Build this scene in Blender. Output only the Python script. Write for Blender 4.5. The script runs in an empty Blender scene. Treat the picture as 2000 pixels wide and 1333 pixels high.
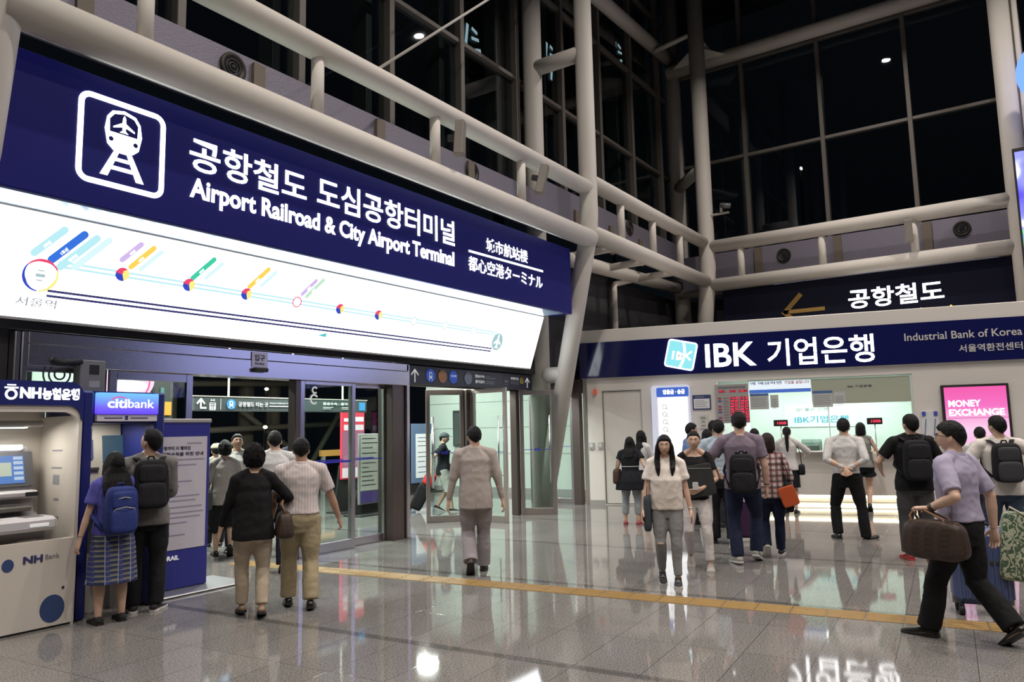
# Station concourse at night: airport railroad gate, bank booth, cash machines and travellers.
import bpy, math, random
from math import pi, sin, cos, radians, sqrt, exp
from mathutils import Vector, Matrix, noise

random.seed(7)
SC = bpy.context.scene
COL = SC.collection
V3 = Vector

# ------------------------------------------------------------------ camera
CAM_YAW, CAM_PITCH, CAM_ROLL, CAM_H = radians(34.3008), radians(6.7218), radians(-1.2125), 1.68
cam_data = bpy.data.cameras.new('camera')
cam_data.sensor_width = 36.0
cam_data.lens = 36.0 * 1470.745 / 2000.0
cam_data.clip_start, cam_data.clip_end = 0.05, 500
cam = bpy.data.objects.new('camera', cam_data)
COL.objects.link(cam)
_f = V3((cos(CAM_YAW) * cos(CAM_PITCH), sin(CAM_YAW) * cos(CAM_PITCH), sin(CAM_PITCH)))
_r = V3((sin(CAM_YAW), -cos(CAM_YAW), 0))
_u = _r.cross(_f)
_c, _s = cos(CAM_ROLL), sin(CAM_ROLL)
_r2, _u2 = _c * _r + _s * _u, -_s * _r + _c * _u
cam.matrix_world = Matrix(((_r2.x, _u2.x, -_f.x, 0), (_r2.y, _u2.y, -_f.y, 0), (_r2.z, _u2.z, -_f.z, CAM_H), (0, 0, 0, 1)))
SC.camera = cam

# ------------------------------------------------------------------ view, world, lights
SC.view_settings.view_transform = 'Standard'
SC.view_settings.look = 'None'
SC.view_settings.gamma = 1.0
SC.view_settings.exposure = 0.0
SC.view_settings.use_curve_mapping = False
SC.cycles.use_denoising = True
SC.cycles.max_bounces = 8
SC.cycles.diffuse_bounces = 3
SC.cycles.glossy_bounces = 4
SC.cycles.transmission_bounces = 6
SC.cycles.transparent_max_bounces = 12
SC.cycles.caustics_reflective = False
SC.cycles.caustics_refractive = False
SC.cycles.sample_clamp_indirect = 4.0

W = bpy.data.worlds.new('night')
SC.world = W
W.use_nodes = True
W.node_tree.nodes['Background'].inputs[0].default_value = (0.0022, 0.003, 0.0042, 1)
W.node_tree.nodes['Background'].inputs[1].default_value = 1.0


def area_light(name, loc, target, size, power, color=(1, 1, 1), size_y=None, spread=pi):
    d = bpy.data.lights.new(name, 'AREA')
    d.energy, d.color, d.size = power, color, size
    d.spread = spread
    if size_y:
        d.shape, d.size_y = 'RECTANGLE', size_y
    else:
        d.shape = 'DISK'
    o = bpy.data.objects.new(name, d)
    COL.objects.link(o)
    o.location = loc
    o.rotation_euler = (V3(target) - V3(loc)).to_track_quat('-Z', 'Y').to_euler()
    return o


WARM = (1.0, 0.91, 0.83)
# the hall's own ceiling lamps, high under the roof
for _x in (-3.0, 3.5, 10.0, 16.5):
    for _y in (-9.0, -3.0, 3.0):
        area_light('hall_lamp', (_x, _y, 13.7), (_x, _y, 0), 0.25, 290, WARM, spread=radians(134))
# the bright hall beyond the doors
for _x, _y in ((9.0, 10.5), (13.5, 11.0), (15.0, 13.0), (9.5, 14.0), (11.5, 12.5), (8.0, 12.5), (6.0, 10.6), (11.2, 9.8)):
    area_light('lobby_lamp', (_x, _y, 4.1), (_x, _y, 0), 0.5, 230 if _x < 10 else 110, (0.93, 1.0, 0.93))

# ------------------------------------------------------------------ materials
_M = {}


def mat(name, col, rough=0.5, metal=0.0, spec=0.5, emit=None, estr=0.0, bump=None, var=0.0, vscale=8.0, coat=0.0, alpha=None):
    """Procedural principled material: optional noise colour variation and noise bump (scale, strength, stretch)."""
    if name in _M:
        return _M[name]
    m = bpy.data.materials.new(name)
    m.use_nodes = True
    nt = m.node_tree
    b = nt.nodes['Principled BSDF']
    b.inputs['Base Color'].default_value = (*col, 1)
    b.inputs['Roughness'].default_value = rough
    b.inputs['Metallic'].default_value = metal
    b.inputs['Specular IOR Level'].default_value = spec
    b.inputs['Coat Weight'].default_value = coat
    if emit:
        b.inputs['Emission Color'].default_value = (*emit, 1)
        b.inputs['Emission Strength'].default_value = estr
    if bump or var:
        tc = nt.nodes.new('ShaderNodeTexCoord')
    if var:
        n = nt.nodes.new('ShaderNodeTexNoise')
        n.inputs['Scale'].default_value = vscale
        n.inputs['Detail'].default_value = 4
        nt.links.new(tc.outputs['Object'], n.inputs['Vector'])
        mx = nt.nodes.new('ShaderNodeMix')
        mx.data_type = 'RGBA'
        mx.inputs[6].default_value = (*[max(0, c * (1 - var)) for c in col], 1)
        mx.inputs[7].default_value = (*[min(1, c * (1 + var)) for c in col], 1)
        nt.links.new(n.outputs['Fac'], mx.inputs[0])
        nt.links.new(mx.outputs[2], b.inputs['Base Color'])
    if bump:
        sc, st, stretch = bump
        n = nt.nodes.new('ShaderNodeTexNoise')
        n.inputs['Scale'].default_value = sc
        n.inputs['Detail'].default_value = 3
        mp = nt.nodes.new('ShaderNodeMapping')
        mp.inputs['Scale'].default_value = stretch
        nt.links.new(tc.outputs['Object'], mp.inputs['Vector'])
        nt.links.new(mp.outputs['Vector'], n.inputs['Vector'])
        bp = nt.nodes.new('ShaderNodeBump')
        bp.inputs['Strength'].default_value = st
        bp.inputs['Distance'].default_value = 0.02
        nt.links.new(n.outputs['Fac'], bp.inputs['Height'])
        nt.links.new(bp.outputs['Normal'], b.inputs['Normal'])
    _M[name] = m
    return m


def glow(name, col, s):
    return mat(name, (0.02, 0.02, 0.02), 0.4, emit=col, estr=s)


def glass(name, tint=(0.9, 0.96, 0.93), refl=0.06, dark=1.0):
    """Thin architectural pane: tinted see-through plus a mirror sheen."""
    if name in _M:
        return _M[name]
    m = bpy.data.materials.new(name)
    m.use_nodes = True
    nt = m.node_tree
    nt.nodes.clear()
    out = nt.nodes.new('ShaderNodeOutputMaterial')
    t = nt.nodes.new('ShaderNodeBsdfTransparent')
    t.inputs[0].default_value = (*[c * dark for c in tint], 1)
    g = nt.nodes.new('ShaderNodeBsdfGlossy')
    g.inputs['Roughness'].default_value = 0.015
    lw = nt.nodes.new('ShaderNodeLayerWeight')     # facing: 1 at grazing view, the same on both faces of the pane
    fr = nt.nodes.new('ShaderNodeMath')
    fr.operation = 'POWER'
    fr.inputs[1].default_value = 4.5
    nt.links.new(lw.outputs['Facing'], fr.inputs[0])
    ad = nt.nodes.new('ShaderNodeMath')
    ad.operation = 'ADD'
    ad.use_clamp = True
    ad.inputs[1].default_value = refl
    mx = nt.nodes.new('ShaderNodeMixShader')
    nt.links.new(fr.outputs[0], ad.inputs[0])
    nt.links.new(ad.outputs[0], mx.inputs[0])
    nt.links.new(t.outputs[0], mx.inputs[1])
    nt.links.new(g.outputs[0], mx.inputs[2])
    nt.links.new(mx.outputs[0], out.inputs[0])
    _M[name] = m
    return m


# ------------------------------------------------------------------ mesh helpers
class MB:
    """Collects shapes into one mesh."""

    def __init__(self):
        self.v, self.f, self.mi, self.sm = [], [], [], []

    def add(self, verts, faces, mi=0, smooth=False):
        o = len(self.v)
        self.v += [tuple(p) for p in verts]
        for f in faces:
            self.f.append(tuple(i + o for i in f))
            self.mi.append(mi)
            self.sm.append(smooth)
        return self

    def box(self, x0, x1, y0, y1, z0, z1, c=0.0, mi=0, mtx=None):
        """Box, with chamfered edges when c > 0."""
        if c <= 0:
            vs = [V3((x, y, z)) for x in (x0, x1) for y in (y0, y1) for z in (z0, z1)]
            fs = [(0, 1, 3, 2), (4, 6, 7, 5), (0, 4, 5, 1), (2, 3, 7, 6), (0, 2, 6, 4), (1, 5, 7, 3)]
        else:
            c = min(c, (x1 - x0) / 2.01, (y1 - y0) / 2.01, (z1 - z0) / 2.01)
            vs, idx = [], {}
            for i, x in enumerate((x0, x1)):
                for j, y in enumerate((y0, y1)):
                    for k, z in enumerate((z0, z1)):
                        dx, dy, dz = c * (1 - 2 * i), c * (1 - 2 * j), c * (1 - 2 * k)
                        for a in range(3):
                            idx[(i, j, k, a)] = len(vs)
                            vs.append(V3((x if a == 0 else x + dx, y if a == 1 else y + dy, z if a == 2 else z + dz)))
            q = lambda *k: tuple(idx[t] for t in k)
            fs = []
            for i in (0, 1):
                fs.append(q((i, 0, 0, 0), (i, 0, 1, 0), (i, 1, 1, 0), (i, 1, 0, 0)))
                fs.append(q((0, i, 0, 1), (1, i, 0, 1), (1, i, 1, 1), (0, i, 1, 1)))
                fs.append(q((0, 0, i, 2), (0, 1, i, 2), (1, 1, i, 2), (1, 0, i, 2)))
                for j in (0, 1):
                    fs.append(q((0, i, j, 1), (1, i, j, 1), (1, i, j, 2), (0, i, j, 2)))
                    fs.append(q((i, 0, j, 0), (i, 1, j, 0), (i, 1, j, 2), (i, 0, j, 2)))
                    fs.append(q((i, j, 0, 0), (i, j, 1, 0), (i, j, 1, 1), (i, j, 0, 1)))
                    for k in (0, 1):
                        fs.append(q((i, j, k, 0), (i, j, k, 1), (i, j, k, 2)))
        if mtx:
            vs = [mtx @ p for p in vs]
        return self.add(vs, fs, mi)

    def loft(self, rings, cap=True, mi=0, smooth=True, closed=True):
        """Skin consecutive rings of equal vertex count."""
        n = len(rings[0])
        vs = [p for r in rings for p in r]
        fs = []
        for i in range(len(rings) - 1):
            for j in range(n if closed else n - 1):
                k = (j + 1) % n
                fs.append((i * n + j, i * n + k, (i + 1) * n + k, (i + 1) * n + j))
        if cap:
            fs.append(tuple(range(n - 1, -1, -1)))
            fs.append(tuple((len(rings) - 1) * n + j for j in range(n)))
        return self.add(vs, fs, mi, smooth)

    def tube(self, pts, rad, n=12, cap=True, mi=0, ry=None, ref=None):
        """Round (or elliptical) tube along points; rad may be a list. ref = direction of the first half-axis."""
        pts = [V3(p) for p in pts]
        m = len(pts)
        rr = rad if isinstance(rad, (list, tuple)) else [rad] * m
        r2 = rr if ry is None else (ry if isinstance(ry, (list, tuple)) else [ry] * m)
        rings, side = [], None
        for i in range(m):
            t = (pts[min(i + 1, m - 1)] - pts[max(i - 1, 0)]).normalized()
            if side is None or ref is not None:
                rf = V3(ref) if ref is not None else (V3((0, 0, 1)) if abs(t.z) < .9 else V3((1, 0, 0)).normalized())
                side = (rf - t * rf.dot(t))
                if side.length < 1e-5:
                    side = t.orthogonal()
                side.normalize()
            else:
                side = (side - t * side.dot(t)).normalized()
            up = t.cross(side)
            rings.append([pts[i] + side * (rr[i] * cos(2 * pi * k / n)) + up * (r2[i] * sin(2 * pi * k / n)) for k in range(n)])
        return self.loft(rings, cap, mi)

    def cyl(self, a, b, r, n=24, r2=None, mi=0):
        return self.tube([a, b], [r, r if r2 is None else r2], n, True, mi)

    def ball(self, c, r, n=12, m=8, mi=0, mtx=None):
        c = V3(c)
        r = V3((r, r, r)) if not isinstance(r, (tuple, list, Vector)) else V3(r)
        rings = []
        for i in range(m + 1):
            th = pi * (0.02 + 0.96 * i / m)
            ring = []
            for k in range(n):
                p = V3((r.x * sin(th) * cos(2 * pi * k / n), r.y * sin(th) * sin(2 * pi * k / n), -r.z * cos(th)))
                ring.append(c + (mtx @ p if mtx else p))
            rings.append(ring)
        return self.loft(rings, True, mi)

    def prism(self, poly, O, u, v, w, mi=0):
        """Extrude the 2-D polygon (counter-clockwise in u,v) by vector w."""
        O, u, v, w = V3(O), V3(u), V3(v), V3(w)
        n = len(poly)
        a = [O + u * p[0] + v * p[1] for p in poly]
        vs = a + [p + w for p in a]
        fs = [tuple(range(n - 1, -1, -1)), tuple(range(n, 2 * n))]
        for i in range(n):
            k = (i + 1) % n
            fs.append((i, k, n + k, n + i))
        return self.add(vs, fs, mi)

    def ring2d(self, outer, inner, O, u, v, w, mi=0):
        """Extruded closed band between two outlines of equal point count."""
        O, u, v, w = V3(O), V3(u), V3(v), V3(w)
        n = len(outer)
        P = lambda q: O + u * q[0] + v * q[1]
        a, b = [P(q) for q in outer], [P(q) for q in inner]
        vs = a + b + [p + w for p in a] + [p + w for p in b]
        fs = []
        for i in range(n):
            k = (i + 1) % n
            fs += [(i, k, n + k, n + i), (2 * n + i, 3 * n + i, 3 * n + k, 2 * n + k), (i, 2 * n + i, 2 * n + k, k), (n + i, n + k, 3 * n + k, 3 * n + i)]
        return self.add(vs, fs, mi)

    def mesh(self, name):
        me = bpy.data.meshes.new(name)
        me.from_pydata(self.v, [], self.f)
        if any(self.mi):
            me.polygons.foreach_set('material_index', self.mi)
        me.polygons.foreach_set('use_smooth', self.sm)
        me.update()
        return me

    def obj(self, name, m, parent=None, label=None, fix=True):
        me = self.mesh(name)
        if fix:
            fix_normals(me)
        return link(name, me, m, parent, label)


import bmesh


def fix_normals(me):
    b = bmesh.new()
    b.from_mesh(me)
    bmesh.ops.recalc_face_normals(b, faces=b.faces)
    b.to_mesh(me)
    b.free()


def link(name, me, m, parent=None, label=None):
    o = bpy.data.objects.new(name, me)
    COL.objects.link(o)
    for x in (m if isinstance(m, (list, tuple)) else [m]):
        me.materials.append(x)
    if parent is not None:
        o.parent = parent
        # meshes are written in world coordinates: undo the parent's own placement
        if not parent.get('_local'):
            o.matrix_parent_inverse = WORLD(parent).inverted()
    if label:
        o['label'] = label
    return o


_WM = {}


def WORLD(o):
    m = o.matrix_basis.copy()
    p = o.parent
    return (WORLD(p) @ o.matrix_parent_inverse @ m) if p is not None else m


def tag(o, label=None, cat=None, group=None, kind=None):
    for k, val in (('label', label), ('category', cat), ('group', group), ('kind', kind)):
        if val:
            o[k] = val
    return o


def thing(name, label, cat, loc=(0, 0, 0), rz=0.0, group=None):
    o = bpy.data.objects.new(name, None)
    COL.objects.link(o)
    o.location = loc
    o.rotation_euler = (0, 0, rz)
    o.empty_display_size = 0.2
    return tag(o, label, cat, group)


def struct(name, mb, m):
    o = mb.obj(name, m)
    o['kind'] = 'structure'
    return o


# ------------------------------------------------------------------ lettering and flat graphics on a plane
class Board:
    """A flat face: u to the reader's right, v up, n towards the reader."""

    def __init__(self, O, u, v=(0, 0, 1)):
        self.O, self.u, self.v = V3(O), V3(u).normalized(), V3(v).normalized()
        self.n = self.u.cross(self.v).normalized()

    def P(self, a, b, d=0.0):
        return self.O + self.u * a + self.v * b + self.n * d

    def text(self, s, u0, u1, v0, v1, m, parent=None, bold=0.0, name='lettering', d=0.004, t=0.004, keep=False, rot=0.0, label=None):
        """Text stretched to fill the rectangle u0..u1 x v0..v1 (keep = keep the letter shape, fit the height)."""
        c = bpy.data.curves.new('t', 'FONT')
        c.body, c.size, c.offset = s, 1.0, bold
        c.resolution_u = 3
        o = bpy.data.objects.new('t', c)
        COL.objects.link(o)
        dg = bpy.context.evaluated_depsgraph_get()
        me = bpy.data.meshes.new_from_object(o.evaluated_get(dg))
        bpy.data.objects.remove(o)
        bpy.data.curves.remove(c)
        if not me.vertices:
            return None
        xs = [p.co.x for p in me.vertices]
        ys = [p.co.y for p in me.vertices]
        x0, x1, y0, y1 = min(xs), max(xs), min(ys), max(ys)
        sy = (v1 - v0) / max(1e-6, y1 - y0)
        sx = sy if keep else (u1 - u0) / max(1e-6, x1 - x0)
        fl = [p.co.copy() for p in me.vertices]
        n0 = len(fl)
        faces = [tuple(p.vertices) for p in me.polygons]
        cr, sr = cos(rot), sin(rot)
        pts2 = []
        for p in fl:
            a, b = (p.x - x0) * sx, (p.y - y0) * sy
            pts2.append((u0 + a * cr - b * sr, v0 + a * sr + b * cr))
        vs = [self.P(a, b, d + t) for a, b in pts2]
        bpy.data.meshes.remove(me)
        out = MB()
        out.add(vs, faces)
        # give the letters their thickness along the outline
        cnt = {}
        for f in faces:
            for i in range(len(f)):
                e = (f[i], f[(i + 1) % len(f)])
                if (e[1], e[0]) in cnt:
                    cnt[(e[1], e[0])] = 0
                else:
                    cnt[e] = cnt.get(e, 0) + 1
        out.v += [tuple(self.P(a, b, d)) for a, b in pts2]
        for (i, j), k in cnt.items():
            if k:
                out.f.append((j, i, i + n0, j + n0))
                out.mi.append(0)
                out.sm.append(False)
        return out.obj(name, m, parent, label, fix=False)

    def rect(self, mb, u0, u1, v0, v1, d=0.0, t=0.01, mi=0, r=0.0):
        poly = rrect(u0, u1, v0, v1, r) if r else [(u0, v0), (u1, v0), (u1, v1), (u0, v1)]
        return mb.prism(poly, self.P(0, 0, d), self.u, self.v, self.n * t, mi)

    def poly(self, mb, pts, d=0.0, t=0.004, mi=0):
        return mb.prism(pts, self.P(0, 0, d), self.u, self.v, self.n * t, mi)

    def disc(self, mb, a, b, ra, rb=None, d=0.0, t=0.004, mi=0, n=28, a0=0, a1=2 * pi):
        rb = ra if rb is None else rb
        full = abs(a1 - a0 - 2 * pi) < 1e-6
        pts = [(a + ra * cos(a0 + (a1 - a0) * k / (n if full else n - 1)), b + rb * sin(a0 + (a1 - a0) * k / (n if full else n - 1))) for k in range(n)]
        return self.poly(mb, pts, d, t, mi)

    def ring(self, mb, a, b, r, w, d=0.0, t=0.004, mi=0, n=32):
        o = [(a + r * cos(2 * pi * k / n), b + r * sin(2 * pi * k / n)) for k in range(n)]
        i = [(a + (r - w) * cos(2 * pi * k / n), b + (r - w) * sin(2 * pi * k / n)) for k in range(n)]
        return mb.ring2d(o, i, self.P(0, 0, d), self.u, self.v, self.n * t, mi)

    def frame(self, mb, u0, u1, v0, v1, w, d=0.0, t=0.01, mi=0, r=0.0):
        o = rrect(u0, u1, v0, v1, max(r, 1e-4))
        i = rrect(u0 + w, u1 - w, v0 + w, v1 - w, max(r - w, 1e-4))
        return mb.ring2d(o, i, self.P(0, 0, d), self.u, self.v, self.n * t, mi)

    def line(self, mb, p, q, w, d=0.0, t=0.003, mi=0):
        dx, dy = q[0] - p[0], q[1] - p[1]
        L = sqrt(dx * dx + dy * dy)
        nx, ny = -dy / L * w / 2, dx / L * w / 2
        return self.poly(mb, [(p[0] - nx, p[1] - ny), (q[0] - nx, q[1] - ny), (q[0] + nx, q[1] + ny), (p[0] + nx, p[1] + ny)], d, t, mi)

    def pill(self, mb, p, q, w, d=0.0, t=0.003, mi=0):
        dx, dy = q[0] - p[0], q[1] - p[1]
        a = math.atan2(dy, dx)
        pts = [(q[0] + w / 2 * cos(a - pi / 2 + pi * k / 8), q[1] + w / 2 * sin(a - pi / 2 + pi * k / 8)) for k in range(9)]
        pts += [(p[0] + w / 2 * cos(a + pi / 2 + pi * k / 8), p[1] + w / 2 * sin(a + pi / 2 + pi * k / 8)) for k in range(9)]
        return self.poly(mb, pts, d, t, mi)


def rrect(u0, u1, v0, v1, r, n=6):
    pts = []
    for cx, cy, a in ((u1 - r, v0 + r, -pi / 2), (u1 - r, v1 - r, 0), (u0 + r, v1 - r, pi / 2), (u0 + r, v0 + r, pi)):
        for k in range(n + 1):
            pts.append((cx + r * cos(a + pi / 2 * k / n), cy + r * sin(a + pi / 2 * k / n)))
    return pts


def remesh(mb, vox, name, smooth_it=2):
    """Fuse overlapping closed shapes into one continuous skin."""
    me = mb.mesh(name)
    fix_normals(me)
    o = bpy.data.objects.new('tmp', me)
    COL.objects.link(o)
    md = o.modifiers.new('r', 'REMESH')
    md.mode, md.voxel_size, md.use_smooth_shade = 'VOXEL', vox, True
    if smooth_it:
        sm = o.modifiers.new('s', 'SMOOTH')
        sm.factor, sm.iterations = 0.5, smooth_it
    dg = bpy.context.evaluated_depsgraph_get()
    out = bpy.data.meshes.new_from_object(o.evaluated_get(dg))
    out.name = name
    bpy.data.objects.remove(o)
    bpy.data.meshes.remove(me)
    for p in out.polygons:
        p.use_smooth = True
    return out
# ------------------------------------------------------------------ colours of the place
PAINT = mat('white pipe paint', (0.62, 0.585, 0.54), 0.6, spec=.3, var=0.04, vscale=3)
STEEL = mat('brushed steel', (0.68, 0.66, 0.70), 0.24, 1.0)
DSTEEL = mat('dark brown steel', (0.16, 0.13, 0.12), 0.32, 0.8)
MULL = mat('mullion metal', (0.17, 0.155, 0.14), 0.5, 0.3)
BLACK = mat('black', (0.012, 0.012, 0.013), 0.6)
DARKWALL = mat('dark wall', (0.03, 0.03, 0.034), 0.7, var=0.2)
NAVY = mat('navy sign face', (0.007, 0.007, 0.07), 0.4, spec=.15, emit=(0.009, 0.010, 0.10), estr=0.4)
WHITE = mat('white panel', (0.72, 0.69, 0.66), 0.42, var=0.02, vscale=2)
GREY = mat('grey metal', (0.35, 0.34, 0.33), 0.45, 0.2)
LETTER = glow('lit letter', (1, 1, 1), 4.0)
INK = mat('dark ink', (0.02, 0.02, 0.05), 0.6)
TEXTGREY = mat('grey print', (0.25, 0.25, 0.28), 0.7)
PRINTW = mat('white print', (0.85, 0.85, 0.85), 0.5, emit=(0.8, 0.85, 0.9), estr=0.22)
GLASS_N = glass('facade glass', (0.75, 0.82, 0.85), 0.06, 0.85)
GLASS_D = glass('door glass', (0.90, 0.97, 0.94), 0.03, 0.97)


# ------------------------------------------------------------------ floor
def floor_material():
    m = bpy.data.materials.new('polished granite tiles')
    m.use_nodes = True
    nt = m.node_tree
    L = nt.links.new
    b = nt.nodes['Principled BSDF']
    N = nt.nodes.new
    tc = N('ShaderNodeTexCoord')
    mp = N('ShaderNodeMapping')
    mp.inputs['Rotation'].default_value = (0, 0, radians(-4.5))
    mp.inputs['Location'].default_value = (0.13, 0.05, 0)
    L(tc.outputs['Object'], mp.inputs['Vector'])
    br = N('ShaderNodeTexBrick')
    br.offset = 0.0
    br.inputs['Scale'].default_value = 1.0
    br.inputs['Brick Width'].default_value = 0.86
    br.inputs['Row Height'].default_value = 0.5
    br.inputs['Mortar Size'].default_value = 0.0035
    br.inputs['Mortar Smooth'].default_value = 0.3
    br.inputs['Color1'].default_value = (0.190, 0.180, 0.170, 1)
    br.inputs['Color2'].default_value = (0.212, 0.201, 0.190, 1)
    br.inputs['Mortar'].default_value = (0.08, 0.074, 0.068, 1)
    L(mp.outputs['Vector'], br.inputs['Vector'])
    n1 = N('ShaderNodeTexNoise')
    n1.inputs['Scale'].default_value = 75
    n1.inputs['Detail'].default_value = 3
    L(tc.outputs['Object'], n1.inputs['Vector'])
    r1 = N('ShaderNodeMapRange')
    r1.inputs[1].default_value, r1.inputs[2].default_value = 0.3, 0.7
    r1.inputs[3].default_value, r1.inputs[4].default_value = 0.45, 1.5
    L(n1.outputs['Fac'], r1.inputs[0])
    n2 = N('ShaderNodeTexNoise')
    n2.inputs['Scale'].default_value = 0.9
    L(tc.outputs['Object'], n2.inputs['Vector'])
    r2 = N('ShaderNodeMapRange')
    r2.inputs[3].default_value, r2.inputs[4].default_value = 0.85, 1.15
    L(n2.outputs['Fac'], r2.inputs[0])
    # slim bands of darker granite every few metres
    sep = N('ShaderNodeSeparateXYZ')
    L(mp.outputs['Vector'], sep.inputs[0])
    md = N('ShaderNodeMath')
    md.operation = 'PINGPONG'
    md.inputs[1].default_value = 1.29
    L(sep.outputs[0], md.inputs[0])
    lt = N('ShaderNodeMath')
    lt.operation = 'LESS_THAN'
    lt.inputs[1].default_value = 0.05
    L(md.outputs[0], lt.inputs[0])
    bd = N('ShaderNodeMapRange')
    bd.inputs[3].default_value, bd.inputs[4].default_value = 1.0, 0.62
    L(lt.outputs[0], bd.inputs[0])
    m1 = N('ShaderNodeMath'); m1.operation = 'MULTIPLY'
    m2 = N('ShaderNodeMath'); m2.operation = 'MULTIPLY'
    L(r1.outputs[0], m1.inputs[0]); L(r2.outputs[0], m1.inputs[1])
    L(m1.outputs[0], m2.inputs[0]); L(bd.outputs[0], m2.inputs[1])
    mx = N('ShaderNodeMix')
    mx.data_type, mx.blend_type = 'RGBA', 'MULTIPLY'
    mx.inputs[0].default_value = 1.0
    L(br.outputs['Color'], mx.inputs[6])
    L(m2.outputs[0], mx.inputs[7])
    L(mx.outputs[2], b.inputs['Base Color'])
    b.inputs['Roughness'].default_value = 0.05
    b.inputs['Specular IOR Level'].default_value = 0.62
    bp = N('ShaderNodeBump')
    bp.inputs['Strength'].default_value = 0.05
    bp.inputs['Distance'].default_value = 0.004
    L(br.outputs['Fac'], bp.inputs['Height'])
    bp.invert = True
    L(bp.outputs['Normal'], b.inputs['Normal'])
    return m


struct('floor', MB().box(-14, 46, -24, 42, -0.2, 0.0), floor_material())
struct('ceiling', MB().box(-14, 24, -24, 9, 15.2, 15.5), DARKWALL)

# yellow tactile paving: a row of ribbed tiles set in the floor
TACT = mat('yellow tactile tile', (0.29, 0.175, 0.05), 0.42, var=0.12, vscale=5)
_d = V3((cos(radians(-83)), sin(radians(-83)), 0))
_p = V3((-_d.y, _d.x, 0))
_o = V3((6.40, 8.9, 0))
mb = MB()
for k in range(31):
    a = _o + _d * (0.305 * k)
    M4 = Matrix(((_d.x, _p.x, 0, a.x), (_d.y, _p.y, 0, a.y), (0, 0, 1, 0), (0, 0, 0, 1)))
    mb.box(0.004, 0.300, -0.15, 0.15, 0.0, 0.004, 0.001, mtx=M4)
    for j in range(4):
        y = -0.112 + 0.075 * j
        mb.box(0.012, 0.292, y - 0.016, y + 0.016, 0.0, 0.009, 0.004, mtx=M4)
struct('trim_1', mb, TACT)


# ------------------------------------------------------------------ steel frame of the hall
def column(name, label, parts, loc):
    t = thing(name, label, 'column', loc)
    for nm, pts, r in parts:
        mb = MB()
        mb.tube(pts, r, 28)
        mb.obj(nm, PAINT, t)
    return t


YF, YB, XC, XB = 7.09, 8.40, 20.0, 21.3
XA = 13.28
column('steel_column', 'white twin-pipe column whose front pipe leans in beside the right end of the blue railway sign',
       [('front_pipe', [(XA, YF, 15.2), (XA, YF, 6.0), (XA, YF + .03, 5.6), (XA, YF + .1, 5.3), (XA, YB - .03, 0.02)], 0.185),
        ('back_pipe', [(XA, YB - .03, 15.2), (XA, YB - .03, 0.0)], 0.21),
        ('stub', [(XA, YB, 9.5), (XA, YF, 9.5)], 0.165),
        ('stub', [(XA, YB, 2.78), (XA, 7.72, 2.78)], 0.165)], (XA, YB, 0))
column('steel_column', 'white leaning pipe column cut off by the left edge of the photo, beside the blue railway sign',
       [('front_pipe', [(2.62, YF, 15.2), (2.62, YF, 6.0), (2.62, YF + .03, 5.6), (2.62, YF + .1, 5.3), (2.62, YB - .03, 0.02)], 0.185),
        ('back_pipe', [(2.62, YB - .03, 15.2), (2.62, YB - .03, 0.0)], 0.21)], (2.62, YB, 0))
t = column('steel_column', 'white twin-pipe column in the far corner where the two pipe walls meet',
           [('front_pipe', [(20.05, 7.05, 15.2), (20.05, 7.05, 6.0), (20.05, 7.1, 5.4), (20.9, 8.0, 0.02)], 0.22),
            ('back_pipe', [(21.65, 8.45, 15.2), (21.65, 8.45, 0.0)], 0.24),
            ('stub', [(21.6, 8.4, 8.95), (20.1, 7.1, 8.95)], 0.17)], (21.0, 8.0, 0))
mb = MB()
mb.tube([(20.0, 8.3, 12.75), (20.05, 7.1, 12.95), (21.25, 7.0, 12.75)], 0.075, 12)
mb.prism([(0, 0), (1.5, 0.0), (0.25, 1.2)], (20.15, 7.15, 12.6), (0.67, 0.74, 0), (0.72, -0.69, 0), (0, 0, -0.02))
mb.obj('bracket', PAINT, t)
column('steel_column', 'thick white pipe column at the right edge between the dark glass and the video screen',
       [('front_pipe', [(20.0, -0.20, 15.2), (20.0, -0.20, 0.0)], 0.25),
        ('back_pipe', [(21.2, -0.35, 15.2), (21.2, -0.35, 0.0)], 0.22),
        ('cable_pipe', [(19.78, -0.46, 15.2), (19.78, -0.46, 0.0)], 0.055)], (20.0, -0.2, 0))


def girder(label, a, b, zl, zu, rl, ru, posts, rp, loc):
    t = thing('pipe_girder', label, 'girder', loc)
    a, b = V3(a), V3(b)
    P = lambda s, z: V3((a.x + (b.x - a.x) * s, a.y + (b.y - a.y) * s, z))
    MB().tube([P(0, zl), P(1, zl)], rl, 28).obj('lower_pipe', PAINT, t)
    MB().tube([P(0, zu), P(1, zu)], ru, 28).obj('upper_pipe', PAINT, t)
    L = (b - a).length
    for s in posts:
        MB().tube([P(s / L, zl), P(s / L, zu)], rp, 16).obj('post', PAINT, t)
    return t


girder('big white two-pipe girder running above the blue railway sign', (2.62, YF, 0), (XA, YF, 0), 5.50, 6.55, 0.19, 0.16,
       [3.9 - 2.62, 6.15 - 2.62, 8.44 - 2.62, 10.79 - 2.62], 0.082, (2.62, YF, 5.5))
girder('white two-pipe girder between the leaning column and the far corner', (XA, YF, 0), (20.05, YF, 0), 5.63, 6.72, 0.18, 0.165,
       [14.75 - XA, 16.45 - XA, 18.15 - XA], 0.085, (XA, YF, 5.6))
girder('white two-pipe girder above the hanging direction sign, from the corner to the right column', (20.05, 7.05, 0), (20.0, -0.2, 0), 5.52, 6.60, 0.175, 0.175,
       [0.94, 3.02, 5.11], 0.092, (20, 7, 5.5))


def pipe(label, pts, r, name='pipe_beam', cat='pipe', m=PAINT):
    o = MB().tube(pts, r, 24).obj(name, m)
    return tag(o, label, cat)


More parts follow.
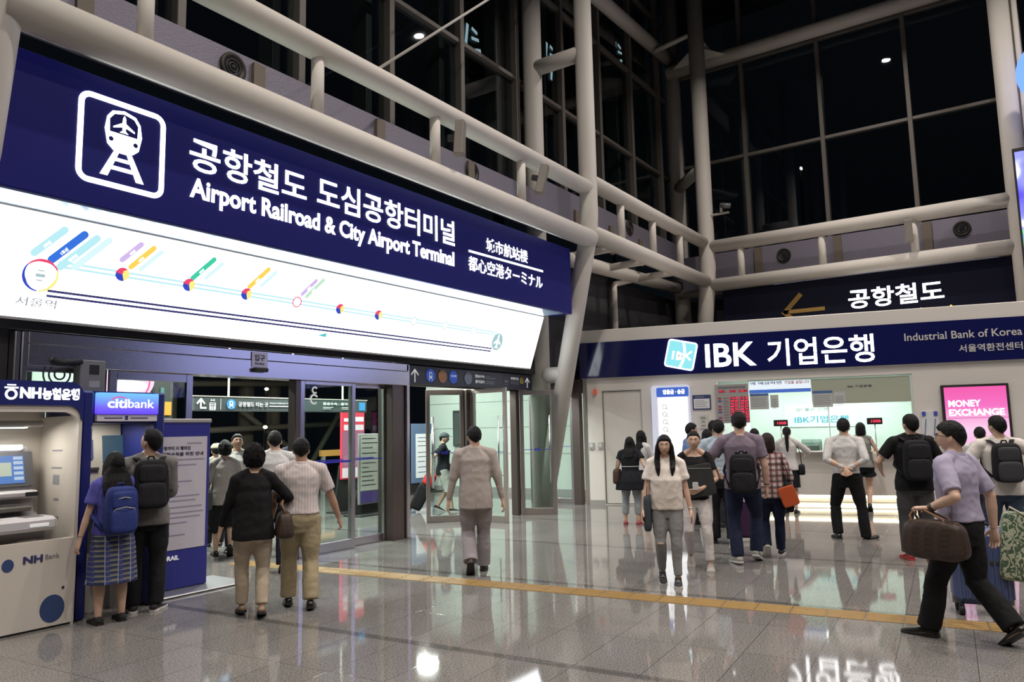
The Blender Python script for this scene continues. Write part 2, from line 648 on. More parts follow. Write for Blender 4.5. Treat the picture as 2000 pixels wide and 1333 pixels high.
pipe('single white pipe beam crossing high in front of the right-hand dark glass', [(XB, 8.45, 12.60), (XB, -0.35, 12.60)], 0.20)
pipe('single white pipe beam sloping down the top centre into the far corner', [(XA, YB - .03, 12.6), (21.6, 8.42, 13.1)], 0.20)
pipe('shaded white pipe low behind the girder, between leaning column and corner', [(XA, YB - .03, 5.45), (21.6, YB, 5.80)], 0.17)
pipe('lit white pipe behind the girder over the hanging direction sign', [(XB, 8.4, 5.62), (XB, -0.35, 5.62)], 0.17)
for i, (x, w) in enumerate(((14.75, 'nearest the leaning column'), (16.45, 'in the middle of the row'), (18.15, 'nearest the far corner'))):
    tag(MB().tube([(x, YF, 5.63), (x, YB, 5.6)], 0.09, 12).obj('cross_stub', PAINT), 'short white cross pipe under the girder, ' + w, 'pipe', 'cross pipes under the corner girder')
pipe('thin white tie rod slanting up from the upper girder pipe to the roof', [(7.17, 7.09, 6.66), (7.10, 5.0, 6.92), (5.0, 3.4, 5.3 + 1.9)][:1] + [(10.6, 7.4, 9.6), (13.2, 7.4, 12.0)], 0.022, 'tie_rod', 'rod')
pipe('pale bent drain pipe on the dark wall above the bank booth', [(18.2, 8.45, 5.9), (18.17, 8.45, 5.58), (17.06, 8.45, 5.3), (17.03, 8.45, 5.2), (17.03, 8.45, 0.0)], 0.075, 'drain_pipe', 'pipe')

# spandrel of perforated metal behind the girders
PERF = mat('perforated panel', (0.22, 0.205, 0.26), 0.55, 0.3, bump=(45, 0.35, (1, 1, 1)), var=0.12, vscale=30)
mb = MB()
mb.box(0, XA, 8.16, 8.20, 5.82, 6.66)
mb.box(XA, 21.0, 8.16, 8.20, 5.98, 6.98)
mb.box(21.0, 21.04, -6, 8.16, 5.62, 6.62)
struct('trim_2', mb, PERF)
mb = MB()
for x in (1.8, 3.9, 6.15, 8.44, 10.79, 14.75, 16.45, 18.15):
    mb.box(x - .2, x - .02, 8.10, 8.155, 5.9, 6.6)
for y in (6.11, 4.03, 1.94):
    mb.box(20.93, 20.995, y - .3, y - .1, 5.75, 6.6)
struct('trim_3', mb, mat('spandrel bracket', (0.16, 0.13, 0.10), 0.6))


def nozzle(p, ax, label):
    t = thing('air_nozzle', label, 'vent', p, 0, 'round air nozzles in the perforated panel')
    p, ax = V3(p), V3(ax)
    u = ax.orthogonal().normalized()
    mb = MB()
    ring = lambda r, d: [p + ax * d + (Matrix.Rotation(2 * pi * k / 24, 3, ax) @ u) * r for k in range(24)]
    mb.loft([ring(.19, 0), ring(.19, .03), ring(.165, .045), ring(.14, .03), ring(.11, -.0), ring(.10, .0)], cap=False)
    mb.obj('rim', mat('nozzle rim', (0.035, 0.03, 0.027), 0.5, 0.4), t)
    mb = MB()
    for r in (.115, .07):
        mb.loft([ring(r, 0), ring(r, .03), ring(r - .02, .03), ring(r - .02, 0)], cap=False)
    mb.ball(p + ax * .01, (.04, .04, .04))
    mb.obj('louvre', BLACK, t)


nozzle((5.66, 8.155, 6.42), (0, -1, 0), 'round dark air nozzle above the train symbol of the railway sign')
nozzle((10.75, 8.155, 6.44), (0, -1, 0), 'round dark air nozzle between the two grey speakers')
nozzle((17.45, 8.155, 6.8), (0, -1, 0), 'round dark air nozzle half hidden by girder posts right of the leaning column')
nozzle((20.995, 5.22, 6.29), (-1, 0, 0), 'round dark air nozzle near the far corner column')
nozzle((20.995, 1.0, 6.31), (-1, 0, 0), 'round dark air nozzle near the right column')

# dark recess behind the sign, and the lower dark walls
mb = MB()
mb.box(0, 13.1, 8.36, 8.42, 2.8, 5.5)
mb.box(0, 3.36, 8.44, 8.5, 0, 2.8)
struct('wall_left', mb, DARKWALL)
struct('wall_right', MB().box(21.75, 21.85, -8, 8.6, 0, 5.4), DARKWALL)
struct('wall_corner', MB().box(17.2, 21.7, 8.72, 8.8, 0, 5.5).box(14.98, 17.2, 8.62, 8.7, 2.5, 5.5), DARKWALL)


# tall glass walls
def glasswall(nm, axis, c, lo, hi, zs, mulls, trans):
    mb = MB()
    if axis == 'y':
        mb.box(lo, hi, c, c + .02, zs[0], zs[1])
    else:
        mb.box(c, c + .02, lo, hi, zs[0], zs[1])
    o = struct(nm, mb, GLASS_N)
    mb = MB()
    for q in mulls:
        if axis == 'y':
            mb.box(q - .06, q + .06, c - .14, c + .10, zs[0], zs[1], .008)
            mb.box(q - .24, q - .10, c + .25, c + .6, zs[0], zs[1], .01)
        else:
            mb.box(c - .14, c + .10, q - .055, q + .055, zs[0], zs[1], .008)
    for z in trans:
        if axis == 'y':
            mb.box(lo, hi, c - .10, c + .08, z - .045, z + .045, .006)
        else:
            mb.box(c - .10, c + .08, lo, hi, z - .045, z + .045, .006)
    mb.obj('window_frame', MULL, o)
    return o


glasswall('window_1', 'y', 8.72, -6, 21.6, (6.6, 15.2), [1.3, 3.25, 5.2, 7.15, 9.1, 11.08, 13.03, 15.0, 16.95, 18.9, 20.9], [6.75, 9.28, 11.8, 14.3])
glasswall('window_2', 'x', 21.72, -8, 8.6, (6.6, 15.2), [8.35, 6.28, 4.13, 1.96, -2.3, -4.4], [6.7, 9.58, 12.5])

# city lights in the night outside: a far lit facade with bright sign strokes
CITY = glow('city light', (0.72, 0.95, 1.0), 0.9)
CITYW = glow('city lamp', (1.0, 0.93, 0.75), 2.5)
t = thing('lit_sign', 'pale blue lit sign strokes glowing outside behind the glass, top centre', 'sign', (30, 20, 0))
B = Board((0, 14.0, 0), (1, 0, 0))
for u, v in ((18.25, 14.05), (23.2, 15.55), (23.55, 14.85), (29.2, 18.2)):
    for p, q, w in (((0, .05), (.10, .75), .13), ((.32, .70), (.62, .62), .12), ((.30, .35), (.70, .42), .11), ((.50, .0), (.80, .10), .12)):
        mb = MB()
        B.line(mb, (u + p[0], v + p[1]), (u + q[0], v + q[1]), w)
        mb.obj('sign_stroke', CITY, t)
MB().box(18, 30, 14.05, 14.3, 13.2, 19.5).obj('dark_front', mat('night facade', (.006, .007, .009), .6), t)
MB().box(20, 20.3, 14.06, 14.3, 0, 13.2).obj('support', mat('night facade', (.006, .007, .009)), t)
for i, (x, y, z, lb) in enumerate(((24.4, 12, 12.9, 'lamp glint outside behind the glass, left of the far corner column'), (23.3, 12.5, 11.2, 'low lamp glint outside behind the glass near the corner'), (30, 6.6, 11.6, 'yellow lamp glint outside behind the right-hand dark glass'))):
    t = thing('street_lamp', 'small ' + lb, 'lamp', (x, y, 0))
    MB().ball((x, y, z), (.12, .05, .07)).obj('head', CITYW, t)
    MB().tube([(x, y + .05, 0), (x, y + .05, z)], .05, 8).obj('pole', BLACK, t)


# ------------------------------------------------------------------ the big blue railway sign
SB = Board((0, 7.35, 0), (1, 0, 0))
sign = thing('railway_sign', 'huge navy sign board with a lit train symbol and white Korean and English lettering', 'sign', (7.7, 7.6, 3.93))
MB().box(2.3, 12.92, 7.352, 7.84, 3.935, 5.26, .01).obj('box', NAVY, sign)
MB().box(2.32, 12.60, 7.38, 7.84, 3.915, 3.934).obj('soffit', mat('soffit painted map reflection', (0.42, 0.55, 0.75), 0.18, 0.3), sign, 'glossy underside painted pale blue as the reflection of the route map')  # navy underside; the lit map's reflection is painted in as pale blue
for x in (4.0, 6.2, 8.5, 10.8):
    MB().box(x - .05, x + .05, 7.6, 8.2, 5.27, 5.33).obj('hanger', GREY, sign)
KB = 0.014
SB.text('공항철도', 4.59, 6.21, 4.585, 4.965, LETTER, sign, KB)
SB.text('도심공항터미널', 6.385, 9.205, 4.60, 5.005, LETTER, sign, KB)
SB.text('Airport Railroad & City Airport Terminal', 4.605, 9.185, 4.205, 4.505, LETTER, sign, 0.026)
SB.text('城市航站楼', 10.06, 11.33, 4.69, 4.925, LETTER, sign, 0.008)
SB.text('都心空港ターミナル', 9.56, 11.82, 4.28, 4.525, LETTER, sign, 0.008)
mb = MB(); SB.line(mb, (9.57, 4.60), (11.85, 4.63), .035, .004); mb.obj('rule', LETTER, sign)
mb = MB(); SB.frame(mb, 3.41, 4.305, 4.155, 5.07, .055, .004, .004, r=.12); mb.obj('symbol_frame', LETTER, sign)
# train symbol: body, windscreen with an aeroplane, lamps, rails
mb = MB()
body = [(3.70, 4.60), (3.78, 4.53), (3.94, 4.53), (4.02, 4.60), (4.05, 4.75), (4.03, 4.88), (3.98, 4.95), (3.86, 4.98), (3.74, 4.95), (3.69, 4.88), (3.67, 4.75)]
SB.poly(mb, body, .004)
mb.obj('train_symbol', LETTER, sign)
mb = MB()
SB.poly(mb, [(3.72, 4.73), (4.00, 4.73), (4.005, 4.86), (3.96, 4.92), (3.86, 4.945), (3.76, 4.92), (3.715, 4.86)], .0082, .002)
SB.disc(mb, 3.735, 4.655, .024, d=.0082, t=.002)
SB.disc(mb, 3.985, 4.655, .024, d=.0082, t=.002)
mb.obj('windscreen', NAVY, sign)
mb = MB()
SB.poly(mb, [(3.845, 4.90), (3.86, 4.93), (3.875, 4.90), (3.878, 4.85), (3.97, 4.79), (3.97, 4.775), (3.878, 4.805), (3.875, 4.77), (3.905, 4.745), (3.815, 4.745), (3.845, 4.77), (3.842, 4.805), (3.75, 4.775), (3.75, 4.79), (3.842, 4.85)], .0104, .003)
mb.obj('aeroplane_symbol', LETTER, sign)
mb = MB()
SB.poly(mb, [(3.64, 4.27), (3.715, 4.27), (3.82, 4.53), (3.765, 4.53)], .004)
SB.poly(mb, [(4.005, 4.27), (4.085, 4.27), (3.955, 4.53), (3.90, 4.53)], .004)
SB.rect(mb, 3.72, 4.0, 4.345, 4.385, .004, .004)
SB.rect(mb, 3.75, 3.97, 4.44, 4.475, .004, .004)
mb.obj('track_symbol', LETTER, sign)

# ------------------------------------------------------------------ the lit route map below it
PB = Board((0, 8.196, 2.895), (1, 0, 0), (0, -0.326, 0.9454))
rm = thing('route_map', 'long glowing white route map panel with coloured stations under the navy sign', 'map', (7.9, 8.2, 2.9))
mb = MB(); PB.rect(mb, 2.35, 12.65, 0, 1.06, -.006, .006); mb.obj('lit_face', glow('lit map face', (0.95, 0.98, 1.0), 4.5), rm)
mb = MB()
PB.rect(mb, 2.33, 12.67, -.03, 1.09, -.13, .123)
mb.obj('case', GREY, rm)
LB = glow('map light blue', (0.50, 0.86, 0.93), 1.0)
MRED, MBLUE, MYEL = glow('map red', (0.85, 0.06, 0.16), 1.0), glow('map blue', (0.03, 0.06, 0.55), 1.0), glow('map yellow', (1, 0.88, 0.25), 1.0)
PCOL = dict(sky=LB, blue=glow('map line blue', (0.03, 0.17, 0.75), 1.0), vio=glow('map violet', (0.66, 0.50, 0.86), 1.0), ora=glow('map amber', (1, 0.68, 0.10), 1.0),
            grn=glow('map green', (0.05, 0.62, 0.38), 1.0), lgr=glow('map pale green', (0.55, 0.82, 0.6), 1.0), pal=glow('map pale blue', (0.72, 0.95, 0.98), 1.0))
mb = MB()
for dv in (-.024, .024):
    PB.line(mb, (3.6, .583 + dv), (11.25, .583 + dv), .024, 0, .002)
mb.obj('line_upper', LB, rm)
mb = MB()
for dv in (-.026, .026):
    PB.line(mb, (3.55, .272 + dv), (11.2, .272 + dv), .026, 0, .002)
mb.obj('line_lower', glow('map dark line', (0.03, 0.03, 0.14), 1.0), rm)
WDISC = glow('map white disc', (1, 1, 1), 3.0)
# first station: a big ring in three colours around a train badge
mb = MB()
cu, cv = 3.457, .444
for i, a0 in enumerate((0.45, 2.55, 4.65)):
    o_, i_ = [], []
    for k in range(13):
        a = a0 + 2.1 * k / 12
        o_.append((cu + .168 * cos(a), cv + .168 * sin(a)))
        w = .135 + .02 * abs(k - 6) / 6
        i_.append((cu + w * cos(a), cv + w * sin(a)))
    PB.poly(mb, o_ + i_[::-1], .0024, .002, i)
mb.obj('terminal_ring', [MRED, MBLUE, MYEL], rm)
mb = MB()
PB.rect(mb, cu - .045, cu + .045, cv - .02, cv + .015, .0, .002)
PB.rect(mb, cu - .03, cu + .03, cv + .04, cv + .055, .0, .002)
PB.rect(mb, cu - .03, cu + .03, cv - .06, cv - .045, .0, .002)
mb.obj('train_badge', glow('map grey', (0.42, 0.55, 0.58), 1.0), rm)
stations = [4.254, 5.042, 5.830, 6.626, 7.395, 8.164]
for i, u in enumerate(stations):
    mb = MB()
    R_ = .075
    if i == 3:
        PB.ring(mb, u, .583, R_, .016, .0024, .002, 0)
        PB.disc(mb, u, .583, R_ - .018, d=.0024, t=.0015, mi=3)
    else:
        for j in range(3):
            a0 = 0.9 + j * 2 * pi / 3
            pts = [(u, .583)] + [(u + R_ * cos(a0 + 2 * pi / 3 * k / 10), .583 + R_ * sin(a0 + 2 * pi / 3 * k / 10)) for k in range(11)]
            pts.append((u + .038 * cos(a0 + 2 * pi / 3 + .5), .583 + .038 * sin(a0 + 2 * pi / 3 + .5)))
            PB.poly(mb, pts, .0024 + j * .0004, .002, (0, 1, 2)[j])
    mb.obj('station_marker', [MRED, MBLUE, MYEL, WDISC], rm)
RG = glow('map ring grey', (0.55, 0.70, 0.72), 1.0)
for u in (8.961, 9.744, 10.526):
    mb = MB(); PB.ring(mb, u, .578, .07, .018, .0024, .002); PB.disc(mb, u, .578, .052, d=.0024, t=.001, mi=1)
    mb.obj('station_marker', [RG, WDISC], rm)
mb = MB(); PB.disc(mb, 11.316, .437, .165, d=.0024, t=.002); mb.obj('airport_marker', glow('map teal', (0.36, 0.58, 0.60), 1.0), rm)
mb = MB()
PB.poly(mb, [(11.30, .56), (11.316, .585), (11.332, .56), (11.336, .48), (11.42, .41), (11.42, .39), (11.336, .42), (11.332, .36), (11.37, .32), (11.262, .32), (11.30, .36), (11.296, .42), (11.212, .39), (11.212, .41), (11.296, .48)], .0048, .002)
mb.obj('aeroplane_symbol', WDISC, rm)
# slanted line tags
for u, v, L_, w, c, s in ((3.36, .66, .36, .075, 'sky', '4호선'), (3.53, .62, .40, .082, 'blue', '1호선'), (3.62, .56, .46, .08, 'sky', '경의선'), (3.76, .58, .44, .07, 'pal', ''),
                       (4.22, .74, .26, .062, 'vio', '5호선'), (4.33, .68, .32, .062, 'ora', '6호선'), (4.44, .67, .30, .05, 'pal', ''),
                       (5.07, .67, .34, .062, 'grn', '2호선'), (5.24, .70, .26, .05, 'pal', ''), (5.85, .68, .34, .062, 'ora', '6호선'), (6.02, .72, .26, .05, 'pal', ''),
                       (6.68, .70, .28, .055, 'vio', '5호선'), (6.76, .68, .34, .055, 'lgr', '9호선')):
    a = radians(50)
    mb = MB(); PB.pill(mb, (u, v), (u + L_ * cos(a), v + L_ * sin(a)), w, .002, .002); mb.obj('line_tag', PCOL[c], rm)
    if s:
        PB.text(s, u + .10 * cos(a) + w * .33 * sin(a), 0, v + .10 * sin(a) - w * .33 * cos(a), v + .10 * sin(a) + w * .36 * cos(a) - w * .0, WDISC, rm, .02, d=.0042, t=.002, keep=True, rot=a)
GT = glow('map caption', (0.30, 0.33, 0.38), 1.0)
PB.text('서울역', 3.28, 3.66, .12, .21, GT, rm, .01, d=0, t=.002)
for u, s, w in ((4.24, '공덕', .12), (5.03, '홍대입구', .22), (5.83, '디지털', .16), (6.61, '김포공항', .2), (7.39, '계양', .1), (8.16, '검암', .1), (8.95, '운서', .1), (10.5, '화물청사', .18), (9.73, '영종', .1)):
    PB.text(s, u - w / 2, u + w / 2, .42 - .045, .42, GT, rm, .0, d=0, t=.002)
PB.text('인천국제공항', 11.1, 11.55, .145, .215, glow('map red caption', (.75, .3, .3), 1), rm, .0, d=0, t=.002)
mb = MB(); PB.poly(mb, [(7.10, .165), (7.26, .15), (7.26, .215)], 0, .002); mb.obj('logo_wedge', glow('map teal logo', (0.10, 0.55, 0.62), 1.0), rm)
PB.text('코레일공항철도', 7.29, 7.68, .15, .205, GT, rm, .01, d=0, t=.002)

# tubes on the sign's top edge washing the pipe above
lt = thing('strip_light', 'slim tube tray on top of the navy sign washing the girder pipe above', 'lamp', (7.7, 7.5, 5.26))
MB().box(3.2, 12.6, 7.47, 7.53, 5.262, 5.275).obj('tray', GREY, lt)
area_light('sign_top_tubes', (7.9, 7.44, 5.285), (7.9, 7.2, 5.5), 9.0, 26, (.86, 1.0, .90), .05)

# speakers clamped to the girder posts
def speaker(p, rz, tilt, label):
    t = thing('wall_speaker', label, 'speaker', p, rz, 'grey column speakers on the girder posts')
    M4 = Matrix.Translation(p) @ Matrix.Rotation(rz, 4, 'Z') @ Matrix.Rotation(tilt, 4, 'X')
    MB().box(-.085, .085, -.09, .05, -.27, .27, .015, mtx=M4).obj('cabinet', mat('speaker grey', (0.30, 0.28, 0.25), 0.5), t)
    MB().box(-.07, .07, -.096, -.089, -.25, .25, .004, mtx=M4).obj('grille', mat('speaker grille', (0.22, 0.205, 0.18), 0.6, bump=(180, .5, (1, 1, 1))), t)
    MB().box(-.03, .03, .05, .17, -.05, .05, .01, mtx=M4).obj('bracket', BLACK, t)


speaker((8.72, 6.86, 6.13), radians(25), radians(4), 'grey column speaker on the girder post above the end of the Korean lettering')
speaker((11.08, 6.86, 6.12), radians(25), radians(14), 'grey column speaker on the girder post nearest the leaning column')
speaker((19.75, 2.02, 6.16), radians(-85), radians(4), 'grey column speaker on the right-hand girder above the direction sign')
t = thing('security_camera', 'small pale security camera on an arm beside the far corner column', 'camera', (20.1, 6.6, 7.5))
MB().box(19.95, 20.05, 6.35, 6.85, 7.46, 7.50, .008).obj('arm', PAINT, t)
MB().tube([(19.9, 6.55, 7.68), (19.9, 6.28, 7.62)], [.075, .075], 14).obj('housing', mat('camera shell', (0.14, 0.14, 0.14), .4), t)
MB().box(19.86, 19.94, 6.5, 6.56, 7.49, 7.62).obj('bracket', GREY, t)

# ------------------------------------------------------------------ navy direction sign over the bank booth
DB = Board((20.2, 0, 0), (0, -1, 0))
t = thing('direction_sign', 'dark navy sign with lit Korean lettering and an amber arrow above the bank booth', 'sign', (20.3, 3.4, 3.6))
MB().box(20.205, 20.45, 0.05, 6.72, 3.5, 5.36, .01).obj('box', mat('night navy', (0.006, 0.007, 0.022), .4, spec=.2), t)
DB.text('공항철도', -3.53, -1.44, 4.50, 4.99, LETTER, t, .016)
YELT = glow('lit amber letter', (1.0, 0.72, 0.10), 1.2)
DB.text('Airport Railroad', -3.5, -1.30, 4.03, 4.37, YELT, t, .02)
mb = MB()
amber = mat('amber arrow', (0.36, 0.22, 0.05), .5)
DB.line(mb, (-5.10, 4.59), (-4.10, 4.59), .10, 0, .006)
DB.line(mb, (-5.12, 4.56), (-4.66, 5.03), .12, 0, .006)
DB.line(mb, (-5.14, 4.62), (-4.74, 4.22), .12, 0, .006)
mb.obj('arrow', amber, t)
for y, w in ((4.6, 'left'), (1.6, 'right')):
    MB().box(20.3, 20.36, y - .05, y + .05, 5.36, 5.62).obj('hanger', GREY, t)
lt = thing('strip_light', 'long dim lilac strip light under the pipe over the direction sign', 'lamp', (20.8, 3, 5.4))
MB().box(20.75, 20.85, 0.3, 5.5, 5.42, 5.47, .01).obj('tube', glow('lilac tube', (0.72, 0.72, 0.95), .22), lt)
for y in (4.3, 2.4):
    MB().box(20.7, 21.25, y - .04, y + .04, 5.47, 5.55).obj('bracket', PAINT, lt)

# video screen and lit blue emblem beyond the right column
t = thing('video_screen', 'bright colour video screen cut off by the right edge of the photo', 'screen', (19.0, -7.0, 4.6))
VB = Board((18.99, 0, 0), (0, -1, 0))
MB().box(19.0, 19.15, -14.6, -0.14, 3.3, 7.45, .01).obj('case', BLACK, t)
sm_ = bpy.data.materials.new('screen picture')
sm_.use_nodes = True
nt = sm_.node_tree
nz = nt.nodes.new('ShaderNodeTexNoise'); nz.inputs['Scale'].default_value = 0.7; nz.inputs['Distortion'].default_value = 1.0
tc = nt.nodes.new('ShaderNodeTexCoord'); nt.links.new(tc.outputs['Object'], nz.inputs['Vector'])
rp = nt.nodes.new('ShaderNodeValToRGB')
for p_, c_ in ((.28, (.06, .04, .6, 1)), (.42, (.20, .22, .95, 1)), (.49, (.80, .78, 1, 1)), (.54, (.28, .22, .85, 1)), (.60, (.16, .50, .10, 1)), (.66, (.10, .10, .75, 1)), (.75, (.6, .5, 1, 1))):
    e = rp.color_ramp.elements.new(p_); e.color = c_
nt.links.new(nz.outputs['Fac'], rp.inputs[0])
bs = nt.nodes['Principled BSDF']
nt.links.new(rp.outputs[0], bs.inputs['Emission Color']); bs.inputs['Emission Strength'].default_value = 1.9
bs.inputs['Base Color'].default_value = (.02, .02, .02, 1)
mb = MB(); VB.rect(mb, .18, 14.5, 3.38, 7.36, 0, .008); mb.obj('display', sm_, t)
t = thing('lit_emblem', 'glowing blue round emblem cut off by the right edge, above the video screen', 'sign', (19.0, -1.2, 8.4))
mb = MB(); VB.ring(mb, 1.12, 9.0, .78, .17, 0, .05); mb.obj('ring', glow('emblem blue', (.10, .22, 1.0), 2.2), t)
mb = MB(); VB.disc(mb, 1.12, 9.0, .61, d=-.02, t=.03); mb.obj('disc', NAVY, t)
MB().box(19.02, 19.6, -1.2, -1.05, 8.9, 9.0).obj('bracket', GREY, t)
# ------------------------------------------------------------------ glass entrance under the route map
HB = Board((0, 8.30, 0), (1, 0, 0))
t = thing('door_header', 'long brushed steel header over the automatic doors', 'header', (6.3, 8.4, 2.43))
MB().box(3.49, 9.16, 8.30, 8.62, 2.66, 2.775, .004).obj('upper_band', STEEL, t)
MB().box(3.49, 9.16, 8.295, 8.62, 2.43, 2.652, .004).obj('lower_band', STEEL, t)
t2 = thing('sensor_sign', 'small clear entrance sign with a black door sensor on the steel header', 'sign', (6.26, 8.28, 2.5))
mb = MB(); HB.rect(mb, 6.14, 6.385, 2.56, 2.76, .008, .006)
mb.obj('plate', mat('frosted plate', (0.55, 0.53, 0.72), .3), t2)
HB.text('입구', 6.18, 6.34, 2.645, 2.73, INK, t2, .01, d=.015)
HB.text('Entrance', 6.19, 6.33, 2.60, 2.625, INK, t2, .0, d=.015)
MB().box(6.16, 6.36, 8.22, 8.293, 2.50, 2.555, .012).obj('sensor', BLACK, t2)


def leaf(nm, a, b, z0, z1, stile, rail_t, rail_b, m, th=.05, kind='structure', label=None, handle=None, strip=None):
    """Framed glass leaf from floor point a to floor point b."""
    a, b = V3((*a, 0)), V3((*b, 0))
    d = (b - a); L = d.length; d.normalize()
    p = V3((-d.y, d.x, 0))
    M4 = Matrix(((d.x, p.x, 0, a.x), (d.y, p.y, 0, a.y), (0, 0, 1, 0), (0, 0, 0, 1)))
    h = th / 2
    mb = MB()
    mb.box(0, stile, -h, h, z0, z1, .004, mtx=M4)
    mb.box(L - stile, L, -h, h, z0, z1, .004, mtx=M4)
    mb.box(stile, L - stile, -h, h, z1 - rail_t, z1, .004, mtx=M4)
    mb.box(stile, L - stile, -h, h, z0, z0 + rail_b, .004, mtx=M4)
    o = struct(nm, mb, m)
    MB().box(stile, L - stile, -.006, .006, z0 + rail_b, z1 - rail_t, mtx=M4).obj('pane', GLASS_D, o)
    if handle is not None:
        for s in (-1, 1):
            mb = MB()
            f = lambda x, y, z: M4 @ V3((x, y, z))
            mb.tube([f(handle, s * .075, .62), f(handle, s * .075, 1.95)], .014, 12)
            for z in (.85, 1.72):
                mb.tube([f(handle, s * .005, z), f(handle, s * .075, z)], .010, 8)
            mb.obj('handle', STEEL, o)
    if strip:
        bb = Board(M4 @ V3((0, -.012, 0)), d)
        mb = MB()
        for u0, u1, v0, v1 in strip:
            bb.rect(mb, u0, u1, v0, v1, 0, .002)
        mb.obj('safety_stripe', mat('blue film', (0.02, 0.02, 0.30), .5, emit=(.02, .02, .4), estr=.12), o)
    return o


def lines(L):
    return [(.08, L * .36, 1.27, 1.282), (L * .64, L - .08, 1.27, 1.282)] + [(L * .4 + .045 * k, L * .4 + .045 * k + .03, 1.25, 1.30) for k in range(int(L * .2 / .045))]


leaf('door_1', (4.36, 8.40), (5.37, 8.40), 0, 2.43, .085, .10, .12, STEEL)
leaf('door_2', (7.02, 8.40), (8.06, 8.40), 0, 2.43, .075, .05, .14, STEEL, strip=[(.08, .96, 1.255, 1.285), (.3, .8, 1.29, 1.305), (.1, .5, 1.235, 1.25)])
leaf('door_3', (8.07, 8.52), (8.82, 8.52), 0, 2.43, .035, .06, .12, STEEL, strip=[(.06, .7, 1.27, 1.285), (.1, .5, 1.292, 1.305)])
leaf('window_3', (3.49, 8.46), (4.36, 8.46), 0, 2.43, .05, .05, .12, STEEL)
mb = MB()
mb.box(3.365, 3.42, 8.30, 8.5, 0, 2.775, .01).box(3.43, 3.49, 8.30, 8.5, 0, 2.775, .01)
struct('trim_4', mb, STEEL)
struct('trim_5', MB().box(6.90, 7.0, 8.34, 8.5, 0, 2.43, .01), DSTEEL)
mb = MB()
mb.box(8.82, 9.10, 8.34, 8.66, 0, 2.45, .006)
struct('trim_6', mb, DSTEEL)
struct('trim_7', MB().box(9.11, 9.19, 8.30, 8.66, 0, 2.775, .01), STEEL)

LSTEEL = mat('door steel', (0.50, 0.44, 0.41), 0.3, 0.9)
# swing doors standing open beyond the dark direction board
leaf('door_4', (10.82, 9.38), (11.36, 8.90), 0, 2.46, .075, .10, .12, LSTEEL, handle=.13, strip=lines(.72))
leaf('door_5', (11.50, 8.80), (11.44, 7.96), 0, 2.46, .075, .08, .12, LSTEEL, handle=.70, strip=lines(.84))
leaf('door_6', (12.68, 8.50), (13.0, 7.86), 0, 2.46, .075, .09, .13, LSTEEL, handle=.60, strip=lines(.71))
leaf('door_7', (14.97, 9.75), (14.95, 8.56), 0, 2.46, .08, .08, .12, STEEL, strip=lines(1.19), handle=.25)
mb = MB()
mb.box(11.36, 11.52, 8.82, 9.0, 0, 2.46, .01)
mb.box(12.56, 12.68, 8.5, 8.66, 0, 2.46, .01)
mb.box(14.86, 15.0, 8.34, 8.55, 0, 2.78, .01)
mb.box(9.2, 14.95, 8.62, 8.74, 2.46, 2.62, .01)
struct('trim_8', mb, DSTEEL)
struct('wall_transom', MB().box(9.2, 14.95, 8.64, 8.72, 2.62, 5.4), DARKWALL)

# dark direction board over the open doors
TB = Board((0, 8.40, 0), (1, 0, 0))
t = thing('guide_sign', 'dark grey guide board with two white up arrows hanging over the open swing doors', 'sign', (11.1, 8.45, 2.46))
MB().box(9.22, 13.02, 8.405, 8.50, 2.47, 2.785, .008).obj('board', mat('guide board', (0.035, 0.035, 0.06), .4), t)


def up_arrow(B, u, v, h, w=.022, name='arrow', m=None, parent=None):
    mb = MB()
    B.line(mb, (u, v), (u, v + h), w, 0, .004)
    B.line(mb, (u + .004, v + h + .005), (u - h * .42, v + h * .58), w, 0, .004)
    B.line(mb, (u - .004, v + h + .005), (u + h * .42, v + h * .58), w, 0, .004)
    return mb.obj(name, m or PRINTW, parent)


up_arrow(TB, 9.42, 2.50, .21, .026, parent=t)
up_arrow(TB, 12.83, 2.52, .19, .026, parent=t)
BLUEP = mat('blue print', (0.03, 0.08, 0.42), .5, emit=(.04, .12, .6), estr=.25)
ORP = mat('orange print', (0.40, 0.20, 0.10), .5)
GRP = mat('grey blue print', (0.22, 0.26, 0.34), .5)
for u, m in ((9.82, BLUEP), (10.14, ORP), (10.44, BLUEP), (10.87, GRP)):
    mb = MB(); TB.disc(mb, u, 2.63, .115, .115, 0, .004); mb.obj('badge', m, t)
TB.text('도심공항', 10.36, 10.52, 2.63, 2.67, PRINTW, t, d=.005)
mb = MB()
TB.frame(mb, 9.785, 9.855, 2.58, 2.69, .012, .0045, .003, r=.02); TB.line(mb, (9.79, 2.575), (9.775, 2.545), .01, .0045); TB.line(mb, (9.85, 2.575), (9.865, 2.545), .01, .0045)
TB.rect(mb, 9.80, 9.84, 2.595, 2.615, .0045, .003)
mb.obj('train_symbol', PRINTW, t)
TB.text('탑승수속', 11.08, 11.36, 2.65, 2.71, PRINTW, t, .02)
TB.text('출국심사', 11.08, 11.36, 2.55, 2.61, PRINTW, t, .02)
for a, b, v in ((11.40, 11.55, 2.69), (11.40, 11.72, 2.655), (11.40, 11.70, 2.59), (11.40, 11.68, 2.555)):
    mb = MB(); TB.rect(mb, a, b, v - .008, v + .008, 0, .003); mb.obj('small_print', GRP, t)
mb = MB(); TB.frame(mb, 12.02, 12.15, 2.56, 2.70, .008, 0, .003, r=.01); TB.rect(mb, 12.04, 12.13, 2.60, 2.64, 0, .003); mb.obj('car_symbol', GRP, t)
TB.text('지하철 타는', 12.23, 12.52, 2.66, 2.715, PRINTW, t, .01)
for v in (2.62, 2.585):
    mb = MB(); TB.rect(mb, 12.23, 12.52, v - .006, v + .006, 0, .003); mb.obj('small_print', GRP, t)
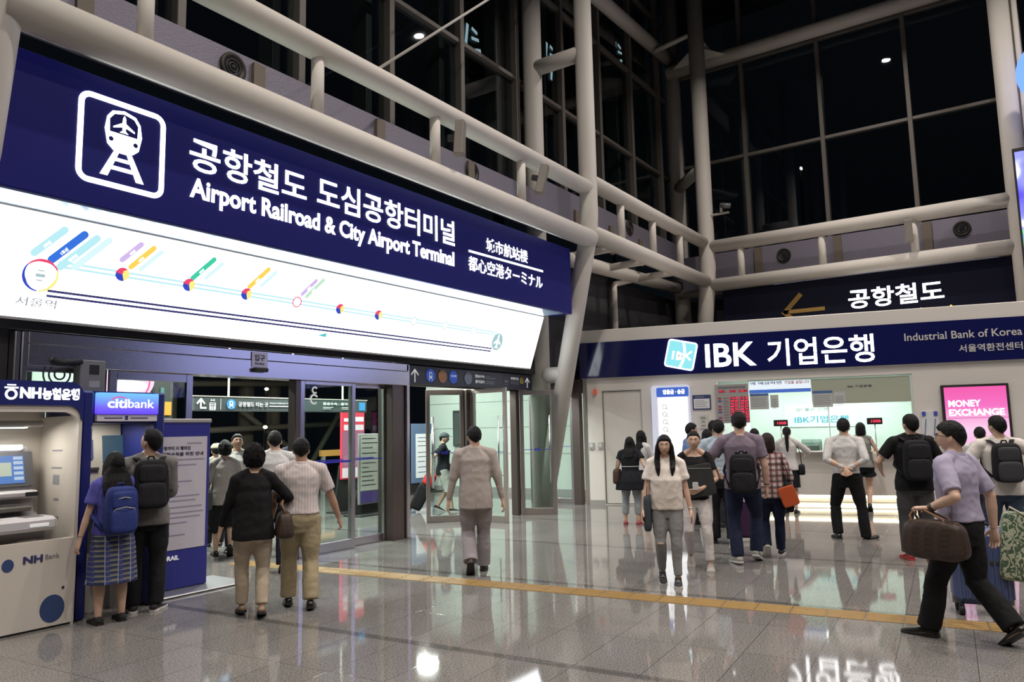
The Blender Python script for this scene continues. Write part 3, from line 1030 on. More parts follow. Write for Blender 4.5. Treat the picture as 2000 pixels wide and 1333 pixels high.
mb = MB(); TB.rect(mb, 12.57, 12.68, 2.60, 2.71, 0, .004); mb.obj('exit_badge', mat('yellow badge', (.55, .42, .05), .5), t)
TB.text('2', 12.605, 12.645, 2.625, 2.69, INK, t, .03, d=.005)

# ------------------------------------------------------------------ the lobby beyond the doors
LW = mat('white lobby wall', (0.62, 0.66, 0.62), .45)
mb = MB()
mb.box(16.75, 16.95, 9.3, 14.5, 0, 4.2)
o = struct('wall_lobby', mb, LW)
mb = MB()
for z in (1.05, 1.75, 2.45, 3.15):
    mb.box(16.744, 16.752, 9.3, 14.5, z - .006, z + .006)
mb.obj('joint', mat('joint grey', (.25, .27, .26), .6), o)
struct('baseboard_lobby', MB().box(16.73, 16.75, 9.3, 14.5, 0, .15), GREY)
struct('ceiling_lobby', MB().box(5.0, 17.0, 9.0, 15.0, 4.2, 4.4), mat('lobby ceiling', (.2, .2, .2), .7))
t = thing('wall_cabinet', 'dark fire cabinet on the white lobby wall behind the man in the cap', 'cabinet', (16.7, 13.2, 1.2))
MB().box(16.66, 16.745, 13.0, 13.45, 1.25, 2.25, .01).obj('body', mat('cabinet dark', (.05, .055, .06), .4), t)
MB().box(16.65, 16.66, 13.05, 13.40, 1.32, 2.16, .004).obj('door', mat('cabinet door', (.08, .09, .09), .3), t)

# hanging green-grey sign
GB = Board((0, 11.0, 0), (1, 0, 0))
GSIGN = mat('green grey sign', (0.075, 0.095, 0.095), .4, emit=(.1, .13, .13), estr=.1)
t = thing('hanging_sign', 'long green-grey hanging sign with a white turning arrow seen through the doorway', 'sign', (9.0, 11.05, 2.1))
MB().box(7.08, 10.9, 11.005, 11.12, 2.085, 2.32, .012).obj('board', GSIGN, t)
MB().box(7.07, 10.91, 11.0, 11.13, 2.318, 2.335).obj('edge', PAINT, t)
for x in (7.75, 9.08, 10.3):
    MB().box(x - .012, x + .012, 11.05, 11.075, 2.33, 4.2).obj('rod', PAINT, t)
mb = MB()
GB.line(mb, (7.20, 2.13), (7.20, 2.26), .03, 0); GB.line(mb, (7.205, 2.285), (7.13, 2.20), .03, 0); GB.line(mb, (7.195, 2.285), (7.27, 2.20), .03, 0); GB.line(mb, (7.19, 2.135), (7.30, 2.135), .03, 0)
mb.obj('arrow', PRINTW, t)
mb = MB()
GB.frame(mb, 7.355, 7.47, 2.10, 2.225, .01, 0, .003, r=.01)
for u in (7.38, 7.412, 7.445):
    GB.disc(mb, u, 2.19, .012, d=0); GB.rect(mb, u - .01, u + .01, 2.115, 2.17, 0, .003)
for u in (7.39, 7.435):
    GB.poly(mb, [(u - .02, 2.25), (u + .02, 2.25), (u, 2.285)], 0)
mb.obj('lift_symbol', PRINTW, t)
mb = MB(); GB.rect(mb, 7.56, 7.566, 2.11, 2.29, 0, .003); mb.obj('divider', PRINTW, t)
mb = MB(); GB.disc(mb, 7.76, 2.2, .085, d=0); mb.obj('badge', mat('bright blue print', (.05, .3, .65), .5, emit=(.05, .35, .8), estr=.3), t)
mb = MB(); GB.frame(mb, 7.725, 7.795, 2.165, 2.255, .018, .0045, .003, r=.025); GB.rect(mb, 7.735, 7.785, 2.18, 2.205, .0045, .003); GB.line(mb, (7.735, 2.165), (7.715, 2.135), .012, .0045); GB.line(mb, (7.785, 2.165), (7.805, 2.135), .012, .0045)
mb.obj('train_symbol', PRINTW, t)
GB.text('공항철도 타는 곳', 7.90, 8.50, 2.165, 2.245, PRINTW, t, .008)
GB.text('Airport Railroad Tracks', 8.53, 9.02, 2.215, 2.245, PRINTW, t)
mb = MB(); GB.rect(mb, 8.53, 8.95, 2.17, 2.185, 0, .003); mb.obj('small_print', PRINTW, t)
GB.text('탑승수속 - 출국심사', 9.75, 10.55, 2.215, 2.27, PRINTW, t, .02)
for u in (9.75, 10.22):
    mb = MB(); GB.rect(mb, u, u + .25, 2.17, 2.182, 0, .003); GB.rect(mb, u, u + .2, 2.14, 2.15, 0, .003); mb.obj('small_print', PRINTW, t)
mb = MB(); GB.rect(mb, 10.68, 10.84, 2.12, 2.28, 0, .003); mb.obj('blue_panel', mat('bright blue print', (.05, .3, .65)), t)
# white double-loop emblem stuck on the glass leaf
EB = Board((0, 8.388, 0), (1, 0, 0))
t = thing('glass_emblem', 'white curled emblem sticker on the fixed glass door', 'sticker', (7.3, 8.38, 2.2))
mb = MB()
for cx, cz, r in ((7.28, 2.30, .055), (7.27, 2.17, .075)):
    n = 22
    o_ = [(cx + r * cos(.5 + 5.0 * k / n), cz + r * sin(.5 + 5.0 * k / n)) for k in range(n + 1)]
    i_ = [(cx + (r - .026) * cos(.5 + 5.0 * k / n), cz + (r - .026) * sin(.5 + 5.0 * k / n)) for k in range(n + 1)]
    for k in range(n):
        EB.poly(mb, [i_[k], i_[k + 1], o_[k + 1], o_[k]][::-1], 0, .002)
mb.obj('swirl', PRINTW, t)

# shop front with a round lit sign, far left through the glass
t = thing('shop_front', 'small lit shop front with an orange band seen through the left door leaf', 'shop', (6.6, 12.3, 0))
SF = Board((0, 12.2, 0), (1, 0, 0))
MB().box(5.2, 7.05, 12.21, 12.4, 0, 3.0).obj('wall', mat('shop wall', (.45, .50, .46), .6), t)
mb = MB(); mb.box(7.05, 7.45, 12.21, 12.4, 0, 3.0); mb.obj('dark_panel', mat('shop dark', (.05, .05, .05), .5), t)
mb = MB(); SF.rect(mb, 6.85, 7.42, 2.05, 2.28, 0, .01); mb.obj('orange_band', mat('orange band', (.6, .28, .04), .5, emit=(.7, .33, .05), estr=.3), t)
mb = MB(); SF.rect(mb, 7.22, 7.28, 2.38, 2.52, 0, .01); SF.rect(mb, 6.95, 7.02, 2.38, 2.52, 0, .01); mb.obj('exit_lamp', glow('teal lamp', (.25, .6, .55), .7), t)
t = thing('round_sign', 'round glowing pink and white shop sign seen over the cash machines', 'sign', (6.62, 12.1, 2.3))
RB = Board((0, 12.06, 0), (1, 0, 0))
mb = MB(); RB.disc(mb, 6.62, 2.60, .40, .30, -.15, .15); mb.obj('drum', glow('pink glow', (1.0, .55, .80), 1.5), t)
mb = MB(); RB.disc(mb, 6.60, 2.52, .30, .10, .002, .004); RB.disc(mb, 6.52, 2.72, .12, .05, .002, .004); mb.obj('white_stroke', glow('white glow', (1, .95, .98), 2.2), t)
mb = MB(); RB.ring(mb, 6.62, 2.60, .33, .025, .002, .004); mb.obj('red_ring', glow('red glow', (.9, .1, .25), 1.2), t)


# poster stands in the lobby
def stand(label, x0, x1, y, z0, z1, parts, base=True, name='poster_stand'):
    t = thing(name, label, 'poster stand', ((x0 + x1) / 2, y, 0))
    MB().box(x0, x1, y + .005, y + .06, z0, z1, .01).obj('panel', parts[0], t)
    B = Board((0, y, 0), (1, 0, 0))
    for nm, m, r in parts[1:]:
        mb = MB()
        for q in (r if isinstance(r, list) else [r]):
            B.rect(mb, *q, 0, .004)
        mb.obj(nm, m, t)
    if base:
        mb = MB()
        mb.prism([(x0 + .02, z0 + .3), (x0 - .12, .03), (x1 + .12, .03), (x1 - .02, z0 + .3)], (0, y + .07, 0), (1, 0, 0), (0, 0, 1), (0, .05, 0))
        mb.box(x0 - .16, x1 + .16, y - .2, y + .3, 0, .03, .008)
        mb.obj('foot', BLACK, t)
    return t


PINKL = glow('pink poster', (.85, .30, .52), .55)
stand('tall pink and red lit poster stand behind the fixed glass door', 11.34, 12.02, 12.2, .70, 2.22,
      [mat('poster red', (.6, .04, .07), .5, emit=(.8, .05, .10), estr=.4), ('pink_area', PINKL, (11.36, 12.0, .95, 1.72)), ('white_area', mat('poster white', (.75, .62, .70), .5, emit=(.8, .6, .7), estr=.25), [(11.36, 12.0, .73, .94), (11.4, 11.9, 1.0, 1.2), (11.40, 11.98, 1.74, 1.86)]),
       ('print', PRINTW, [(11.72, 11.98, 1.93, 2.03), (11.4, 11.6, 1.93, 2.0)])])
WPOST = mat('pale poster', (.50, .50, .46), .6)
stand('pale notice poster with a purple foot band behind the recessed glass door', 11.08, 11.70, 11.4, .22, 1.66,
      [mat('poster frame grey', (.3, .3, .3), .4), ('sheet', WPOST, (11.11, 11.67, .50, 1.63)), ('band', mat('purple band', (.08, .05, .22), .5), (11.11, 11.67, .25, .48)),
       ('print', TEXTGREY, [(11.15, 11.15 + w, z, z + .018) for z, w in ((1.55, .4), (1.46, .45), (1.36, .3), (1.25, .42), (1.14, .36), (1.05, .4), (.96, .2), (.87, .44), (.78, .3), (.69, .35), (.6, .4))])])
stand('blue framed notice stand beside the open swing door left of the man in the cap', 15.58, 16.5, 14.0, .28, 1.9,
      [mat('stand blue', (.10, .16, .27), .5), ('sheet', mat('sheet white', (.70, .74, .76), .6, emit=(.7, .75, .8), estr=.12), (15.72, 16.4, .42, 1.62)),
       ('print', TEXTGREY, [(15.8, 15.8 + w, z, z + .02) for z, w in ((1.5, .5), (1.4, .4), (1.28, .5), (1.1, .45), (.98, .5), (.85, .3), (.7, .5), (.56, .4))])])
# light barriers and far things outside
FARP = mat('far column paint', (.34, .31, .24), .5)
for i, (x, w) in enumerate(((18.3, 'leftmost'), (19.55, 'second'), (21.0, 'third'), (15.2, 'far left'))):
    tag(MB().tube([(x, 25, 0), (x, 25, 8)], .30 if i < 2 else .2, 16).obj('far_column', FARP), 'beige column far behind the hanging sign, ' + w + ' in the row', 'column', 'far columns beyond the doors')
for i, (a, b, w) in enumerate((((12, 24, 3.4), (26, 24, 3.9), 'upper level'), ((12, 24, 1.75), (26, 24, 2.2), 'lower level'), ((17.5, 24.2, 2.6), (20.6, 24.2, .6), 'slanting down'), ((20.5, 23.8, .5), (22.5, 23.8, 3.2), 'slanting up'), ((24.0, 20.0, .3), (27.4, 20.0, 3.8), 'steep one beside the swing doors'))):
    tag(MB().tube([a, b], .11, 10).obj('far_beam', FARP), 'grey beige brace far behind the glass doors, ' + w, 'beam', 'far braces beyond the doors')
for i, (x, y, z, w) in enumerate(((14.5, 22, 2.0, 'left of'), (16.9, 22, 1.95, 'right below'), (17.7, 23, 3.35, 'above'))):
    t = thing('far_lamp', 'tiny white lamp far outside, ' + w + ' the hanging sign', 'lamp', (x, y, 0))
    MB().ball((x, y, z), (.09, .05, .06)).obj('head', CITYW, t)
    MB().tube([(x, y + .06, 0), (x, y + .06, z)], .04, 8).obj('pole', BLACK, t)
# low rail with amber light just right of the recessed pane
t = thing('amber_barrier', 'low barrier with an amber top band far behind the gap left of the swing doors', 'barrier', (15.5, 16.5, 0))
MB().box(14.5, 17.0, 16.4, 16.5, 1.05, 1.22).obj('band', mat('amber band', (.5, .25, .06), .5, emit=(.6, .3, .08), estr=.3), t)
for x in (14.6, 15.8, 16.9):
    MB().box(x - .04, x + .04, 16.4, 16.5, 0, 1.05).obj('post', GREY, t)
# ------------------------------------------------------------------ the bank booth
BANG = radians(-13.5326)
BUV = V3((sin(BANG), cos(BANG), 0))
BNV = V3((cos(BANG), -sin(BANG), 0))
BB = Board(BNV * 16.45, -BUV)           # a to the right, z up, normal towards the hall
BM = Matrix(((-BUV.x, -BNV.x, 0, BB.O.x), (-BUV.y, -BNV.y, 0, BB.O.y), (0, 0, 1, 0), (0, 0, 0, 1)))
# in booth space: x along the wall to the right, y out to the hall, z up


def bbox(mb, a0, a1, d0, d1, z0, z1, c=0.0):
    """d = depth behind the wall face (negative = out into the hall)."""
    return mb.box(a0, a1, -d1, -d0, z0, z1, c, mtx=BM)


BWALL = mat('booth white', (0.70, 0.665, 0.625), .40, var=.02, vscale=2)
WX0, WX1, WZ0, WZ1 = -1.62, 2.06, 1.125, 2.60
mb = MB()
for q in ((-4.46, -4.13, 0, 2.9), (-3.23, WX0, 0, 2.9), (-4.13, -3.23, 2.51, 2.9), (WX0, WX1, WZ1, 2.9), (WX0, WX1, .26, WZ0 - .03), (WX1, 4.7, 0, 2.9)):
    bbox(mb, q[0], q[1], 0, .14, q[2], q[3])
bbox(mb, WX0, WX1, .10, .16, 0, .26)
bbox(mb, WX0, -.97, 0, .14, 0, .27)
struct('wall_bank', mb, BWALL)
mb = MB()
bbox(mb, -4.60, 4.7, -.05, .14, 2.785, 3.87, .01)
bbox(mb, -4.60, 4.7, .14, 3.0, 3.62, 3.80)
struct('trim_9', mb, BWALL)
mb = MB()
bbox(mb, -4.60, -4.45, .14, 3.0, 0, 3.7)
bbox(mb, -4.60, 4.7, 2.9, 3.0, 0, 3.7)
bbox(mb, 4.6, 4.7, .14, 2.9, 0, 3.7)
struct('wall_booth', mb, BWALL)
INW = mat('interior white', (0.74, 0.80, 0.76), .5)
mb = MB()
bbox(mb, -1.9, 2.4, 2.2, 2.26, 0, 2.75)
bbox(mb, -1.95, -1.9, .16, 2.26, 0, 2.75)
bbox(mb, 2.4, 2.45, .16, 2.26, 0, 2.75)
struct('wall_teller', mb, INW)
mb = MB()
bbox(mb, -1.95, 2.45, .15, 2.26, 2.75, 2.8)
struct('ceiling_bank', mb, INW)
for a in (-.8, .5, 1.6):
    p = BM @ V3((a, -1.1, 2.70))
    area_light('teller_lamp', p, p - V3((0, 0, 1)), .6, 36, (.92, 1.0, .95))
struct('baseboard_bank', bbox(bbox(MB(), -4.46, -4.13, -.01, .0, 0, .10), -3.23, WX0, -.01, 0, 0, .05), GREY)

# fascia sign
FB = Board(BNV * 16.395, -BUV)
t = thing('bank_sign', 'navy fascia sign of the bank booth with lit white lettering and a pale blue emblem', 'sign', FB.P(0, 2.78))
mb = MB(); FB.rect(mb, -4.60, 4.7, 2.785, 3.585, 0, .02)
mb.obj('panel', mat('glossy navy panel', (0.010, 0.012, 0.085), .07, spec=.6), t)
D = .021
FB.text('IBK', -1.82, -.79, 2.905, 3.40, LETTER, t, .018, d=D)
FB.text('기업은행', -.57, 1.435, 2.865, 3.42, LETTER, t, .012, d=D)
SILV = mat('silver letter', (.62, .60, .58), .4)
FB.text('Industrial Bank of Korea', 1.98, 3.94, 3.235, 3.385, SILV, t, .008, d=D)
FB.text('서울역환전센터', 2.89, 3.925, 2.965, 3.11, SILV, t, .012, d=D)


def rot_rect(c, hw, hh, ang, r):
    return [(c[0] + x * cos(ang) - y * sin(ang), c[1] + x * sin(ang) + y * cos(ang)) for x, y in rrect(-hw, hw, -hh, hh, r)]


mb = MB(); FB.poly(mb, rot_rect((-2.33, 3.205), .315, .305, -.23, .07), D, .02); mb.obj('emblem_edge', LETTER, t)
mb = MB(); FB.poly(mb, rot_rect((-2.33, 3.205), .285, .275, -.23, .05), D + .0205, .004); mb.obj('emblem_face', glow('emblem pale blue', (.28, .82, .90), 1.0), t)
mb = MB()
ca, sa = cos(-.20), sin(-.20)
Q = lambda x, y: (-2.33 + x * ca - y * sa, 3.205 + x * sa + y * ca)
EM = D + .025
for p, q in (((-.16, .06), (-.16, -.12)), ((-.07, .06), (-.07, -.12)), ((-.07, .05), (.03, .01)), ((.03, .01), (-.05, -.03)), ((-.05, -.03), (.03, -.08)), ((.03, -.08), (-.07, -.11)), ((.22, .10), (.11, .0)), ((.11, 0), (.22, -.09))):
    FB.line(mb, Q(*p), Q(*q), .036, EM, .004)
arc = [(0.02 + .06 * sin(k / 10 * pi * 1.0), .27 - .054 * k) for k in range(11)]
for k in range(10):
    FB.line(mb, Q(*arc[k]), Q(*arc[k + 1]), .05, EM, .003)
mb.obj('emblem_letters', LETTER, t)
mb = MB(); FB.disc(mb, *Q(-.035, -.03), .02, d=EM + .004); mb.obj('emblem_dot', glow('emblem red', (.9, .15, .2), 1), t)

# doors and fittings on the left part of the wall
mb = MB()
bbox(mb, -4.10, -3.26, .03, .09, .03, 2.48, .004)
o = struct('door_8', mb, BWALL)
fr = MB(); BB.frame(fr, -4.13, -3.23, .0, 2.51, .022, -.02, .022); fr.obj('door_frame', mat('door frame', (.5, .48, .45), .4), o)
tag(BB.rect(MB(), -4.30, -4.23, 2.42, 2.54, 0, .05, r=.015).obj('fire_lamp', mat('red orange lamp', (.55, .09, .03), .4, emit=(.7, .12, .05), estr=.25)), 'small red-orange fire lamp beside the white door', 'lamp')
for u0, u1, nm, lb in ((-4.45, -4.34, 'switch_plate', 'left grey square switch plate on the strip beside the white door'), (-4.24, -4.14, 'entry_keypad', 'small grey entry keypad beside the white door')):
    t = thing(nm, lb, 'switch', BB.P(u0, 1.2))
    mb = MB(); BB.rect(mb, u0, u1, 1.20, 1.36, 0, .03, r=.008); mb.obj('case', mat('keypad grey', (.42, .42, .42), .4), t)
    mb = MB(); BB.rect(mb, u0 + .02, u1 - .02, 1.26, 1.33, .03, .004); mb.obj('face', mat('keypad face', (.6, .6, .6), .4), t)
    mb = MB(); BB.rect(mb, u0 + .03, u1 - .03, 1.215, 1.245, .03, .004); mb.obj('button', TEXTGREY, t)

# upright light box
t = thing('light_box', 'tall glowing white light box with a blue head strip on the bank wall', 'light box', BB.P(-2.6, 1.1))
mb = MB(); BB.rect(mb, -3.0, -2.19, .95, 2.56, 0, .13, r=.07); mb.obj('case', mat('box case', (.75, .77, .82), .4, emit=(.6, .65, .95), estr=.35), t)
mb = MB(); BB.rect(mb, -2.86, -2.23, 1.0, 2.30, .13, .006); mb.obj('lit_face', glow('lit box face', (1, 1, 1), 1.9), t)
mb = MB(); BB.rect(mb, -2.88, -2.20, 2.31, 2.51, .13, .008, r=.03); mb.obj('head_strip', glow('box blue', (.04, .12, .55), 1.0), t)
BB.text('입출금 · 송금', -2.74, -2.28, 2.365, 2.465, LETTER, t, .02, d=.139)
mb = MB()
for z in (2.10, 1.94, 1.78, 1.62):
    BB.ring(mb, -2.72, z, .05, .012, .137, .002); BB.line(mb, (-2.70, z - .03), (-2.64, z - .06), .012, .137, .002)
mb.obj('symbol', TEXTGREY, t)
t = thing('framed_notice', 'small blue framed notice on the wall between the light box and the rate board', 'notice', BB.P(-1.95, 2.0))
mb = MB(); BB.rect(mb, -2.14, -1.76, 2.02, 2.33, 0, .025, r=.012); mb.obj('frame', mat('frame blue', (.04, .05, .16), .4), t)
mb = MB(); BB.rect(mb, -2.115, -1.785, 2.045, 2.25, .025, .003); mb.obj('sheet', mat('paper', (.72, .72, .72), .6), t)
mb = MB()
for z, w in ((2.20, .2), (2.16, .26), (2.12, .22), (2.08, .25)):
    BB.rect(mb, -2.09, -2.09 + w, z, z + .012, .028, .002)
BB.rect(mb, -2.08, -1.9, 2.28, 2.30, .025, .003)
mb.obj('print', TEXTGREY, t)
t = thing('wall_phone', 'small pale intercom panel on the wall under the framed notice', 'intercom', BB.P(-1.93, 1.6))
mb = MB(); BB.rect(mb, -2.03, -1.84, 1.62, 1.92, 0, .03, r=.012); mb.obj('case', mat('intercom pale', (.62, .6, .56), .4), t)
mb = MB(); BB.rect(mb, -1.99, -1.88, 1.82, 1.87, .03, .004); BB.rect(mb, -1.97, -1.90, 1.74, 1.79, .03, .004); BB.rect(mb, -1.98, -1.89, 1.66, 1.70, .03, .004); mb.obj('button', GREY, t)

# exchange rate board with red figures
t = thing('rate_board', 'grey exchange rate board with rows of glowing red figures left of the bank window', 'display board', BB.P(-1.3, 1.75))
mb = MB(); BB.rect(mb, -1.66, -.99, 1.72, 2.53, 0, .05, r=.02); mb.obj('case', mat('board grey', (.36, .34, .33), .45), t)
mb = MB(); BB.rect(mb, -1.60, -1.04, 2.44, 2.49, .05, .003); mb.obj('head_print', mat('board print', (.2, .18, .2), .5), t)
REDL = glow('red figures', (1.0, .05, .12), 1.25)
DIM = mat('red window', (.10, .01, .015), .3)
rows = [2.385] + [2.24 - .058 * k for k in range(9)]
for i, z in enumerate(rows):
    for u0, u1 in ((-1.36, -1.20), (-1.16, -1.00)) if i else ((-1.58, -1.46), (-1.36, -1.24), (-1.17, -1.01)):
        mb = MB(); BB.rect(mb, u0 - .008, u1 + .006, z - .024, z + .024, .05, .003); mb.obj('figure_window', DIM, t)
        BB.text('%d.%02d' % (117 - 7 * i + (3 if u0 > -1.2 else 0), (37 * i + 11) % 100), u0, u1, z - .019, z + .019, REDL, t, .03, d=.053, t=.003, name='figures')
mb = MB()
for i, z in enumerate(rows[1:]):
    BB.rect(mb, -1.50, -1.40, z - .012, z + .012, .05, .003)
mb.obj('currency_print', mat('board print', (.2, .18, .2)), t)
for i, z in enumerate(rows[1:]):
    mb = MB(); BB.rect(mb, -1.61, -1.54, z - .018, z + .018, .05, .003)
    mb.obj('flag', mat('flag %d' % (i % 4), ((.35, .05, .06), (.08, .08, .3), (.4, .36, .36), (.3, .06, .2))[i % 4], .5), t)

# teller window, transom and paper notices
GW = glass('teller glass', (.92, .97, .94), .03, .97)
o = struct('window_4', BB.rect(MB(), -.985, 2.05, WZ0, WZ1, -.06, .012), GW)
mb = MB(); BB.rect(mb, -.99, 2.06, 2.585, 2.60, -.08, .07); BB.rect(mb, 2.02, 2.06, WZ0, 2.6, -.08, .07)
mb.obj('window_frame', mat('pale green edge', (.60, .70, .64), .25), o)
mb = MB(); BB.rect(mb, .52, .535, WZ0, 2.06, -.075, .03); mb.obj('pane_joint', mat('pale green edge', (.6, .7, .64)), o)
t = thing('transom_panel', 'pale green translucent panel across the upper right of the bank window', 'panel', BB.P(1.1, 2.07))
mb = MB(); BB.rect(mb, .235, 2.03, 2.065, 2.565, -.045, .012); mb.obj('sheet', mat('pale green film', (.42, .45, .36), .35), t)
BB.text('IBK 기업은행', .90, 1.34, 2.375, 2.42, INK, t, d=-.032)
t = thing('slogan_panel', 'bright white slogan strip across the upper left of the bank window', 'banner', BB.P(-.4, 2.3))
mb = MB(); BB.rect(mb, -.975, .225, 2.40, 2.57, -.045, .012); mb.obj('sheet', glow('bright sheet', (.85, .93, 1), .95), t)
BB.text('에 예금하면', -.95, -.33, 2.50, 2.56, mat('blue letter', (.06, .1, .35), .5), t, .02, d=-.032)
BB.text('기업을 살립니다', -.28, .20, 2.495, 2.56, mat('red letter', (.55, .05, .1), .5), t, .02, d=-.032)
mb = MB(); BB.rect(mb, -.975, .225, 2.325, 2.395, -.045, .012); mb.obj('blue_band', glow('band blue', (.06, .16, .62), .8), t)
PAPER = mat('grey paper', (.50, .52, .50), .6)
for a0, a1, z0, z1, lb, blue in ((-.97, -.60, 1.99, 2.32, 'leftmost notice sheet with a blue head taped on the bank window', 1), (-.57, -.41, 2.02, 2.28, 'small grey sheet taped on the bank window right of the leftmost notice', 0),
                                 (.245, .62, 2.00, 2.33, 'notice sheet with a blue head taped below the pale green panel', 1), (.64, .86, 2.07, 2.30, 'grey sheet taped on the pale green panel', 0)):
    t = thing('notice_sheet', lb, 'notice', BB.P(a0, z0))
    mb = MB(); BB.rect(mb, a0, a1, z0, z1, -.03, .004); mb.obj('sheet', PAPER, t)
    if blue:
        mb = MB(); BB.rect(mb, a0, a1, z1 - .05, z1, -.026, .003); mb.obj('head', mat('head blue', (.08, .15, .35), .5), t)
    mb = MB()
    for k in range(6):
        BB.rect(mb, a0 + .03, a1 - .03 - .04 * (k % 3) * (a1 - a0), z1 - .10 - .035 * k, z1 - .09 - .035 * k, -.026, .002)
    mb.obj('print', TEXTGREY, t)
# inner wall sign
IB = Board(BNV * (16.45 + 2.19), -BUV)
t = thing('inner_sign', 'pale cyan bank name lettering on the bright wall inside the booth', 'sign', IB.P(.4, 1.7))
mb = MB(); IB.rect(mb, -.35, 1.15, 1.60, 2.12, 0, .01); mb.obj('plate', mat('inner plate', (.8, .86, .84), .4), t)
CY = mat('cyan letter', (.05, .38, .55), .4)
IB.text('IBK기업은행', -.14, 1.0, 1.69, 1.85, CY, t, .01, d=.011)
IB.text('참! 좋은 은행', -.10, .58, 1.96, 2.03, mat('dim print', (.3, .33, .33), .5), t, d=.011)

# counter with lit steps
t = thing('bank_counter', 'long pale counter shelf of the bank booth with two lit strips near the floor', 'counter', BB.P(.5, 0, .1))
mb = MB(); bbox(mb, WX0, 2.06, -.20, .60, 1.10, 1.135, .01); mb.obj('worktop', mat('counter top', (.68, .66, .62), .3), t)
mb = MB(); bbox(mb, -.97, 2.0, .06, .10, .03, .255); mb.obj('recess', mat('recess white', (.85, .8, .66), .5), t)
STRIP = glow('warm strip', (1.0, .93, .74), 7.0)
for z in (.225, .035):
    mb = MB(); bbox(mb, -.97, 2.0, .02, .04, z - .014, z + .016); mb.obj('light_strip', STRIP, t)
p = BM @ V3((.5, .06, .13))
mb = MB(); bbox(mb, -.97, 2.0, -.02, .0, .115, .13); mb.obj('step_edge', mat('counter top', (.68, .66, .62)), t)


def ticket(a, lb):
    t = thing('number_display', lb, 'display', BB.P(a, 1.135, -.2), 0, 'number displays on the counter')
    p0 = BM @ V3((a, -.28, 1.135))
    mb = MB(); mb.cyl(p0, p0 + V3((0, 0, .5)), .012, 12); mb.cyl(p0, p0 + V3((0, 0, .012)), .07, 20); mb.obj('pole', STEEL, t)
    mb = MB(); bbox(mb, a - .14, a + .14, .25, .31, 1.635, 1.765, .008); mb.obj('case', BLACK, t)
    TB2 = Board(BNV * (16.45 + .249), -BUV)
    TB2.text('1008', a - .07, a + .11, 1.67, 1.73, REDL, t, .04, name='figures', d=.001)


ticket(-.40, 'black number display with red figures on a pole, left one on the bank counter')
ticket(1.37, 'black number display with red figures on a pole, right one on the bank counter')
t = thing('clear_box', 'clear acrylic leaflet box standing on the bank counter', 'box', BB.P(.15, 1.135, .1))
mb = MB(); bbox(mb, -.02, .36, -.12, -.06, 1.135, 1.30, .004); bbox(mb, -.02, .36, .10, .14, 1.135, 1.36, .004); bbox(mb, -.02, .0, -.12, .14, 1.135, 1.33); bbox(mb, .34, .36, -.12, .14, 1.135, 1.33)
mb.obj('tray', glass('acrylic', (.85, .9, .88), .10, .9), t)
mb = MB(); bbox(mb, .03, .31, -.05, .09, 1.14, 1.24, .004); mb.obj('leaflets', mat('leaflet stack', (.6, .66, .63), .6), t)
t = thing('desk_camera', 'small black camera on the counter near the right number display', 'camera', BB.P(1.6, 1.135, .1))
mb = MB(); bbox(mb, 1.55, 1.66, .0, .10, 1.16, 1.25, .015); mb.obj('body', BLACK, t)
mb = MB(); q0 = BM @ V3((1.605, .02, 1.2)); mb.cyl(BM @ V3((1.605, 0, 1.205)), BM @ V3((1.605, .04, 1.205)), .03, 16); mb.obj('lens', mat('lens', (.03, .03, .05), .1), t)
mb = MB(); bbox(mb, 1.57, 1.64, .02, .08, 1.135, 1.165, .006); mb.obj('foot', BLACK, t)
t = thing('card_reader', 'low black card reader beside the desk camera on the counter', 'card reader', BB.P(1.8, 1.135, .1))
mb = MB(); bbox(mb, 1.72, 1.92, -.02, .10, 1.135, 1.18, .01); mb.obj('body', BLACK, t)
mb = MB(); bbox(mb, 1.75, 1.84, .0, .06, 1.18, 1.185); mb.obj('keys', GREY, t)

# pink money exchange screen
t = thing('exchange_screen', 'tall glowing pink MONEY EXCHANGE screen in a black frame on the bank wall', 'screen', BB.P(3.1, 1.0))
mb = MB(); BB.rect(mb, 2.53, 3.64, .70, 2.35, 0, .07, r=.012); mb.obj('frame', BLACK, t)
pk = bpy.data.materials.new('pink screen'); pk.use_nodes = True
nt = pk.node_tree
tc = nt.nodes.new('ShaderNodeTexCoord'); sp = nt.nodes.new('ShaderNodeSeparateXYZ'); nt.links.new(tc.outputs['Object'], sp.inputs[0])
mr = nt.nodes.new('ShaderNodeMapRange'); mr.inputs[1].default_value, mr.inputs[2].default_value = 1.1, 2.3; nt.links.new(sp.outputs[2], mr.inputs[0])
rp = nt.nodes.new('ShaderNodeValToRGB')
rp.color_ramp.elements[0].color = (.95, .45, .80, 1); rp.color_ramp.elements[1].color = (.90, .10, .42, 1)
e = rp.color_ramp.elements.new(.35); e.color = (1.0, .62, .86, 1)
e = rp.color_ramp.elements.new(.7); e.color = (.92, .16, .55, 1)
nt.links.new(mr.outputs[0], rp.inputs[0]); b_ = nt.nodes['Principled BSDF']
nt.links.new(rp.outputs[0], b_.inputs['Emission Color']); b_.inputs['Emission Strength'].default_value = 1.0; b_.inputs['Base Color'].default_value = (.02, .02, .02, 1)
mb = MB(); BB.rect(mb, 2.575, 3.595, .75, 2.305, .07, .006); mb.obj('display', pk, t)
PL = glow('screen letter', (1, .93, .98), 1.5)
BB.text('MONEY', 2.63, 3.17, 1.93, 2.06, PL, t, .04, d=.077)
BB.text('EXCHANGE', 2.63, 3.54, 1.76, 1.89, PL, t, .04, d=.077)
mb = MB(); BB.rect(mb, 2.575, 3.595, 1.715, 1.725, .076, .002); mb.obj('screen_line', glow('screen dark line', (.55, .08, .35), 1), t)
t = thing('leaflet_rack', 'clear leaflet rack with blue tabs between the bank window and the pink screen', 'rack', BB.P(2.3, 1.3))
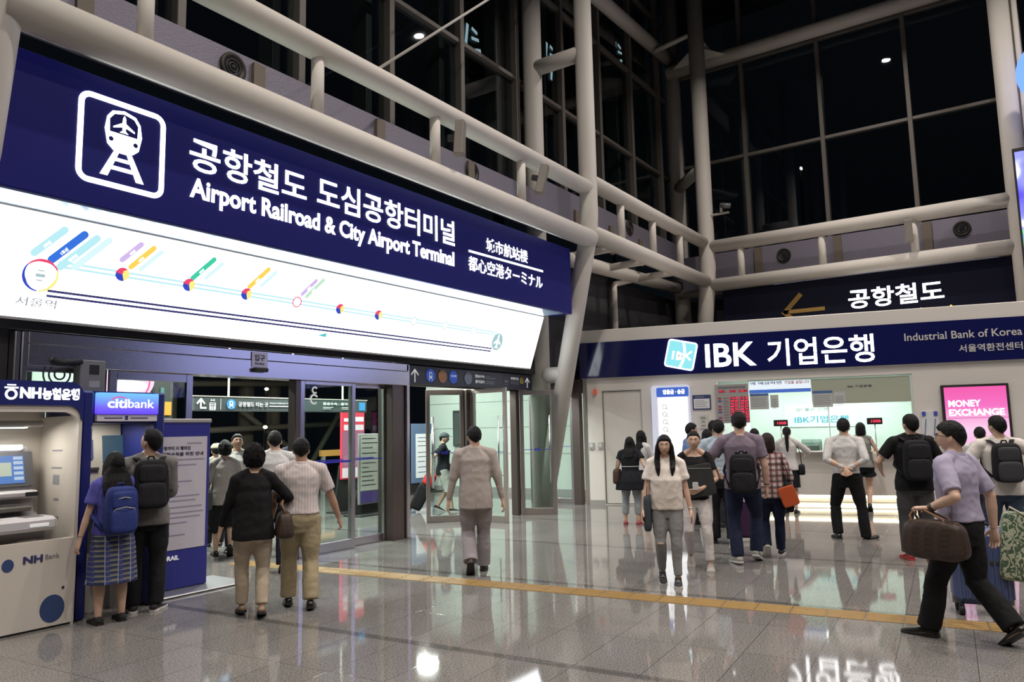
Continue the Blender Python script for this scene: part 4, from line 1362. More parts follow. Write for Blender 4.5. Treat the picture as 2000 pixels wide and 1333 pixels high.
mb = MB(); BB.rect(mb, 2.16, 2.46, 1.30, 1.86, 0, .03, r=.01); mb.obj('back', mat('rack clear', (.68, .70, .74), .2), t)
for a in (2.18, 2.38):
    mb = MB(); BB.rect(mb, a, a + .06, 1.78, 1.86, .03, .02); mb.obj('tab', mat('tab blue', (.05, .08, .42), .5), t)
for a in (2.20, 2.36):
    mb = MB(); BB.line(mb, (a, 1.4), (a + .04, 1.72), .012, .031, .01); mb.obj('pen', mat('pen blue', (.08, .15, .25), .5), t)
# ------------------------------------------------------------------ cash machines and notice board on the left
ATMB = mat('machine blue', (0.016, 0.022, 0.145), .32)
ATMW = mat('machine white', (0.60, 0.555, 0.50), .35)
ATMG = mat('machine grey', (0.34, 0.33, 0.35), .35)
A0, A1, AY = 2.70, 3.61, 7.40
AB = Board((0, AY, 0), (1, 0, 0))
t = thing('cash_machine', 'white and navy cash machine booth at the left edge with a glowing screen', 'cash machine', ((A0 + A1) / 2, 7.8, 0))
# front panel with an arched opening
outer = [(A0, 0.0), (A1, 0.0), (A1, 1.9), (A0, 1.9)]
mb = MB()
AB.rect(mb, A0, A1, .02, .775, -.09, .09)
mb.obj('lower_panel', ATMW, t)
mb = MB(); AB.rect(mb, A0, A1, 0, .02, -.07, .06); mb.obj('kick_plate', BLACK, t)
mb = MB()
h0, h1 = A0 + .055, A1 - .03
arch = [(h0, .775), (h0, 1.80)] + [(h0 + .13 - .13 * cos(pi / 2 * k / 8), 1.80 + .13 * sin(pi / 2 * k / 8)) for k in range(1, 9)] + [(h1 - .13 + .13 * sin(pi / 2 * k / 8), 1.80 + .13 * cos(pi / 2 * k / 8)) for k in range(9)] + [(h1, .775)]
top = [(A0, .775), (A0, 1.80)] + [(A0 + .14 - .14 * cos(pi / 2 * k / 8), 1.85 + .14 * sin(pi / 2 * k / 8)) for k in range(1, 9)] + [(A1 - .14 + .14 * sin(pi / 2 * k / 8), 1.85 + .14 * cos(pi / 2 * k / 8)) for k in range(9)] + [(A1, .775)]
for k in range(len(arch) - 1):
    AB.poly(mb, [arch[k], arch[k + 1], top[k + 1], top[k]], -.05, .05)
mb.obj('arch', ATMW, t)
mb = MB()
AB.poly(mb, [(A0, 1.85), (A0 + .015, 1.868)] + [(A0 + .14 - .12 * cos(pi / 2 * k / 8), 1.87 + .12 * sin(pi / 2 * k / 8)) for k in range(1, 9)] + [(A1 - .14 + .12 * sin(pi / 2 * k / 8), 1.87 + .12 * cos(pi / 2 * k / 8)) for k in range(9)] + [(A1 + .0, 1.85), (A1, 2.08)] + [(A1 - .13 + .13 * cos(pi / 2 * k / 8), 2.08 + .13 * sin(pi / 2 * k / 8)) for k in range(1, 9)] + [(A0 + .13 - .13 * sin(pi / 2 * k / 8), 2.08 + .13 * cos(pi / 2 * k / 8)) for k in range(9)], -.2, .215)
mb.obj('header', ATMB, t)
mb = MB()
mb.box(A0, A0 + .03, AY + .002, 8.18, 0, 1.9).box(A1 - .025, A1, AY + .002, 8.18, 0, 1.9).box(A0, A1, 8.15, 8.18, 0, 2.0).box(A0, A1, AY + .05, 8.18, 1.97, 2.0)
mb.obj('niche', ATMW, t)
lg = glow('booth letter', (1, 1, 1), 1.6)
mb = MB(); AB.ring(mb, 2.985, 2.085, .05, .02, .016, .004); AB.rect(mb, 2.93, 3.04, 2.135, 2.15, .016, .004); AB.rect(mb, 2.95, 3.02, 2.16, 2.172, .016, .004); mb.obj('emblem', lg, t)
AB.text('NH', 3.055, 3.23, 2.05, 2.15, lg, t, .05, d=.016)
AB.text('농협은행', 3.24, 3.565, 2.04, 2.15, lg, t, .045, d=.016)
AB.text('NH', 3.16, 3.32, .595, .66, mat('navy print', (.03, .03, .12), .5), t, .04, d=.001)
AB.text('Bank', 3.34, 3.46, .615, .655, TEXTGREY, t, .0, d=.001)
for u, v, r in ((3.04, .60, .048), (3.42, .17, .105)):
    mb = MB(); AB.disc(mb, u, v, r, r * 1.15, .0, .002); mb.obj('blue_dot', mat('dot blue', (.03, .06, .17), .5), t)
mb = MB(); AB.disc(mb, 3.505, .34, .012, d=0, t=.004); mb.obj('lock', BLACK, t)
# the machine inside
mb = MB()
mb.prism([(7.62, .775), (7.62, .93), (7.86, 1.02), (7.95, 1.25), (8.05, 1.62), (8.15, 1.62), (8.15, .775)], (A0 + .10, 0, 0), (0, 1, 0), (0, 0, 1), (.62, 0, 0))
mb.obj('console', ATMG, t)
mb = MB(); mb.box(2.84, 3.46, 7.45, 7.72, .86, .985, .03); mb.obj('keypad_shelf', mat('machine pale grey', (.52, .51, .54), .35), t)
mb = MB(); mb.box(3.20, 3.36, 7.50, 7.66, .984, .99, .002); mb.obj('keypad', mat('keypad dark', (.12, .12, .12), .4), t)
mb = MB(); mb.box(2.95, 3.02, 7.50, 7.58, .985, .99); mb.obj('guide_sticker', mat('yellow sticker', (.5, .55, .2), .5), t)
mb = MB(); mb.box(3.22, 3.38, 7.445, 7.452, .90, .93, .002); mb.obj('tray_slot', PRINTW, t)
sc_t = Matrix.Translation((0, 0, 0))
SCB = Board((0, 7.945, 1.27), (1, 0, 0), (0, .26, .966))
mb = MB(); SCB.rect(mb, 2.90, 3.44, -.03, .30, .0, .03, r=.01); mb.obj('screen_bezel', mat('bezel', (.08, .08, .09), .3), t)
mb = MB(); SCB.rect(mb, 2.96, 3.36, .0, .265, .03, .004); mb.obj('display', glow('screen blue', (.07, .20, .55), .9), t)
mb = MB(); SCB.rect(mb, 2.97, 3.25, .07, .20, .034, .003); mb.obj('display_panel', glow('screen cream', (.62, .70, .55), .75), t)
for z in (.03, .08, .13, .18, .225):
    mb = MB(); SCB.rect(mb, 3.27, 3.35, z, z + .03, .034, .003); mb.obj('display_key', glow('screen pale', (.55, .68, .85), .8), t)
mb = MB(); SCB.rect(mb, 2.92, 3.36, .325, .37, .0, .04, r=.01); mb.obj('top_lamp', glow('console lamp', (1, 1, .96), 1.8), t)
mb = MB(); mb.box(2.86, 3.44, 7.80, 8.0, 1.14, 1.21, .02); mb.obj('card_slot_bar', mat('machine pale grey', (.52, .51, .54)), t)
mb = MB(); mb.box(3.32, 3.43, 7.79, 7.81, 1.155, 1.195, .004).box(2.92, 3.05, 7.79, 7.81, 1.155, 1.18, .004); mb.obj('card_slot', BLACK, t)
mb = MB(); mb.box(2.98, 3.34, 7.70, 7.86, 1.03, 1.075, .01); mb.obj('cash_slot', mat('slot dark', (.10, .095, .085), .35), t)
mb = MB(); mb.box(2.90, 3.44, 7.75, 8.0, 1.80, 1.86, .02); mb.obj('lamp_bar', GREY, t)
mb = MB(); mb.box(3.05, 3.30, 7.78, 7.9, 1.79, 1.80); mb.obj('lamp_tube', glow('booth lamp', (1, .96, .86), 3.0), t)
area_light('booth_lamp', (3.2, 7.82, 1.78), (3.3, 7.6, 1.0), .25, 5.5, (1, .95, .85))
NB = Board((A1 - .026, 7.5, 0), (0, -1, 0))
for y0, y1, z0, z1 in ((-.40, -.20, 1.565, 1.58), (-.40, -.2, 1.40, 1.415), (-.36, -.24, 1.25, 1.34), (-.33, -.24, 1.10, 1.12), (-.36, -.22, .93, .95)):
    NB.rect(MB(), y0, y1, z0, z1, 0, .002).obj('side_print', TEXTGREY, t)

# second machine: tall navy booth with a glowing violet-blue head sign
C0, C1, CY_ = 3.63, 4.47, 7.45
CB = Board((0, CY_, 0), (1, 0, 0))
t = thing('cash_machine', 'tall navy cash machine booth with a glowing violet-blue head sign', 'cash machine', (4.08, 7.8, 0))
mb = MB()
mb.box(C0, C0 + .11, CY_, 8.2, 0, 2.14, .02).box(C1 - .11, C1, CY_, 8.2, 0, 2.14, .02).box(C0 + .1, C1 - .1, CY_ + .06, 8.2, 1.83, 2.14).box(C0 + .1, C1 - .1, 8.12, 8.2, 0, 1.85)
mb.obj('body', ATMB, t)
hs = bpy.data.materials.new('head sign glow'); hs.use_nodes = True
nt = hs.node_tree
tc = nt.nodes.new('ShaderNodeTexCoord'); sp = nt.nodes.new('ShaderNodeSeparateXYZ'); nt.links.new(tc.outputs['Object'], sp.inputs[0])
mr = nt.nodes.new('ShaderNodeMapRange'); mr.inputs[1].default_value, mr.inputs[2].default_value = 1.91, 2.12; nt.links.new(sp.outputs[2], mr.inputs[0])
rp = nt.nodes.new('ShaderNodeValToRGB')
rp.color_ramp.elements[0].color = (.12, .04, .75, 1); rp.color_ramp.elements[1].color = (.16, .52, .95, 1)
e = rp.color_ramp.elements.new(.35); e.color = (.16, .12, .95, 1)
nt.links.new(mr.outputs[0], rp.inputs[0]); b_ = nt.nodes['Principled BSDF']
nt.links.new(rp.outputs[0], b_.inputs['Emission Color']); b_.inputs['Emission Strength'].default_value = 1.15; b_.inputs['Base Color'].default_value = (.02, .02, .05, 1)
mb = MB(); CB.rect(mb, 3.77, 4.385, 1.915, 2.125, -.05, .06, r=.012); mb.obj('head_sign', hs, t)
CB.text('citi', 3.86, 4.055, 1.975, 2.065, lg, t, .022, d=.011)
CB.text('bank', 4.065, 4.335, 1.978, 2.065, lg, t, .004, d=.011)
mb = MB()
for k in range(14):
    a0, a1 = radians(25 + 130 * k / 14), radians(25 + 130 * (k + 1) / 14)
    CB.line(mb, (3.975 + .085 * cos(a0), 2.03 + .055 * sin(a0)), (3.975 + .085 * cos(a1), 2.03 + .055 * sin(a1)), .012, .011)
mb.obj('arc', glow('red arc', (.8, .12, .35), 1.0), t)
mb = MB(); CB.rect(mb, 3.77, 4.385, 1.845, 1.91, -.05, .05); mb.obj('name_strip', mat('strip white', (.55, .53, .58), .5), t)
mb = MB(); CB.rect(mb, 3.84, 4.02, 1.872, 1.882, 0, .002); CB.rect(mb, 4.10, 4.28, 1.872, 1.882, 0, .002); CB.rect(mb, 4.045, 4.075, 1.86, 1.90, 0, .002); mb.obj('print', mat('navy print', (.03, .03, .12)), t)
mb = MB()
mb.prism([(7.75, 0), (7.75, .95), (7.85, 1.0), (8.02, 1.20), (8.10, 1.84), (8.15, 1.84), (8.15, 0)], (C0 + .11, 0, 0), (0, 1, 0), (0, 0, 1), (.61, 0, 0))
mb.obj('console', mat('machine beige', (.33, .31, .27), .45), t)
XB2 = Board((0, 8.03, 1.25), (1, 0, 0), (0, .12, .993))
mb = MB(); XB2.rect(mb, 3.79, 4.05, .22, .42, .0, .02); mb.obj('display', glow('dim display', (.05, .09, .22), .5), t)
mb = MB(); XB2.rect(mb, 4.15, 4.36, .18, .46, .0, .02); mb.obj('side_display', glow('teal display', (.03, .10, .16), .6), t)
mb = MB(); XB2.rect(mb, 3.79, 4.10, .10, .13, .0, .03); mb.obj('card_slot', BLACK, t)
area_light('booth_lamp', (4.05, 7.75, 1.82), (4.05, 7.8, 1.0), .25, 5, (1, .95, .85))
mb = MB(); mb.box(3.80, 4.34, 7.62, 7.80, .90, .98, .02); mb.obj('keypad_shelf', ATMG, t)

# grey wall box over the machines and emblem rings on the glass behind
t = thing('wall_box', 'grey metal box with a dark grille on the wall above the cash machines', 'box', (4.1, 8.25, 2.2))
MB().box(3.96, 4.22, 8.2, 8.36, 2.12, 2.51, .008).obj('case', mat('box grey', (.22, .215, .21), .5), t)
GBX = Board((0, 8.2, 0), (1, 0, 0))
mb = MB(); GBX.rect(mb, 4.05, 4.15, 2.36, 2.46, 0, .004); mb.obj('grille', BLACK, t)
mb = MB(); GBX.rect(mb, 4.05, 4.16, 2.22, 2.29, 0, .003); mb.obj('label_plate', mat('plate grey', (.4, .4, .4), .5), t)
MB().tube([(3.98, 8.22, 2.49), (3.80, 8.25, 2.47), (3.72, 8.29, 2.5)], .035, 10).obj('cable', BLACK, t)
t = thing('ring_emblem', 'dim concentric ring emblem on the dark glass above the white cash machine', 'sticker', (3.9, 8.4, 2.3))
RBX = Board((0, 8.438, 0), (1, 0, 0))
mb = MB()
for r in (.17, .115, .06):
    RBX.ring(mb, 3.86, 2.36, r, .018, 0, .004)
mb.obj('rings', mat('ring print', (.22, .21, .19), .5), t)

# tall blue notice board on a metal foot plate
K0, K1, KY = 4.485, 5.27, 7.85
NBD = Board((0, KY, 0), (1, 0, 0))
t = thing('notice_board', 'tall blue notice board with a pale printed sheet on a metal foot plate', 'notice board', (4.9, 7.9, 0))
MB().box(K0, K1, KY + .002, KY + .10, .03, 1.84, .006).obj('board', mat('notice blue', (.022, .026, .22), .4), t)
MB().box(K0 - .01, K1 + .012, KY - .01, KY + .12, 1.835, 1.88, .008).obj('cap', GREY, t)
MB().box(4.49, 5.62, KY - .30, KY + .40, 0.003, .025, .01).obj('foot_plate', mat('foot plate', (.40, .40, .42), .3, .7), t)
mb = MB(); NBD.rect(mb, 4.50, 5.23, .45, 1.68, 0, .004); mb.obj('sheet', mat('lilac sheet', (.48, .46, .52), .6), t)
mb = MB()
for z, a, b in ((1.60, 4.98, 5.16), (1.42, 4.62, 5.2), (1.36, 4.66, 5.1), (1.18, 4.6, 5.05), (1.13, 4.6, 4.9), (1.02, 4.6, 5.15), (.97, 4.6, 5.1), (.90, 4.62, 5.18), (.84, 4.6, 5.2), (.79, 4.6, 5.16), (.73, 4.62, 5.0), (.60, 4.75, 4.98)):
    NBD.rect(mb, a, b, z, z + .014, .004, .002)
mb.obj('print', mat('sheet print', (.26, .25, .33), .6), t)
NBD.text('인천공항까지 더 빨라진', 4.58, 5.02, 1.535, 1.575, INK, t, .01, d=.004)
NBD.text('철도 안전수칙을 위한 안내', 4.56, 5.18, 1.47, 1.51, INK, t, .01, d=.004)
NBD.text('KORAIL', 4.68, 4.92, .34, .39, PRINTW, t, .03, d=.001)
# ------------------------------------------------------------------ people
LOCAL = set()
X_, Y_, Z_ = V3((1, 0, 0)), V3((0, 1, 0)), V3((0, 0, 1))
SKIN = mat('skin', (0.60, 0.39, 0.285), 0.5, var=.06, vscale=25)
SKIN_D = mat('tanned skin', (0.44, 0.265, 0.18), 0.5, var=.06, vscale=25)
LIPS = mat('lips', (0.45, 0.14, 0.12), 0.4)
EYEW = mat('eye white', (0.42, 0.38, 0.35), 0.3)
EYEI = mat('iris', (0.02, 0.012, 0.008), 0.1)
HAIR = mat('black hair', (0.006, 0.0055, 0.0055), 0.55, spec=.22, bump=(26, .7, (6, 6, .6)))
HAIRB = mat('brown hair', (0.024, 0.015, 0.011), 0.55, spec=.22, bump=(26, .7, (6, 6, .6)))
HAIRC = mat('curly hair', (0.006, 0.005, 0.005), 0.75, spec=.15, bump=(70, .9, (1, 1, 1)))


def cloth(name, col, rough=.85, fold=.35, var=.05):
    return mat(name, col, rough, spec=.2, bump=(11, fold * 1.5, (1, 1, .5)), var=var, vscale=14)


def pattern(name, base, waves, rough=.85):
    """Woven bands: waves = [(axis, period, duty, colour)] laid over the base colour."""
    if name in _M:
        return _M[name]
    m = bpy.data.materials.new(name)
    m.use_nodes = True
    nt = m.node_tree
    L, N = nt.links.new, nt.nodes.new
    b = nt.nodes['Principled BSDF']
    b.inputs['Roughness'].default_value = rough
    b.inputs['Specular IOR Level'].default_value = .25
    tc = N('ShaderNodeTexCoord')
    sp = N('ShaderNodeSeparateXYZ')
    L(tc.outputs['Object'], sp.inputs[0])
    prev = None
    for ax, per, duty, col in waves:
        w = N('ShaderNodeMath'); w.operation = 'WRAP'
        w.inputs[1].default_value, w.inputs[2].default_value = per, 0.0
        L(sp.outputs[ax], w.inputs[0])
        c = N('ShaderNodeMath'); c.operation = 'LESS_THAN'; c.inputs[1].default_value = per * duty
        L(w.outputs[0], c.inputs[0])
        k = N('ShaderNodeMath'); k.operation = 'MULTIPLY'; k.inputs[1].default_value = col[3] if len(col) > 3 else 1.0
        L(c.outputs[0], k.inputs[0])
        mx = N('ShaderNodeMix'); mx.data_type = 'RGBA'
        L(k.outputs[0], mx.inputs[0])
        if prev is None:
            mx.inputs[6].default_value = (*base, 1)
        else:
            L(prev, mx.inputs[6])
        mx.inputs[7].default_value = (*col[:3], 1)
        prev = mx.outputs[2]
    L(prev, b.inputs['Base Color'])
    n = N('ShaderNodeTexNoise'); n.inputs['Scale'].default_value = 9
    mp = N('ShaderNodeMapping'); mp.inputs['Scale'].default_value = (1, 1, .45)
    L(tc.outputs['Object'], mp.inputs['Vector']); L(mp.outputs[0], n.inputs['Vector'])
    bp = N('ShaderNodeBump'); bp.inputs['Strength'].default_value = .35; bp.inputs['Distance'].default_value = .02
    L(n.outputs['Fac'], bp.inputs['Height']); L(bp.outputs['Normal'], b.inputs['Normal'])
    _M[name] = m
    return m


def ik(a, c, l1, l2, hint):
    """Middle joint of a two-bone chain from a towards c, bent towards hint; returns joint and reachable end."""
    d = c - a
    L = d.length
    mx = (l1 + l2) * .999
    if L > mx:
        c = a + d * (mx / L)
        d = c - a
        L = mx
    u = d.normalized()
    x = (l1 * l1 - l2 * l2 + L * L) / (2 * L)
    h = sqrt(max(0, l1 * l1 - x * x))
    p = hint - u * hint.dot(u)
    p = p.normalized() if p.length > 1e-6 else u.orthogonal().normalized()
    return a + u * x + p * h, c


def sstep(t):
    t = max(0.0, min(1.0, t))
    return t * t * (3 - 2 * t)


def interp(tab, f):
    for i in range(len(tab) - 1):
        if f <= tab[i + 1][0]:
            a, b = tab[i], tab[i + 1]
            t = max(0, (f - a[0]) / (b[0] - a[0]))
            return [a[k] + (b[k] - a[k]) * t for k in range(1, len(a))]
    return list(tab[-1][1:])


# torso outline: fraction of height -> half width, half depth, forward shift (fractions of height)
TORSO_M = [(.455, .070, .052, 0), (.50, .094, .066, -.006), (.54, .094, .066, -.005), (.60, .083, .060, 0), (.66, .084, .060, .003), (.72, .094, .063, .005), (.77, .099, .062, .002), (.805, .088, .054, -.003), (.83, .052, .042, -.006), (.855, .034, .036, -.004)]
TORSO_F = [(.455, .070, .055, 0), (.50, .099, .068, -.008), (.54, .093, .063, -.005), (.60, .073, .052, 0), (.64, .072, .052, .003), (.72, .082, .064, .010), (.77, .086, .056, .003), (.805, .077, .047, -.003), (.83, .045, .037, -.006), (.855, .029, .031, -.004)]


class Figure:
    def __init__(s, H, sex, feet, arms=None, lean=0.0, head=(0, 0), w=1.0, side=0.0):
        s.H, s.sex, s.w = H, sex, w
        male = sex == 'm'
        s.tor = TORSO_M if male else TORSO_F
        s.L1, s.L2 = .245 * H, .232 * H
        hx = .052 * H
        ank = []
        for sg, (x, y, lift, pitch, yaw) in zip((-1, 1), feet):
            # ankle rises as the heel lifts about the ball of the foot
            ah = .043 * H
            b = .085 * H
            ca, sa = cos(pitch), sin(pitch)
            ay = b - (b * ca - ah * sa)
            az = ah * ca + b * sa
            cy, sy = cos(yaw), sin(yaw)
            ank.append(V3((x - sy * ay, y + cy * ay, az + lift)))
        reach = (s.L1 + s.L2) * .996
        zp = min(sqrt(max(.01, reach ** 2 - (a.x - sg * hx) ** 2 - (a.y + .0) ** 2)) + a.z for sg, a in zip((-1, 1), ank)) + .012 * H
        zp = min(zp, .53 * H)
        s.P = V3((0, 0, zp))
        s.U = V3((sin(side), sin(lean), cos(lean))).normalized()
        s.dz = zp - .53 * H
        s.hip, s.knee, s.ank, s.feet = [], [], [], feet
        for sg, a, f in zip((-1, 1), ank, feet):
            h = V3((sg * hx, 0, zp - .012 * H))
            k, a = ik(h, a, s.L1, s.L2, V3((-sin(f[4]) * 1 + sg * .06, 1, 0.1)))
            s.hip.append(h); s.knee.append(k); s.ank.append(a)
        sw = (.112 if male else .097) * H * (.5 + .5 * w)
        s.sh, s.elb, s.wri, s.hd = [], [], [], []
        s.l1, s.l2 = .172 * H, .148 * H
        arms = arms or [None, None]
        for sg, a in zip((-1, 1), arms):
            sh = s.T(.812) + X_ * (sg * sw)
            if a is None:
                a = dict(to=(sg * .045, .04, -.315))
            tgt = a['to']
            tgt = V3(tgt) * H if a.get('abs') else sh + V3(tgt) * H
            e, wr = ik(sh, tgt, s.l1, s.l2, V3(a.get('elbow', (sg * .5, -1, -.2))))
            s.sh.append(sh); s.elb.append(e); s.wri.append(wr)
            d = V3(a['dir']) if 'dir' in a else (wr - e)
            n = V3(a.get('palm', (-sg, .15, 0)))
            s.hd.append((d.normalized(), n, a.get('curl', .35), a.get('thumb')))
        # head frame
        yaw, pitch = head
        s.Rh = Matrix.Rotation(yaw, 3, 'Z') @ Matrix.Rotation(-pitch, 3, 'X')
        s.ha, s.hb, s.hc = .0455 * H, .057 * H, .0655 * H
        nk = s.T(.862)
        s.nk = nk
        s.C = nk + s.Rh @ V3((0, .016 * H, H * (1 - .862) - s.hc))

    def T(s, f):
        z = (f - .53) * s.H
        return (s.P + s.U * z) if z > 0 else s.P + V3((0, 0, z))

    def prof(s, f):
        w, d, y = interp(s.tor, f)
        return w * s.H * s.w, d * s.H * (.4 + .6 * s.w), y * s.H

    def ring(s, f, e=0.0, n=28, front=0.0, wide=1.0):
        w, d, y = s.prof(f)
        c = s.T(f) + Y_ * y
        out = []
        for k in range(n):
            a = 2 * pi * k / n
            # slightly squared section
            ca, sa = cos(a), sin(a)
            q = 1.0 / (abs(ca) ** 2.4 + abs(sa) ** 2.4) ** (1 / 2.4)
            out.append(c + X_ * ((w + e) * wide * q * ca) + Y_ * ((d + e) * q * sa + (front if sa > 0 else 0) * sa))
        return out

    # ---- bare body
    def head_pt(s, n):
        """Surface point of the head in direction n (unit, head frame)."""
        x, y, z = n.x, n.y, n.z
        low = max(0.0, -z)
        wx = s.ha * (1 - .30 * low ** 1.6) * (1 + .03 * max(0, z))
        fy = s.hb * (1 - (.02 if y > 0 else .28) * low ** 1.3)
        p = V3((x * wx, y * fy, z * s.hc))
        H = s.H
        if y > 0:
            g = lambda cx, cz, sx, sz: exp(-((x - cx) / sx) ** 2 - ((z - cz) / sz) ** 2)
            p.y += H * (.0115 * g(0, -.30, .13, .16) + .006 * g(0, -.12, .09, .2) - .0052 * (g(.38, .02, .2, .12) + g(-.38, .02, .2, .12))
                        + .0025 * g(0, .2, .5, .1) + .0035 * g(0, -.60, .22, .10) + .004 * g(0, -.9, .25, .14) - .002 * g(0, -.74, .2, .06))
        return p

    def HP(s, v):
        return s.C + s.Rh @ V3(v)

    def head(s, mb):
        rings = []
        for i in range(25):
            th = pi * (.03 + .94 * i / 24)
            rings.append([s.C + s.Rh @ s.head_pt(V3((sin(th) * cos(2 * pi * k / 36), sin(th) * sin(2 * pi * k / 36), -cos(th)))) for k in range(36)])
        mb.loft(rings)
        for sg in (-1, 1):
            mb.ball(s.HP((sg * s.ha * .99, -.004 * s.H, -.10 * s.hc)), (.0052 * s.H, .0115 * s.H, .0185 * s.H), 10, 8, mtx=s.Rh @ Matrix.Rotation(sg * .3, 3, 'Z'))

    def hand(s, mb, i):
        H, sg = s.H, (-1, 1)[i]
        d, n, curl, th = s.hd[i]
        n = (n - d * n.dot(d)).normalized()
        t = V3(th) if th else (Y_ if abs(d.y) < .8 else Z_)
        t = (t - d * t.dot(d) - n * t.dot(n)).normalized()
        W = s.wri[i]
        rings = []
        for q, a, b in ((-.006, .0155, .0125), (.008, .017, .012), (.03, .0235, .0115), (.05, .0255, .0100), (.060, .0235, .0080)):
            c = W + d * (q * H) + n * (.10 * curl * q * H)
            rings.append([c + t * (a * H * cos(2 * pi * k / 14)) + n * (b * H * sin(2 * pi * k / 14)) for k in range(14)])
        mb.loft(rings)
        for off, ln, k0 in ((.0192, .040, .9), (.0066, .046, 1.0), (-.0062, .043, 1.1), (-.0186, .034, 1.2)):
            p = W + d * (.054 * H) + t * (off * H)
            dr = (d + t * (off * 4.5)).normalized()
            pts, ang = [p], curl * .5 * k0
            for seg in (.42, .32, .26):
                v = dr * cos(ang) + n * sin(ang)
                p = p + v * (ln * H * seg)
                pts.append(p)
                ang += curl * 1.0 * k0
            mb.tube(pts, [.0056 * H, .0054 * H, .0050 * H, .0040 * H], 9)
        p = W + d * (.014 * H) + t * (.014 * H) + n * (.003 * H)
        v1 = (d * .62 + t * .75 + n * .25).normalized()
        v2 = (d * .85 + t * .38 + n * (.2 + curl * .5)).normalized()
        mb.tube([p, p + v1 * .022 * H, p + v1 * .022 * H + v2 * .018 * H, p + v1 * .022 * H + v2 * .033 * H], [.0085 * H, .0072 * H, .0062 * H, .0046 * H], 9)

    def limb(s, mb, a, b, c, ra, n=14, back=0.0):
        """Tapered two-bone limb: ra = radii at start, mid, joint, mid, end."""
        bk = V3((0, -back, 0))
        pts = [a, a.lerp(b, .5), b.lerp(a, .12), b, b.lerp(c, .12), b.lerp(c, .36) + bk, b.lerp(c, .65) + bk * .4, c]
        r = [ra[0], ra[1], ra[2] * 1.04, ra[2], ra[2] * 1.0, ra[3], (ra[3] + ra[4]) * .5, ra[4]]
        mb.tube(pts, r, n)
        mb.ball(b, ra[2] * .99, 12, 8)

    def body(s, vox):
        H, w = s.H, s.w
        male = s.sex == 'm'
        mb = MB()
        mb.loft([s.ring(f) for f in (.455, .48, .50, .54, .58, .62, .66, .70, .74, .775, .805, .82, .835, .855)])
        ar = (.0285, .0265, .0225, .0235, .0155) if male else (.0240, .0225, .0195, .0205, .0138)
        lr = (.052, .045, .0335, .034, .0205) if male else (.054, .046, .0325, .0325, .019)
        for i, sg in enumerate((-1, 1)):
            s.limb(mb, s.hip[i] + Z_ * .01, s.knee[i], s.ank[i], [r * H * (.35 + .65 * w) for r in lr], back=.008 * H)
            s.limb(mb, s.sh[i], s.elb[i], s.wri[i], [r * H * (.4 + .6 * w) for r in ar])
            mb.ball(s.sh[i], (.031 if male else .0265) * H, 14, 10)
            mb.tube([s.T(.865) + X_ * (sg * .018 * H), s.T(.845) + X_ * (sg * .052 * H), s.sh[i] + Z_ * .006 * H], [.024 * H, .022 * H, .024 * H], 12)
            s.hand(mb, i)
            M = s.footM(i)
            mb.tube([M @ V3((0, -.030 * H, -.020 * H)), M @ V3((0, .01 * H, -.018 * H)), M @ V3((0, .06 * H, -.027 * H)), M @ V3((0, .098 * H, -.033 * H))], [.019 * H, .022 * H, .025 * H, .014 * H], 12, ry=[.017 * H, .019 * H, .012 * H, .007 * H], ref=M.to_3x3() @ X_)
        nr = .0335 if male else .0285
        mb.tube([s.T(.835), s.nk, s.C - s.Rh @ V3((0, .012 * H, .02 * H))], [nr * H * 1.12, nr * H, nr * H], 16)
        s.head(mb)
        return remesh(mb, vox, 'body', 2)

    def footM(s, i):
        x, y, lift, pitch, yaw = s.feet[i]
        return Matrix.Translation(s.ank[i]) @ Matrix.Rotation(yaw, 4, 'Z') @ Matrix.Rotation(-pitch, 4, 'X')

    # ---- garments
    def folds(s, me, amp, fx=7.0, fz=4.0, seed=0.0):
        me.update()
        nrm = [v.normal.copy() for v in me.vertices]
        for v, n in zip(me.vertices, nrm):
            p = v.co
            a = noise.noise(V3((p.x * fx + seed, p.y * fx, p.z * fz)))
            b = noise.noise(V3((p.x * fx * 1.6 + p.z * 5, p.y * fx * 1.6 + seed, p.z * fz * 2.6 - p.x * 4)))
            c = noise.noise(V3((p.x * fx * 3.5, p.y * fx * 3.5 - seed, p.z * fz * 4.5 + p.x * 6)))
            v.co = p + n * (amp * (.8 * a + .65 * (.45 - 1.6 * abs(b)) + .3 * c))
        me.update()
        return me

    def arm_path(s, i, upto):
        a, b, c = s.sh[i], s.elb[i], s.wri[i]
        tot = s.l1 + s.l2
        q = upto * tot
        pts = [a, a.lerp(b, .35), a.lerp(b, min(1, q / s.l1)) if q < s.l1 else b.lerp(a, .1)]
        if q > s.l1:
            pts += [b, b.lerp(c, .1), b.lerp(c, min(1, (q - s.l1) / s.l2) * .5), b.lerp(c, min(1, (q - s.l1) / s.l2))]
        return pts

    def top(s, hem=.47, sleeve=.38, ease=.014, vox=.009, amp=.006, flare=0.0, neck=.85, cuff=None, seed=1.0, over=.018, boxy=0.0):
        """Shirt, jacket or cardigan: hem (fraction of height), sleeve (fraction of the arm covered)."""
        H = s.H
        mb = MB()
        fs = [f for f in (.36, .40, .44, .47, .50, .54, .58, .62, .66, .70, .74, .775, .80, .82, .835, .85) if hem + .012 < f < neck]
        fs = [hem] + fs + [neck]
        rings = []
        for f in fs:
            fl = flare * max(0, (.62 - f) / .15)
            e = ease * (1.0 if f < .80 else .55) + fl + over * sstep((.63 - f) / .07)
            ff = max(f, .50)
            if boxy and f < .72:
                e += boxy * max(0, .098 * H - s.prof(ff)[0])
            r = s.ring(ff, e)
            dz = s.T(f) - s.T(ff)
            rings.append([p + dz for p in r])
        mb.loft(rings)
        male = s.sex == 'm'
